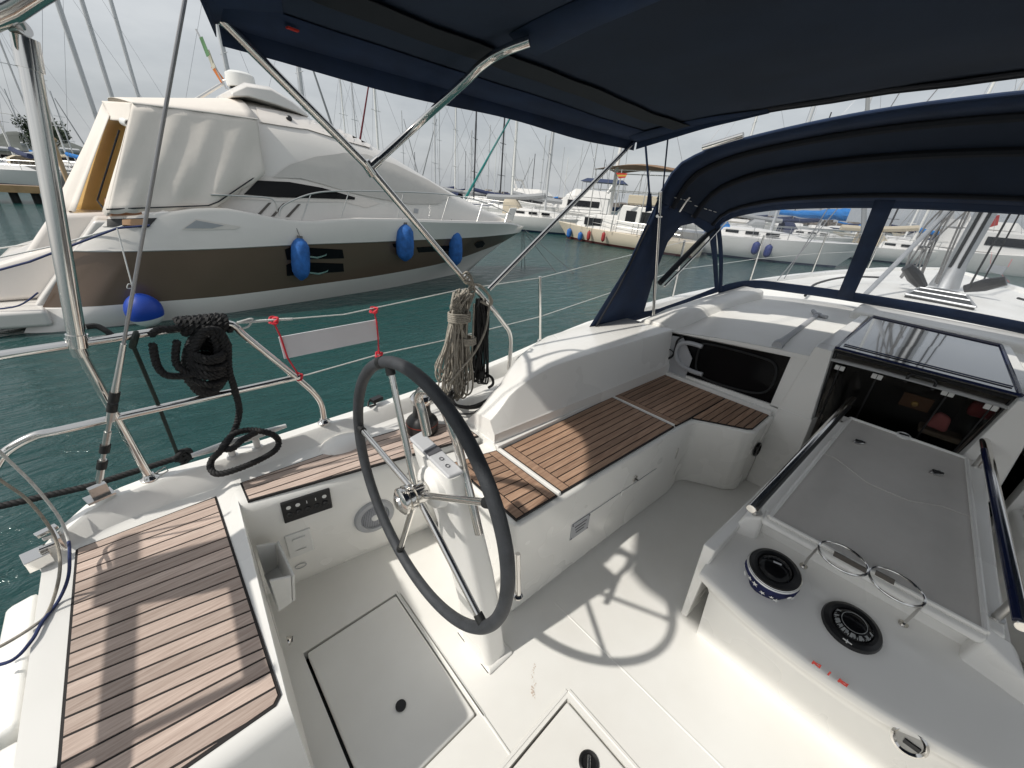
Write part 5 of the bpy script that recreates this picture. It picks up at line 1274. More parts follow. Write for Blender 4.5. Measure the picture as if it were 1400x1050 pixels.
zB = [(-1.3, -.36), (1, -.385), (2.16, -.35), (3.76, -.31), (6.06, -.21), (7.34, -.09), (8.72, .16), (9.3, .32)]
zT = [(-.7, .43), (1, .44), (2.3, .48), (5, .49), (7.4, .465), (9, .49), (10.1, .52)]
LV = [(-1.45, 7.1, lambda x: max(0, bw(x) * .8), lambda x: W - .45), (-1.5, 7.8, bw, lambda x: W - .02), (-1.28, 9.25, lambda x: .5 * bs(x) + .5 * bw(x), lambda x: sinterp(zB, x)), (-1.20, 9.27, lambda x: .51 * bs(x) + .49 * bw(x), lambda x: sinterp(zB, x) + .012),
      (-.66, 10.05, lambda x: .76 * bs(x) + .24 * bw(x), lambda x: sinterp(zT, x)), (-.64, 10.07, lambda x: .77 * bs(x) + .23 * bw(x) + .02, lambda x: sinterp(zT, x) + .015), (-.60, 10.09, lambda x: .79 * bs(x) + .21 * bw(x) + .012, lambda x: sinterp(zT, x) + .05),
      (-.18, 10.17, lambda x: bs(x) * .995, lambda x: sinterp(zS, x) - .05), (-.15, 10.20, lambda x: bs(x) - .03, lambda x: sinterp(zS, x)), (-.15, 10.15, lambda x: max(0, bs(x) - .14), lambda x: sinterp(zS, x) + .004)]
def hull_rows(side):
    rows = []
    ts = [0, .012, .03, .06] + [.1 + .9 * k / 40 for k in range(41)]
    for t in ts:
        r_ = []
        for (a, f_, b_, z_) in LV:
            x = a + (f_ - a) * t; h = b_(x)
            if t == 1: h = 0
            h *= 1 - .10 * max(0, (.06 - t) / .06) ** 2
            r_.append((x, YM - side * h, z_(x)))
        rows.append(r_)
    return rows
mb = MB()
rowm = [3, 0, 0, 1, 0, 0, 0, 0, 0]
for s_ in (1, -1): mb.loft(hull_rows(s_), closed=False, caps=False, rowm=[3, 0, 2, 1, 0, 0, 0, 0, 0, 0])
hullo = mb.build('hull', [mwhite, brown, mwhite, bottom], my, smooth=40, weld=.001)
hbv = bvh_of(hullo)
# deck and superstructure
mb = MB(); rows = []
for x in [.9, 1.3, 2, 3, 4, 5, 6, 7, 8, 9, 9.7, 10.1]:
    h = max(.01, bs(x) - .13); rows.append([(x, YM - h * k / 6, sinterp(zS, x) - .05 + .04 * (1 - (k / 6) ** 2)) for k in range(-6, 7)])
mb.grid(rows).build('deck', mwhite, my)
zr = [(.8, 2.62), (1.6, 2.78), (2.3, 2.95), (3.0, 2.86), (3.7, 2.76), (4.8, 2.44), (5.8, 2.06), (6.7, 1.70), (8, 1.28), (9.35, .92)]
wr = [(.8, 1.45), (2, 1.50), (3.5, 1.45), (5, 1.28), (6.5, 1.0), (8, .6), (9.35, .10)]
mb = MB(); rg = []
for k in range(45):
    x = .9 + (9.35 - .9) * k / 44; zt = sinterp(zr, x); w_ = sinterp(wr, x); h = zt - .88
    half = [(1.02, 0), (1.0, .10), (.97, .30), (.92, .50), (.84, .68), (.72, .82), (.55, .92), (.3, .98), (0, 1.0)]
    rg.append([(x, YM - w_ * u_, .86 + h * v_) for u_, v_ in half] + [(x, YM + w_ * u_, .86 + h * v_) for u_, v_ in half[-2::-1]])
mb.loft(rg, closed=False, caps=True); sup = mb.build('superstructure', mwhite, my, smooth=50)
sbv = bvh_of(sup)
patch('windscreen_cover', [(372, 243), (395, 226), (430, 215), (470, 210), (500, 212), (540, 226), (585, 248), (618, 268), (598, 279), (560, 279), (520, 272), (480, 264), (440, 252), (410, 244)], sbv, screen, my, .028, 6)
patch('side_window', [(333, 266), (352, 247), (395, 249), (440, 257), (485, 270), (484, 273), (430, 271), (380, 270)], sbv, glassd, my, .026, 5)
patch('window_surround', [(322, 272), (345, 241), (372, 242), (420, 247), (470, 260), (520, 278), (500, 284), (470, 276), (400, 276)], sbv, cream, my, .010, 5)
for i, (a, b) in enumerate((((352, 312), (368, 322)), ((371, 314), (388, 324)), ((391, 318), (412, 296)))):
    pass
for q in ([(350, 314), (367, 321), (370, 324), (353, 317)], ):
    pass
for (x0, y0) in ((360, 294), (380, 295), (400, 296)): patch('vent_slot', [(x0 - 10, y0 + 1), (x0 + 7, y0 - 17), (x0 + 11, y0 - 17), (x0 - 5, y0 + 1)], sbv, mat('vent_grey', (.10, .09, .08), .6) if 'vent_grey' not in MATS else MATS['vent_grey'], my, .012, 6)
patch('roof_arch', [(350, 148), (420, 160), (470, 178), (510, 197), (505, 203), (465, 192), (420, 178), (380, 172), (355, 168)], sbv, cream, my, .022, 6)
patch('deck_fitting', [(566, 285), (572, 286), (571, 292), (565, 291)], sbv, greyp, my, .012, 6)
# hull windows, portlights and vents
for poly in ([(389, 341), (398, 337), (468, 341), (470, 353), (392, 355)], [(391, 362), (400, 358), (469, 360), (470, 371), (392, 377)], [(569, 338), (600, 336), (628, 335), (624, 342), (572, 345)], [(536, 333), (560, 331), (562, 337), (538, 338)]):
    patch('hull_window', poly, hbv, glassd, my, .012, 8)
for cx, cy, w_ in ((433, 349, 12), (435, 371, 12)):
    v_, f_ = project([(cx - 14, cy + 2), (cx, cy + 4), (cx + 12, cy), (cx + 13, cy - 3), (cx + 10, cy - 1), (cx, cy + 1.5), (cx - 14, cy)], hbv, 5, .03); m2 = MB(); m2.v = v_; [m2.face(q) for q in f_]; m2.build('window_grip', steel, my)
patch('porthole', [(648, 334), (652, 330), (660, 329), (663, 333), (659, 338), (651, 339)], hbv, glassd, my, .012, 5)
patch('side_vent', [(248, 314), (268, 299), (330, 310), (322, 313), (290, 314)], hbv, cream, my, .010, 6)
patch('vent_grille', [(252, 312), (268, 301), (306, 308), (290, 312)], hbv, greyp, my, .016, 6)
patch('mooring_recess', [(135, 310), (145, 300), (215, 298), (203, 311)], hbv, black, my, .012, 6)
patch('recess_lining', [(168, 301), (200, 299), (200, 309), (168, 308)], hbv, mat('tan_wood', (.45, .27, .15), .5), my, .018, 6)
# swim platform, transom and boarding steps
mb = MB(); mb.hull8([(-1.15, YM - 1.75, -.60), (-1.15, YM + 1.75, -.60), (-2.5, YM + 1.6, -.58), (-2.5, YM - 1.6, -.58)], [(-1.15, YM - 1.78, -.34), (-1.15, YM + 1.78, -.34), (-2.55, YM + 1.62, -.34), (-2.55, YM - 1.62, -.34)]); mb.build('swim_platform', mwhite, my, bevel=.06, seg=3)
mb = MB(); mb.hull8([(-1.32, YM - 1.45, -.38), (-1.32, YM + 1.6, -.38), (-.2, YM + 1.6, -.38), (-.2, YM - 1.45, -.38)], [(-.32, YM - 1.62, .86), (-.32, YM + 1.65, .86), (-.1, YM + 1.65, .86), (-.1, YM - 1.62, .86)]); mb.build('transom', mwhite, my, bevel=.05, seg=3)
mb = MB(); mb.hull8([(-1.75, YM - 1.0, -.36), (-1.75, YM + 1.6, -.36), (-.4, YM + 1.6, -.36), (-.4, YM - 1.0, -.36)], [(-.80, YM - .85, .86), (-.80, YM + 1.65, .86), (-.1, YM + 1.65, .92), (-.1, YM - .85, .92)]); mb.build('stern_moulding', cream, my, bevel=.08, seg=4)
mb = MB(); mb.hull8([(-1.85, YM - 1.1, -.34), (-1.85, YM + 1.0, -.34), (-1.0, YM + 1.0, -.34), (-1.0, YM - 1.1, -.34)], [(-1.62, YM - 1.0, .16), (-1.62, YM + .9, .16), (-.7, YM + .9, .5), (-.7, YM - 1.0, .5)]); mb.build('garage_door', cream, my, bevel=.10, seg=4)
mb = MB(); mb.bb(.2, 1.2, YM - 1.62, YM + 1.62, .2, .9); mb.build('cockpit_base', mwhite, my)
# cream cockpit cover with the after curtain open
def cloth(rows_px, name, m_, parent=my, wob=.02, nu=10, nv=10, seed=1):
    """bilinear cloth between four corners given as points"""
    a, b, c, d = rows_px; rn = random.Random(seed); ph = rn.random() * 6; mb = MB(); rows = []
    nr_ = (b - a).cross(d - a).normalized()
    for i in range(nu + 1):
        r_ = []
        for j in range(nv + 1):
            u_, v_ = i / nu, j / nv; p = a.lerp(b, u_).lerp(d.lerp(c, u_), v_)
            k = math.sin(math.pi * u_) * .5 + .5
            r_.append(p + nr_ * wob * (math.sin(9 * u_ + ph + 1.5 * v_) * v_ + .5 * math.sin(17 * u_ + 3 * v_ + ph) * v_))
        rows.append(r_)
    mb.grid(rows); return mb.build(name, m_, parent, solid=.006, smooth=60)
A0 = at(181, 141, Y=8.92); A1 = at(352, 163, Y=8.86); A2 = at(361, 238, Y=8.80); A3 = at(292, 284, Y=8.50); A4 = at(147, 296, Y=8.60); A5 = at(345, 262, Y=8.74)
cloth((A0, A1, A2.lerp(A3, .35), A4.lerp(A3, .55)), 'cockpit_cover', coverm, wob=.0) if False else None
mb = MB(); rows = []
NF = 48
top_l = [A0.lerp(A1, t) + Vector((0, 0, .01 * math.sin(math.pi * t))) for t in [i / NF for i in range(NF + 1)]]
bot = [at(lerp(147, 292, t / .72), lerp(291, 285, t / .72), Y=8.56) if t < .72 else at(lerp(292, 361, (t - .72) / .28), lerp(285, 238, (t - .72) / .28), Y=lerp(8.56, 8.80, (t - .72) / .28)) for t in [i / NF for i in range(NF + 1)]]
for i in range(NF + 1):
    r_ = []
    for j in range(15):
        v_ = j / 14; p = top_l[i].lerp(bot[i], v_); t = i / NF
        fold = (.085 * (abs(math.sin(11 * t + .5)) - .5) * max(0, 1 - 1.6 * t) + .02 * math.sin(23 * t + 4 * v_) + .03 * math.sin(5 * t - 6 * v_ + 2) * v_) * (.2 + v_)
        r_.append(p + Vector((0, -.03 * math.sin(math.pi * v_) - fold, -.02 * abs(math.sin(16 * math.pi * t / 2)) * (v_ == 1))))
    rows.append(r_)
mb.grid(rows); mb.build('cockpit_cover', coverm, my, solid=.006, smooth=60)
mb = MB(); mb.tube([p + Vector((0, -.03, .05)) for p in bot[::3]], .010, 5); mb.build('cover_cord', zipm, my)
mb = MB(); mb.tube([p + Vector((0, -.01, .0)) for p in top_l[::4]], .012, 5); mb.build('cover_seam', cream, my)
pr = at(139, 143, Y=10.6)
mb = MB(); rows = []
for i in range(13):                                     # roof of the cover
    t = i / 12; x = lerp(A0.x, A1.x, t); r_ = []
    for j in range(13):
        s_ = j / 6 - 1; y = YM + s_ * (YM - A0.y); r_.append((x + (-.22 * (1 - s_ * s_) if t == 0 else -.22 * (1 - s_ * s_) * (1 - t)), y, lerp(A0.z, A1.z, t) + (.12 + .28 * t) * (1 - abs(s_) ** 2.2)))
    rows.append(r_)
mb.grid(rows); mb.build('cover_roof', coverm, my, solid=.006, smooth=60)
B0 = at(140, 141, Y=10.30); B1 = at(72, 288, Y=10.20); B2 = at(104, 290, Y=9.55); B3 = at(150, 158, Y=9.75)
cloth((B0, B3, B2, B1), 'aft_curtain', coverm, wob=.035, seed=4)
C0 = at(178, 160, Y=9.05); C1 = A0; C2 = at(152, 296, Y=8.62); C3 = at(150, 290, Y=8.9)
cloth((C0, A0, A4, at(143, 290, Y=8.85)), 'aft_curtain', coverm, wob=.03, seed=7)
cloth((B0 + Vector((0, 0, .03)), A0 + Vector((0, 0, .005)), at(180, 166, Y=8.98), at(151, 164, Y=9.72)), 'cover_valance', coverm, wob=.0)
cloth((at(146, 158, Y=10.35), at(190, 158, Y=9.6), at(165, 292, Y=9.6), at(92, 290, Y=10.35)), 'inner_lining', tanm, wob=.0)
mb = MB(); mb.tube([at(163, 178, Y=9.3), at(133, 274, Y=9.35)], .012, 6); mb.tube([at(133, 274, Y=9.35), at(145, 290, Y=9.1)], .012, 6); mb.build('lining_seam', zipm, my)
mb = MB(); q = at(168, 166, Y=9.1); q2 = at(176, 169, Y=8.98); mb.tube([q, q2], .055, 16); fl_ = mb.build('deck_floodlight', white, my, bevel=.01); mb = MB(); mb.lathe([(.042, 0), (.042, .006)], q2, (q2 - q).normalized(), 16); mb.build('lens', black, fl_)
mb = MB(); mb.bb(-.15, .25, 9.0, 9.9, .85, 1.12); mb.build('aft_bench', mat('tan_leather', (.30, .15, .08), .5), my, bevel=.05)
# radar arch, dome, flag staff
mb = MB(); rg = []
for x, hw, z0, z1 in ((1.95, .80, 2.84, 2.95), (2.2, .85, 2.88, 3.10), (2.6, .84, 2.84, 3.12), (2.95, .74, 2.80, 3.0), (3.3, .5, 2.76, 2.86)):
    rg.append([(x, YM - hw, z0), (x, YM - hw * .96, z1 - .06), (x, YM - hw * .8, z1), (x, YM + hw * .8, z1), (x, YM + hw * .96, z1 - .06), (x, YM + hw, z0)])
mb.loft(rg); mb.build('radar_arch', mwhite, my, smooth=50, bevel=.03)
q = at(331, 122, Y=YM)
mb = MB(); mb.lathe([(.15, 0), (.235, .02), (.245, .10), (.235, .22), (.17, .26), (0, .28)], q, n=28); mb.build('radar_dome', white, my)
mb = MB(); mb.lathe([(.05, -.30), (.05, 0), (.2, .0)], q, n=14); mb.tube([q + Vector((-.2, .4, .1)), q + Vector((-.7, .5, -.25))], .03, 8); mb.tube([q + Vector((.15, -.1, -.02)), q + Vector((.8, -.2, -.40))], .022, 8); mb.tube([q + Vector((.1, .2, -.02)), q + Vector((.75, .25, -.40))], .022, 8); mb.build('radar_stand', dsteel, my)
q = at(395, 163, Y=9.4); mb = MB(); mb.lathe([(.05, 0), (.05, .08), (.03, .1)], q, (-.2, -1, .1), 16); mb.build('horn', black, my)
st0, st1 = at(310, 122, Y=10.6), at(268, 40, Y=10.9)
mb = MB(); mb.tube([st0, st1], .016, 8); mb.tube([at(305, 110, Y=10.6), at(330, 105, Y=10.4)], .014, 8); mb.build('flag_staff', dsteel, my)
fg = thing('flag', 'faded green white and orange flag drooping from the staff on the motor yacht', 'flag', at(285, 80, Y=10.7))
mb = MB()
for k, (a, b) in enumerate((((272, 52), (284, 78)), ((281, 70), (292, 95)), ((288, 92), (303, 113)))):
    P_ = [at(a[0] + 1, a[1], Y=10.75), at(a[0] + 5, a[1] - 2, Y=10.72), at(b[0] + (3 if k < 2 else 5), b[1] - 3, Y=10.62), at(b[0] - 1, b[1], Y=10.68)]
    mb.slab(P_, .01, k)
mb.build('cloth', [mat('flag_green', (.10, .22, .10), .8), mat('flag_white', (.45, .44, .36), .8), mat('flag_orange', (.62, .20, .06), .8)], fg)
# side rails
mb = MB(); Yr = 8.62
rail = spline([at(288, 266, Y=8.56), at(330, 268, Y=8.55), at(372, 272, Y=8.55), at(379, 290, Y=8.55)], 5)
mb.tube(rail, .013, 8)
ry = lambda x: interp([(300, 8.56), (480, 8.6), (560, 8.78), (620, 9.0), (660, 9.3), (700, 9.75)], x)
mb.tube(spline([at(x, y, Y=ry(x)) for x, y in ((382, 296), (384, 284), (400, 274), (430, 264), (470, 261), (540, 262), (610, 266), (660, 276), (699, 293))], 5), .014, 8)
for a, b in (((477, 262), (466, 298)), ((552, 263), (543, 299)), ((614, 267), (604, 301)), ((660, 277), (652, 303)), ((694, 291), (690, 304)), ((425, 265), (412, 303))): mb.tube([at(*a, Y=ry(a[0])), at(*b, Y=ry(b[0]))], .011, 8)
mb.build('side_rail', dsteel, my)
# anchor gear at the bow, mooring lines
mb = MB(); mb.hull8([at(690, 304, Y=9.9), at(700, 304, Y=9.9), at(700, 304, Y=10.3), at(690, 304, Y=10.3)], [at(697, 284, Y=9.95), at(707, 284, Y=9.95), at(707, 284, Y=10.3), at(697, 284, Y=10.3)]); mb.build('bow_locker', mwhite, my, bevel=.03)
def lines(name, lab, cat, segs, r_, m_, n=6):
    t = thing(name, lab, cat, segs[0][0]); mb = MB()
    for s_ in segs: mb.tube(s_, r_, n)
    mb.build('line', m_, t); return t
lines('bow_chain', 'grey anchor lines running from the motor yacht bow down into the water', 'line', [[at(714, 316, Y=10.3), at(713, 378, Y=10.3)], [at(716, 316, Y=10.3), at(718, 372, Y=10.3)], [at(716, 316, Y=10.3), at(760, 372, Z=W)], [at(717, 314, Y=10.3), at(785, 374, Z=W)]], .012, greyrope)
lines('stern_line', 'dark blue mooring line from the motor yacht quarter to the quay on the left', 'rope', [[at(160, 312, Y=8.45), at(40, 358, Y=8.8), at(-60, 385, Y=9.0)], [at(205, 308, Y=8.45), at(160, 312, Y=8.44)]], .016, navyrope)
lines('stern_line', 'pale mooring line above the blue one from the motor yacht quarter', 'rope', [[at(168, 309, Y=8.45), at(75, 336, Y=8.9), at(-60, 365, Y=9.2)], [at(60, 331, Y=10.5), at(-40, 345, Y=11)]], .012, whiterope)
lines('stern_line', 'thin blue cord hanging low across the motor yacht transom', 'rope', [spline([at(52, 400, Y=8.6), at(25, 418, Y=8.6), at(-20, 424, Y=8.7)], 5)], .012, navyrope)

# ================================================================== fenders
bluef = mat('blue_fender', (.022, .13, .42), .75, var=.4, vscale=7, bump=.4, bscale=9, dist=.02)
redf = mat('red_fender', (.30, .03, .03), .6)
dkf = mat('dark_blue_fender', (.02, .035, .16), .6)
def fender(top, L_, r_, m_, lab, up=None, lean=(0, 0)):
    t = thing('fender', lab, 'fender', top, group='fenders hung on the moored boats'); q = Vector(top); ax = Vector((lean[0], lean[1], -1)).normalized()
    mb = MB(); mb.lathe([(r_ * .18, 0), (r_ * .30, L_ * .03), (r_ * .70, L_ * .10), (r_ * .95, L_ * .20), (r_ * 1.0, L_ * .35), (r_ * 1.02, L_ * .6), (r_ * .95, L_ * .80), (r_ * .7, L_ * .91), (r_ * .35, L_ * .97), (r_ * .2, L_)], q, ax, 18); mb.build('body', m_, t)
    mb = MB(); mb.lathe([(r_ * .3, -.02), (r_ * .3, L_ * .025)], q, ax, 10); mb.tube([q, up if up is not None else q + Vector((0, 0, .3))], .006, 6); mb.build('lanyard', greyrope, t)
for (x, y0, y1, w_, lab, upx) in ((410, 324, 383, 12.5, 'blue cloth-covered fender hanging over the two dark hull windows', (402, 303)), (553, 305, 357, 11, 'blue fender hanging under the side rail in the middle of the bronze hull', (550, 298)), (622, 315, 363, 8, 'slim blue fender hanging nearest the bow of the bronze hull', (617, 300))):
    h = hbv.ray_cast(CAM, ray(x, (y0 + y1) / 2).normalized()); Yh = h[0].y - .12
    a = at(x, y0, Y=Yh); b = at(x + (2 if x < 450 else 1), y1, Y=Yh); r_ = (at(x + w_, y0, Y=Yh) - at(x - w_, y0, Y=Yh)).length / 2
    fender(a, (b - a).length, r_, bluef, lab, at(upx[0], upx[1], Y=Yh + .05), lean=((b - a).x / abs((b - a).z), 0))
t = thing('ball_fender', 'round royal blue ball fender with a white base hanging at the motor yacht quarter', 'fender', at(196, 400, Y=8.2), group=None)
q = at(197, 424, Y=8.22); rb = (at(224, 424, Y=8.22) - at(170, 424, Y=8.22)).length / 2
rb = (at(197, 402, Y=8.22) - at(197, 446, Y=8.22)).length / 2.2; mb = MB(); prof = []
for k in range(15):
    a = math.pi * k / 14; prof.append((math.sin(a) * rb * (1 if a < 1.6 else 1.0) * (1 - .10 * max(0, math.cos(a)) ** 2), math.cos(a) * rb))
prof = [(a_, b_ * 1.12) for a_, b_ in prof]
mb.lathe(prof[:10], q, (-.12, 0, 1), 28, caps=False); mb.build('ball', mat('royal_blue', (.004, .045, .33), .45, var=.1, vscale=5), t)
mb = MB(); mb.lathe(prof[9:], q, (-.12, 0, 1), 28, caps=False); mb.build('white_base', white, t)
mb = MB(); mb.tube(spline([q + Vector((-.04, 0, rb)), at(180, 388, Y=8.25), at(160, 312, Y=8.42)], 4), .010, 6); mb.tube(spline([at(183, 391, Y=8.2), at(176, 388, Y=8.2), at(174, 394, Y=8.2), at(181, 394, Y=8.2)], 4), .007, 6); mb.build('lanyard', whiterope, t)
# ================================================================== the rest of the marina
def proj(p): d = Vector(p) - CAM; k = d.dot(FW); return CX + F * d.dot(RT) / k, CY - F * d.dot(UP) / k
def rise(pos, ytop):
    """height above the water at which a mast standing at pos reaches photo row ytop"""
    lo, hi = 0.0, 40.0
    for _ in range(40):
        m = (lo + hi) / 2
        if proj(Vector(pos) + Vector((0, 0, m)))[1] > ytop: lo = m
        else: hi = m
    return lo
bwhite = mat('boat_white', (.72, .71, .69), .4, var=.05, vscale=.6)
bcream = mat('boat_cream', (.66, .58, .46), .4, var=.05, vscale=.6)
bgrey = mat('boat_grey', (.36, .37, .38), .5)
bnavy = mat('boat_navy', (.03, .045, .10), .4)
mastm = mat('pale_mast', (.55, .56, .57), .45, .3)
mastd = mat('dark_mast', (.035, .035, .04), .5)
mastw = mat('white_mast', (.72, .72, .70), .4)
coverb = mat('blue_sail_cover', (.012, .17, .50), .8, var=.2, vscale=3)
covern = mat('navy_sail_cover', (.02, .03, .08), .85)
coverg = mat('grey_sail_cover', (.30, .31, .32), .85)
coverc = mat('beige_sail_cover', (.50, .44, .34), .85)
winm = mat('dark_window', (.012, .013, .016), .1)
redl = mat('maroon_sail', (.16, .025, .035), .8)
teal = mat('teal_sail', (.02, .20, .19), .8)
boot = mat('boot_stripe', (.10, .02, .02), .5)
def sailboat(pos, head, L_, mh, lab, hull=bwhite, cover=coverg, mastmat=mastm, furl=None, lean=0.0, free=1.05, detail=True, sprd=2, hood_=None, stripe=None, group='sailing boats moored across the marina', mast_x=.08, mr=.075, cabin=True):
    b = thing('sailboat', lab, 'sailboat', (pos[0], pos[1], W), head, group)
    M = Matrix.Translation((pos[0], pos[1], W)) @ Matrix.Rotation(head, 4, 'Z'); T_ = lambda x, y, z: M @ Vector((x, y, z))
    B = L_ * .155
    mb = MB(); rows = []
    for k in range(15):
        t = k / 14; x = -L_ / 2 + L_ * t; wf = (1 - max(0, (t - .35) / .65) ** 2.1) * (1 - .22 * max(0, (.35 - t) / .35) ** 2); sh = free * (.92 + .22 * t * t) 
        xo = lambda lv: x - (.10 * L_ * (1 - lv) * max(0, (t - .6) / .4))
        rows.append([T_(xo(1), -B * wf * .92, sh), T_(xo(1), -B * wf, sh - .02), T_(xo(.55), -B * wf * .97, sh * .55), T_(xo(.12), -B * wf * .84, .12), T_(xo(0), -B * wf * .6, -.3), T_(xo(0), B * wf * .6, -.3), T_(xo(.12), B * wf * .84, .12), T_(xo(.55), B * wf * .97, sh * .55), T_(xo(1), B * wf, sh - .02), T_(xo(1), B * wf * .92, sh)])
    rm = [0, 0, 0, 1, 1, 1, 0, 0, 0, 0]
    mb.loft(rows, closed=True, rowm=[2 if (stripe and i in (1, 7)) and False else rm[i] for i in range(10)]); mb.build('hull', [hull, stripe or bnavy], b, smooth=50)
    if cabin:
        mb = MB(); rg = []
        for x, w_, h in ((-.12, .62, .42), (-.10, .64, .50), (.05, .60, .50), (.18, .50, .38), (.27, .34, .10)):
            z0 = free * .95; rg.append([T_(x * L_, -B * w_, z0), T_(x * L_, -B * w_ * .88, z0 + h * .85), T_(x * L_, -B * w_ * .6, z0 + h), T_(x * L_, B * w_ * .6, z0 + h), T_(x * L_, B * w_ * .88, z0 + h * .85), T_(x * L_, B * w_, z0)])
        mb.loft(rg); mb.build('cabin', bwhite, b, smooth=30)
        if detail:
            mb = MB()
            for s_ in (-1, 1):
                for k in range(3):
                    x = (-.07 + k * .085) * L_; mb.box(T_(x, s_ * B * .60, free * .95 + .26), (.055 * L_, .06, .16), rz=head)
            mb.build('cabin_window', winm, b, smooth=0)
    mx_ = mast_x * L_; mt = T_(mx_ - lean * mh, 0, mh); m0 = T_(mx_, 0, free)
    mb = MB(); mb.tube([m0, mt], mr, 8); mo = mb.build('mast', mastmat, b)
    mb = MB(); up = (mt - m0); ax = (M.to_3x3() @ Vector((0, 1, 0)))
    for k in range(sprd):
        c = m0 + up * ((k + 1) / (sprd + 1)); w_ = B * (.55 - .1 * k); mb = MB(); mb.tube([c - ax * w_, c + ax * w_], .03, 5); mb.build('spreader', mastmat, mo)
    mb = MB(); rw = .012
    for s_ in (-1, 1):
        c = m0 + up * (1 / (sprd + 1)) + ax * s_ * B * .55; mb.tube([T_(mx_ - .2, s_ * B * .9, free), c, mt], rw, 4)
    mb.tube([T_(L_ * .48, 0, free * 1.1), mt], rw * 1.1, 4); mb.tube([T_(-L_ * .49, 0, free), mt], rw, 4)
    if detail or pos[1] < 60 and math.hypot(pos[0], pos[1]) < 70: mb.build('rigging', wire, mo)
    if furl: mb = MB(); mb.tube([T_(L_ * .46, 0, free * 1.15 + .4), T_(L_ * .46, 0, free * 1.15 + .4).lerp(mt, .9)], .11, 7, rr=[.13, .06]); mb.build('furled_sail', furl, b)
    if cover:
        mb = MB(); a = T_(mx_ - .1, 0, free + 1.15); e_ = T_(mx_ - .40 * L_, 0, free + 1.0); mb.tube(spline([a + Vector((0, 0, .25)), a.lerp(e_, .25) + Vector((0, 0, .12)), a.lerp(e_, .6), e_], 4), .2, 8, rr=None if True else None); mb.build('sail_cover', cover, b)
    if hood_:
        mb = MB(); rg = []
        for x, h in ((-.19, .95), (-.12, .98), (-.08, .45)):
            rg.append([T_(x * L_, -B * .6, free), T_(x * L_, -B * .52, free + h * .8), T_(x * L_, -B * .3, free + h), T_(x * L_, B * .3, free + h), T_(x * L_, B * .52, free + h * .8), T_(x * L_, B * .6, free)])
        mb.loft(rg, caps=False, closed=False); mb.build('spray_hood', hood_, b, smooth=50)
    if detail:
        mb = MB()
        for s_ in (-1, 1):
            pts = []
            for k in range(7):
                t = .08 + .87 * k / 6; x = -L_ / 2 + L_ * t; wf = (1 - max(0, (t - .35) / .65) ** 2.1); q = T_(x, s_ * B * wf * .93, free * (.92 + .22 * t * t)); mb.tube([q, q + Vector((0, 0, .62))], .018, 5); pts.append(q + Vector((0, 0, .62)))
            mb.tube(pts, .014, 5); mb.tube([p - Vector((0, 0, .3)) for p in pts], .012, 5)
        mb.build('guard_rail', dsteel, b)
    return b
H_ALONG = math.atan2(14, -8)                        # the far row lies across our bow
# cream ketch with fenders
p = at(800, 332, Z=W); pbow = at(752, 324, Z=W); pend = at(862, 341, Z=W)
dvec = (pbow - pend); dvec.z = 0; hd_ = math.atan2(dvec.y, dvec.x); Lk = 9.4
du = dvec.normalized(); nrm_ = Vector((-du.y, du.x, 0)); nrm_ = nrm_ if nrm_.dot(CAM - p) < 0 else -nrm_
ctr = pbow - du * (Lk * .47) + nrm_ * 1.2
ketch = sailboat(ctr, hd_, Lk, 12, 'cream-hulled motor sailer with red and blue fenders and a brown awning', hull=bcream, cover=None, mastmat=mastw, sprd=1, free=.86, mast_x=.11, mr=.10, stripe=boot)
Mk = Matrix.Translation((ctr.x, ctr.y, W)) @ Matrix.Rotation(hd_, 4, 'Z'); K = lambda x, y, z: Mk @ Vector((x, y, z - .38))
mb = MB(); rg = []
for x, w_, h in ((-2.3, 1.2, 1.45), (-.3, 1.2, 1.5), (0, 1.15, .95)):
    rg.append([K(x, -w_, 1.2), K(x, -w_ * .95, 1.2 + h), K(x, w_ * .95, 1.2 + h), K(x, w_, 1.2)])
mb.loft(rg); mb.build('wheelhouse', bwhite, ketch, bevel=.05)
mb = MB(); rg = []
for x, w_, h in ((0, 1.15, .95), (1.4, 1.1, .9), (2.4, .9, .75), (3.1, .6, .1)): rg.append([K(x, -w_, 1.15), K(x, -w_ * .88, 1.15 + h), K(x, w_ * .88, 1.15 + h), K(x, w_, 1.15)])
mb.loft(rg); mb.build('coach_roof', bwhite, ketch, bevel=.05)
mb = MB()
for s_ in (-1, 1): mb = MB(); mb.box(K(1.5, s_ * 1.03, 1.62), (1.2, .1, .42), rz=hd_); mb.build('cabin_glass', winm, ketch, smooth=0)
for s_ in (-1, 1):
    for x in (-1.8, -.9): mb = MB(); mb.box(K(x, s_ * 1.18, 2.15), (.6, .08, .55), rz=hd_); mb.build('wheelhouse_window', winm, ketch, smooth=0)
mb = MB(); rows = []
for i in range(7): rows.append([K(lerp(-3.3, 1.7, i / 6), s_ * 1.6, 4.55 + .28 * math.sin(math.pi * i / 6) - .15 * s_ * s_) for s_ in (-1, -.5, 0, .5, 1)])
mb.grid(rows); mb.build('awning', mat('brown_awning', (.20, .13, .085), .9), ketch, solid=.02)
mb = MB()
for x in (-3.2, -1.6, 0, 1.6):
    for s_ in (-1.5, 1.5): mb.tube([K(x, s_, 1.2), K(x, s_, 4.45)], .03, 6)
for s_ in (-1.5, 1.5): mb.tube([K(-3.2, s_, 4.42), K(1.6, s_, 4.42)], .025, 6); mb.tube([K(-3.2, s_, 3.4), K(1.6, s_, 3.4)], .02, 6)
mb.build('awning_frame', dsteel, ketch)
mb = MB(); mb.box(K(-1.3, 0, 3.0), (1.7, 2.0, .5), rz=hd_); mb.build('upper_helm', coverc, ketch, bevel=.05)
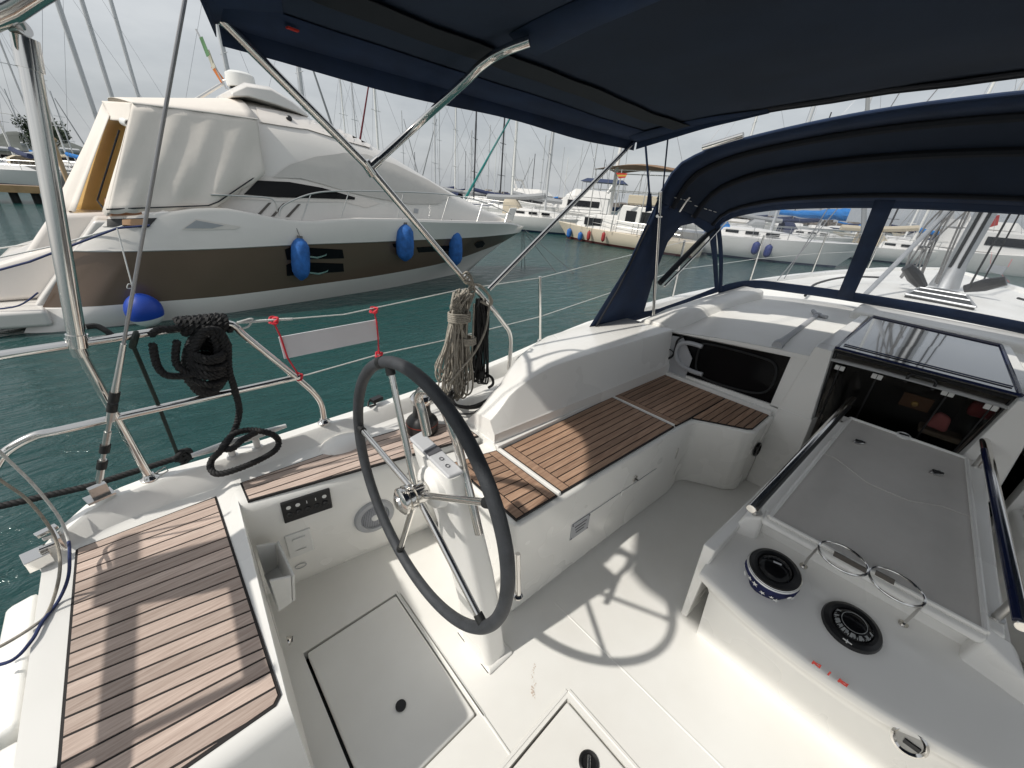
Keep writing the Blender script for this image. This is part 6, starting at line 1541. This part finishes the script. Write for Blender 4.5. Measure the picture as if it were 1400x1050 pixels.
fg2 = thing('flag', 'small red and yellow flag hanging under the brown awning of the cream motor sailer', 'flag', K(-1.4, 1.4, 4.0))
q = at(850, 240, Z=W); dK = (K(-3, 0, 0) - CAM).length; 
qa = CAM + ray(842, 236).normalized() * (dK - 1.5); qb = CAM + ray(858, 237).normalized() * (dK - 1.5); qc = CAM + ray(855, 243).normalized() * (dK - 1.5); qd = CAM + ray(846, 244).normalized() * (dK - 1.5)
mb = MB(); mb.slab([qa, qb, qb.lerp(qc, .35), qa.lerp(qd, .35)], .02, 0); mb.slab([qa.lerp(qd, .36), qb.lerp(qc, .36), qb.lerp(qc, .66), qa.lerp(qd, .66)], .02, 1); mb.slab([qa.lerp(qd, .67), qb.lerp(qc, .67), qc, qd], .02, 0)
mb.build('cloth', [mat('flag_red', (.55, .05, .03), .8), mat('flag_yellow', (.65, .42, .06), .8)], fg2)
dep = bpy.context.evaluated_depsgraph_get()
kb_ = bvh_of(kids(ketch)[0])
for (x, y0, y1, w_, m_, lab) in ((779, 312, 325, 3.4, bluef, 'blue fender nearest the bow of the cream motor sailer'), (794, 317, 329, 3.2, bluef, 'second blue fender from the bow of the cream motor sailer'), (806, 315, 329, 2.6, redf, 'slim red fender beside the second blue one on the cream hull'), (826, 317, 331, 2.6, redf, 'slim red fender farthest aft on the cream hull')):
    h = kb_.ray_cast(CAM, ray(x, y0 + 6).normalized())
    dd = (h[0] - CAM).length - .3 if h[0] else 25.5
    a = CAM + ray(x, y0).normalized() * dd; b = CAM + ray(x, y1).normalized() * dd; fender(a, abs(a.z - b.z), w_ / 585 * dd, m_, lab, a + Vector((0, 0, .4)))
# white sloop with the bright blue sail cover seen through the sprayhood window
pa, pb = at(985, 350, Z=W), at(1166, 372, Z=W); du = (pb - pa); du.z = 0; h2 = math.atan2(du.y, du.x); du.normalize(); n2 = Vector((-du.y, du.x, 0)); n2 = n2 if n2.dot(pa - CAM) > 0 else -n2
c2 = pb - du * 5.6 + n2 * 1.3
sl = sailboat(c2, h2, 12.5, 14, 'white sloop with a bright blue sail cover seen through the port windscreen panel', cover=None, hood_=coverb, free=1.25, mast_x=.10, furl=coverg)
Ms = Matrix.Translation((c2.x, c2.y, W)) @ Matrix.Rotation(h2, 4, 'Z')
mb = MB(); dd = (c2 - CAM).length
pts = [CAM + ray(1160, 294).normalized() * dd, CAM + ray(1140, 293).normalized() * dd, CAM + ray(1105, 293).normalized() * dd, CAM + ray(1066, 290).normalized() * dd]
mb.tube(spline(pts, 5), .24, 10, rr=[.32] * 4 + [.27] * 4 + [.20] * 4 + [.14] * 4); mb.build('sail_cover', coverb, sl)
sbv2 = bvh_of(kids(sl)[0])
for (x, y0, lab) in ((1036, 330, 'dark blue fender nearer the stern of the white sloop with blue sail cover'), (1053, 334, 'dark blue fender nearer the middle of the white sloop with blue sail cover')):
    h = sbv2.ray_cast(CAM, ray(x, y0 + 5).normalized()); dd = (h[0] - CAM).length - .3 if h[0] else 27
    a = CAM + ray(x, y0).normalized() * dd; fender(a, .72, .19, dkf, lab, a + Vector((0, 0, .4)))
# boats with a mast whose place in the photo is known: base column, mast top (row), distance
SP = [
 # px at horizon, top row, distance, hull, cover, mast material, label, furl, lean
 (150, -60, 50, bwhite, coverg, mastm, 'white yacht with a tall grey mast, leftmost behind the thick steel pole', None, .0),
 (180, -90, 56, bwhite, covern, mastm, 'yacht with a thick grey mast and dark boom cover, second mast from the left', None, .0),
 (215, -110, 62, bwhite, coverc, mastm, 'yacht whose grey mast rises just left of the cream cockpit cover roof', None, .0),
 (338, -40, 44, bwhite, coverg, mastm, 'yacht whose mast stands directly behind the radar dome of the motor yacht', None, .0),
 (428, 0, 44, bwhite, coverg, mastm, 'yacht with a thick pale mast rising behind the motor yacht roof', coverg, .0),
 (478, 98, 62, bwhite, covern, mastw, 'distant yacht with a slim white mast left of its shorter neighbour', None, .0),
 (492, 110, 64, bwhite, covern, mastm, 'distant yacht with a slim grey mast just right of a taller white one', None, .0),
 (520, 84, 48, bwhite, coverg, mastw, 'yacht with a maroon furled foresail leaning across the sky', redl, .0),
 (595, 112, 52, bwhite, coverg, mastm, 'yacht with a plain grey mast left of the bent canopy tube', None, .0),
 (622, 124, 54, bwhite, covern, mastw, 'yacht with a white mast and a dark dashed stay right of the bent tube', None, .0),
 (648, 141, 50, bnavy, covern, mastd, 'dark yacht with a thin black mast beside the teal sail', None, .0),
 (643, 178, 70, bwhite, coverg, mastm, 'small yacht with a short grey mast just left of the black one', None, .0),
 (684, 150, 50, bwhite, coverg, mastd, 'yacht with a second, shorter black mast and a spar at half height', None, .0),
 (700, 142, 40, bwhite, coverg, mastw, 'yacht with a stout white mast and broad spreaders behind the bow of the motor yacht', teal, .0),
 (738, 185, 74, bwhite, covern, mastm, 'far yacht with a faint mast between the white mast and the brown awning', None, .0),
 (805, 175, 66, bwhite, coverg, mastm, 'far yacht whose grey mast rises left of the brown awning', None, .0),
 (1243, 250, 58, bwhite, coverb, mastw, 'yacht beyond the window with a strip of blue foresail', coverb, .0),
 (1216, 240, 62, bcream, covern, mastd, 'cream yacht with a dark sail bundle beyond the starboard window', None, .0),
]
rnd = random.Random(77)
for i, (px, yt, d, hl, cv_, mm, lab, fu, ln) in enumerate(SP):
    pos = far(px, d); 
    head = H_ALONG + (math.pi if i % 3 == 0 else 0) + rnd.uniform(-.15, .15) if i > 4 else rnd.choice((0, math.pi)) + rnd.uniform(-.2, .2)
    L_ = rnd.uniform(9.5, 12.5); off = Matrix.Rotation(head, 3, 'Z') @ Vector((.08 * L_, 0, 0)); mh = rise(pos, yt)
    sailboat(pos - off, head, L_, mh, lab, hl, cv_, mm, fu, 0, detail=d < 50, mr=.17 if i < 5 else (.12 if d < 49 else .085), hood_=rnd.choice((None, covern, coverg)))
# teal furled sail stays in front of the black mast; the far ranks of masts
names = ['faint grey mast', 'slim pale mast', 'thin dark mast']
k = 0
ranks = [(x, rnd.uniform(75, 150)) for x in [20, 45, 95, 548, 571, 607, 633, 660, 672, 692, 716, 731, 748, 760, 774, 791, 815, 826, 880, 1015, 1045, 1075, 1090, 1120, 1150, 1180, 1200, 1262, 1272]]
for (px, d) in ranks:
    pos = far(px, d); mh = rnd.uniform(11, 16); mm = rnd.choice((mastm, mastm, mastw, mastd)); L_ = rnd.uniform(8.5, 12)
    sailboat(pos, H_ALONG + rnd.choice((0, math.pi)) + rnd.uniform(-.1, .1), L_, mh, 'small far white yacht with a thin mast in the rank of boats along the horizon', rnd.choice((bwhite, bwhite, bwhite, bnavy, bcream)), rnd.choice((covern, coverb, coverg, coverc)), mm, rnd.choice((None, coverg, None)), 0, detail=False, sprd=rnd.choice((1, 2)), group='far yachts along the horizon', mr=.08)
# a few nearer hulls in the gap beside the motor yacht's bow
def cruiser(pos, head, L_, lab, fly=True, hull=bwhite, canopy=None, group=None):
    b = thing('motor_cruiser', lab, 'motor boat', (pos[0], pos[1], W), head, group); M = Matrix.Translation((pos[0], pos[1], W)) @ Matrix.Rotation(head, 4, 'Z'); T_ = lambda x, y, z: M @ Vector((x, y, z)); B = L_ * .165; f_ = L_ * .115
    mb = MB(); rows = []
    for k in range(13):
        t = k / 12; x = -L_ / 2 + L_ * t; wf = 1 - max(0, (t - .45) / .55) ** 2.2; sh = f_ * (.9 + .4 * t * t); xo = lambda lv: x - .12 * L_ * (1 - lv) * max(0, (t - .6) / .4)
        rows.append([T_(xo(1), -B * wf * .9, sh), T_(xo(1), -B * wf, sh - .04), T_(xo(.3), -B * wf * .88, .2), T_(xo(0), -B * wf * .7, -.3), T_(xo(0), B * wf * .7, -.3), T_(xo(.3), B * wf * .88, .2), T_(xo(1), B * wf, sh - .04), T_(xo(1), B * wf * .9, sh)])
    mb.loft(rows); mb.build('hull', hull, b, smooth=50)
    def house(xs_, z0, name, m_):
        mb = MB(); rg = []
        for x, w_, h in xs_: rg.append([T_(x * L_, -B * w_, z0), T_(x * L_, -B * w_ * .9, z0 + h), T_(x * L_, B * w_ * .9, z0 + h), T_(x * L_, B * w_, z0)])
        mb.loft(rg); return mb.build(name, m_, b, smooth=20, bevel=.05)
    house(((-.30, .85, L_ * .11), (.05, .82, L_ * .11), (.17, .7, L_ * .01)), f_ * .95, 'saloon', bwhite)
    mb = MB()
    for s_ in (-1, 1): mb.box(T_(-.10 * L_, s_ * B * .80, f_ * .95 + L_ * .062), (.26 * L_, .12, L_ * .045), rz=head)
    mb.box(T_(.10 * L_, 0, f_ * .95 + L_ * .055), (.03 * L_, B * 1.35, L_ * .05), rz=head); mb.build('saloon_window', winm, b, smooth=0)
    if fly:
        house(((-.34, .8, L_ * .05), (-.02, .75, L_ * .055), (.06, .6, .02)), f_ * .95 + L_ * .112, 'flybridge', bwhite)
        mb = MB(); mb.tube([T_(-.28 * L_, -B * .7, f_ + L_ * .15), T_(-.33 * L_, -B * .65, f_ + L_ * .24), T_(-.33 * L_, B * .65, f_ + L_ * .24), T_(-.28 * L_, B * .7, f_ + L_ * .15)], L_ * .012, 6); mb.build('radar_arch', bwhite, b)
    if canopy: mb = MB(); mb.hull8([T_(-.42 * L_, -B * .75, f_ + L_ * .22), T_(-.05 * L_, -B * .75, f_ + L_ * .22), T_(-.05 * L_, B * .75, f_ + L_ * .22), T_(-.42 * L_, B * .75, f_ + L_ * .22)], [T_(-.38 * L_, -B * .6, f_ + L_ * .245), T_(-.1 * L_, -B * .6, f_ + L_ * .245), T_(-.1 * L_, B * .6, f_ + L_ * .245), T_(-.38 * L_, B * .6, f_ + L_ * .245)]); mb.build('sun_canopy', canopy, b); mb = MB(); [mb.tube([T_(x * L_, s_ * B * .7, f_ + L_ * .12), T_(x * L_, s_ * B * .7, f_ + L_ * .225)], .03, 5) for x in (-.4, -.07) for s_ in (-1, 1)]; mb.build('canopy_post', dsteel, b)
    mb = MB(); pts = []
    for k in range(6):
        t = .5 + .48 * k / 5; x = -L_ / 2 + L_ * t; wf = 1 - max(0, (t - .45) / .55) ** 2.2; q = T_(x, -B * wf * .9, f_ * (.9 + .4 * t * t)); mb.tube([q, q + Vector((0, 0, .6))], .02, 5); pts.append(q + Vector((0, 0, .6)))
    mb.tube(pts, .02, 5); mb.build('bow_rail', dsteel, b)
    return b
cruiser(far(1372, 62), H_ALONG + math.pi * .96, 13, 'white flybridge motor boat with a red cloth right of our grey mast')
t = thing('red_cover', 'red cloth hanging on the stern of the white flybridge boat beyond our mast', 'cloth', far(1360, 58) + Vector((0, 0, 4)))
dd = 57; a, b, c, d_ = [CAM + ray(x, y).normalized() * dd for x, y in ((1349, 296), (1367, 294), (1364, 308), (1348, 312))]; mb = MB(); mb.slab([a, b, c, d_], .05); mb.build('cloth', redf, t)
cruiser(far(1395, 46), H_ALONG + math.pi, 12, 'low white motor boat at the right edge below the flybridge boat', fly=False)
cruiser(far(785, 44), H_ALONG, 12, 'white motor boat with a dark blue sun canopy behind the cream motor sailer', fly=True, canopy=bnavy)
cruiser(far(745, 50), H_ALONG + 3.0, 11, 'white motor boat with a flybridge left of the blue sun canopy', fly=True)
sailboat(far(724, 31) + Vector((.5, 0, 0)), H_ALONG + math.pi + .1, 11, 13, 'white yacht lying just beyond the motor yacht bow, with dark hull windows', bwhite, coverg, mastm, None, 0, hood_=coverc, mr=.09)
sailboat(far(1010, 46), H_ALONG, 12, 14, 'white yacht with grey cover behind the sloop with the blue sail cover', bwhite, coverg, mastw, None, 0, hood_=coverg)
sailboat(far(1108, 50), H_ALONG + math.pi, 12, 14, 'white yacht with navy cover behind the blue sail cover', bwhite, covern, mastm, None, 0, hood_=covern)
sailboat(far(1305, 55), H_ALONG + .1, 12, 14, 'white yacht moored behind our own mast', bwhite, coverc, mastm, None, 0)
sailboat(far(1235, 42), H_ALONG + math.pi, 12, 14, 'pale yacht with a cream cabin left of our mast beyond the window', bwhite, coverc, mastw, None, 0, hood_=coverc)
# left: pontoon, small boats, shore, hill and tree
pn_ = thing('pontoon', 'low dark timber pontoon with a pale edge beam at the left behind the motor yacht', 'pontoon', far(20, 33))
a = far(-140, 33); b = far(150, 33); dv = (b - a).normalized(); nv = Vector((-dv.y, dv.x, 0)); nv = nv if nv.dot(a - CAM) > 0 else -nv
wood = mat('weathered_timber', (.20, .145, .10), .8, var=.3, vscale=4)
mb = MB(); mb.slab([a + Vector((0, 0, .75)), b + Vector((0, 0, .75)), b + nv * 2.4 + Vector((0, 0, .75)), a + nv * 2.4 + Vector((0, 0, .75))], .12); mb.build('walkway', wood, pn_)
mb = MB(); mb.slab([a - nv * .08 + Vector((0, 0, .5)), b - nv * .08 + Vector((0, 0, .5)), b - nv * .08 + Vector((0, 0, .82)), a - nv * .08 + Vector((0, 0, .82))], .12); mb.build('edge_beam', mat('ochre_beam', (.42, .28, .14), .7, var=.2, vscale=3), pn_)
mb = MB(); L_ = (b - a).length
for k in range(9): q = a.lerp(b, (k + .5) / 9) + nv * .5; mb.tube([q + Vector((0, 0, -.6)), q + Vector((0, 0, .7))], .16, 10)
mb.build('pile', bottom, pn_)
mb = MB(); q = far(78, 31); mb.tube([q, q + Vector((0, 0, rise(q, 192)))], .10, 12); q3 = q + Vector((0, 0, rise(q, 192))); mb.lathe([(.16, -.05), (.2, .05), (.12, .15), (0, .16)], q3, n=14); t = thing('mooring_post', 'ochre mooring post with a rounded white cap beside the cream curtain', 'post', q); mb.build('post', mat('ochre_post', (.50, .34, .20), .6), t)
for i, (px, d, lab) in enumerate(((-25, 52, 'white yacht at the left edge behind the thick pole'), (20, 56, 'white yacht with a cluttered stern behind the pontoon'), (52, 62, 'white yacht with ropes on its rail just right of the thick pole'), (100, 68, 'blue-trimmed yacht between the pole and the cream curtain'))):
    sailboat(far(px, d), R(-60) + rnd.uniform(-.3, .3) + (math.pi if i % 2 else 0), 11, 13, lab, (bwhite, bwhite, bwhite, bnavy)[i], (coverc, covern, coverg, coverb)[i], (mastm, mastw, mastm, mastw)[i], None, 0, hood_=(covern, coverc, coverg, covern)[i])
    
hillm = mat('far_hill', (.10, .11, .10), 1.0, var=.4, vscale=.03)
mb = MB(); pr = []
for k in range(25):
    px = -120 + k * 14; d = 900; q = far(px, d); hgt = 26 * (1 - (k / 24) ** 2) * (1 + .25 * math.sin(k * 1.3)) + 3; pr.append((q, hgt))
rows = [[q + Vector((0, 0, 0)) for q, h in pr], [q * 1.06 + Vector((0, 0, h * .75)) for q, h in pr], [q * 1.16 + Vector((0, 0, h)) for q, h in pr], [q * 1.4 + Vector((0, 0, 0)) for q, h in pr]]
tag(mb.grid(rows).build('hills', hillm, smooth=60), kind='structure')
# rock breakwater
rock = mat('breakwater_rock', (.16, .14, .125), .9, var=.45, vscale=.5)
mb = MB(); rn = random.Random(9)
for k in range(330):
    px = 560 + k * 2.6; q = far(px, 235 + rn.uniform(-5, 5)); s_ = rn.uniform(1.2, 2.6); M3 = Matrix.Rotation(rn.uniform(0, 3), 3, 'Z') @ Matrix.Rotation(rn.uniform(-.5, .5), 3, 'X')
    mb.box(q + Vector((0, 0, rn.uniform(.0, 1.5))), (s_ * 1.6, s_ * 1.3, s_), mtx=M3)
bk = tag(mb.build('breakwater', rock, smooth=0), 'long low breakwater of brown rocks along the horizon', 'breakwater')
# shore buildings and tree on the left
for i, (x0, x1, yt, d, lab) in enumerate(((-30, 28, 206, 150, 'low pale shore building with a flat roof at the left edge'), (32, 62, 200, 170, 'pale shore shed partly behind the thick steel pole'), (84, 112, 208, 140, 'long white-roofed shed right of the small tree'))):
    a, b = far(x0, d), far(x1, d); h = rise(a.lerp(b, .5), yt); nv2 = (a.lerp(b, .5) - Vector((0, 0, W))).normalized(); nv2.z = 0
    t = thing('shore_building', lab, 'building', a.lerp(b, .5)); mb = MB(); mb.hull8([a, b, b + nv2 * 12, a + nv2 * 12], [p + Vector((0, 0, h)) for p in (a, b, b + nv2 * 12, a + nv2 * 12)]); mb.build('wall', mat('pale_render' + str(i), ((.45, .42, .38), (.5, .48, .45), (.42, .40, .38))[i], .8, var=.15, vscale=.2), t, smooth=0)
    mb = MB(); e_ = Vector((0, 0, h)); mb.hull8([p + e_ - nv2 * .5 for p in (a, b)] + [p + e_ + nv2 * 12.5 for p in (b, a)], [p + e_ - nv2 * .5 + Vector((0, 0, .5)) for p in (a, b)] + [p + e_ + nv2 * 12.5 + Vector((0, 0, .9)) for p in (b, a)]); mb.build('roof', bgrey, t, smooth=0)
    mb = MB()
    for k in range(6): q = a.lerp(b, (k + .6) / 6.4); mb.box(q - nv2 * .05 + Vector((0, 0, h * .5)), (1.4, .3, h * .3), rz=math.atan2((b - a).y, (b - a).x))
    mb.build('window', winm, t, smooth=0)
tq = far(72, 120); tr = thing('tree', 'dark bushy tree on the shore beside the thick steel pole', 'tree', tq)
hT = rise(tq, 164)
mb = MB(); mb.tube([tq, tq + Vector((.1, 0, hT * .35)), tq + Vector((0, .2, hT * .7))], .4, 8, rr=[.45, .32, .14])
for k in range(5): a = k * 1.25; mb.tube([tq + Vector((0, 0, hT * .35)), tq + Vector((math.cos(a) * 2, math.sin(a) * 2, hT * .62))], .12, 6, rr=[.18, .06])
mb.build('trunk', wood, tr)
mb = MB(); rn = random.Random(4)
cl = [(Vector((rn.uniform(-2.4, 2.4), rn.uniform(-2.4, 2.4), hT * rn.uniform(.45, .92))), rn.uniform(.9, 1.6)) for _ in range(16)]
for _ in range(2600):
    c, r_ = rn.choice(cl); v = Vector((rn.gauss(0, 1), rn.gauss(0, 1), rn.gauss(0, 1))).normalized() * r_ * rn.uniform(.5, 1.05)
    p = tq + c + v; u = Vector((rn.gauss(0, 1), rn.gauss(0, 1), rn.gauss(0, 1))).normalized() * .22; w2 = u.orthogonal().normalized() * .14; mb.poly([p - u, p + w2, p + u, p - w2])
mb.build('crown', mat('dark_foliage', (.030, .052, .024), .8, var=.4, vscale=.6), tr, smooth=0)
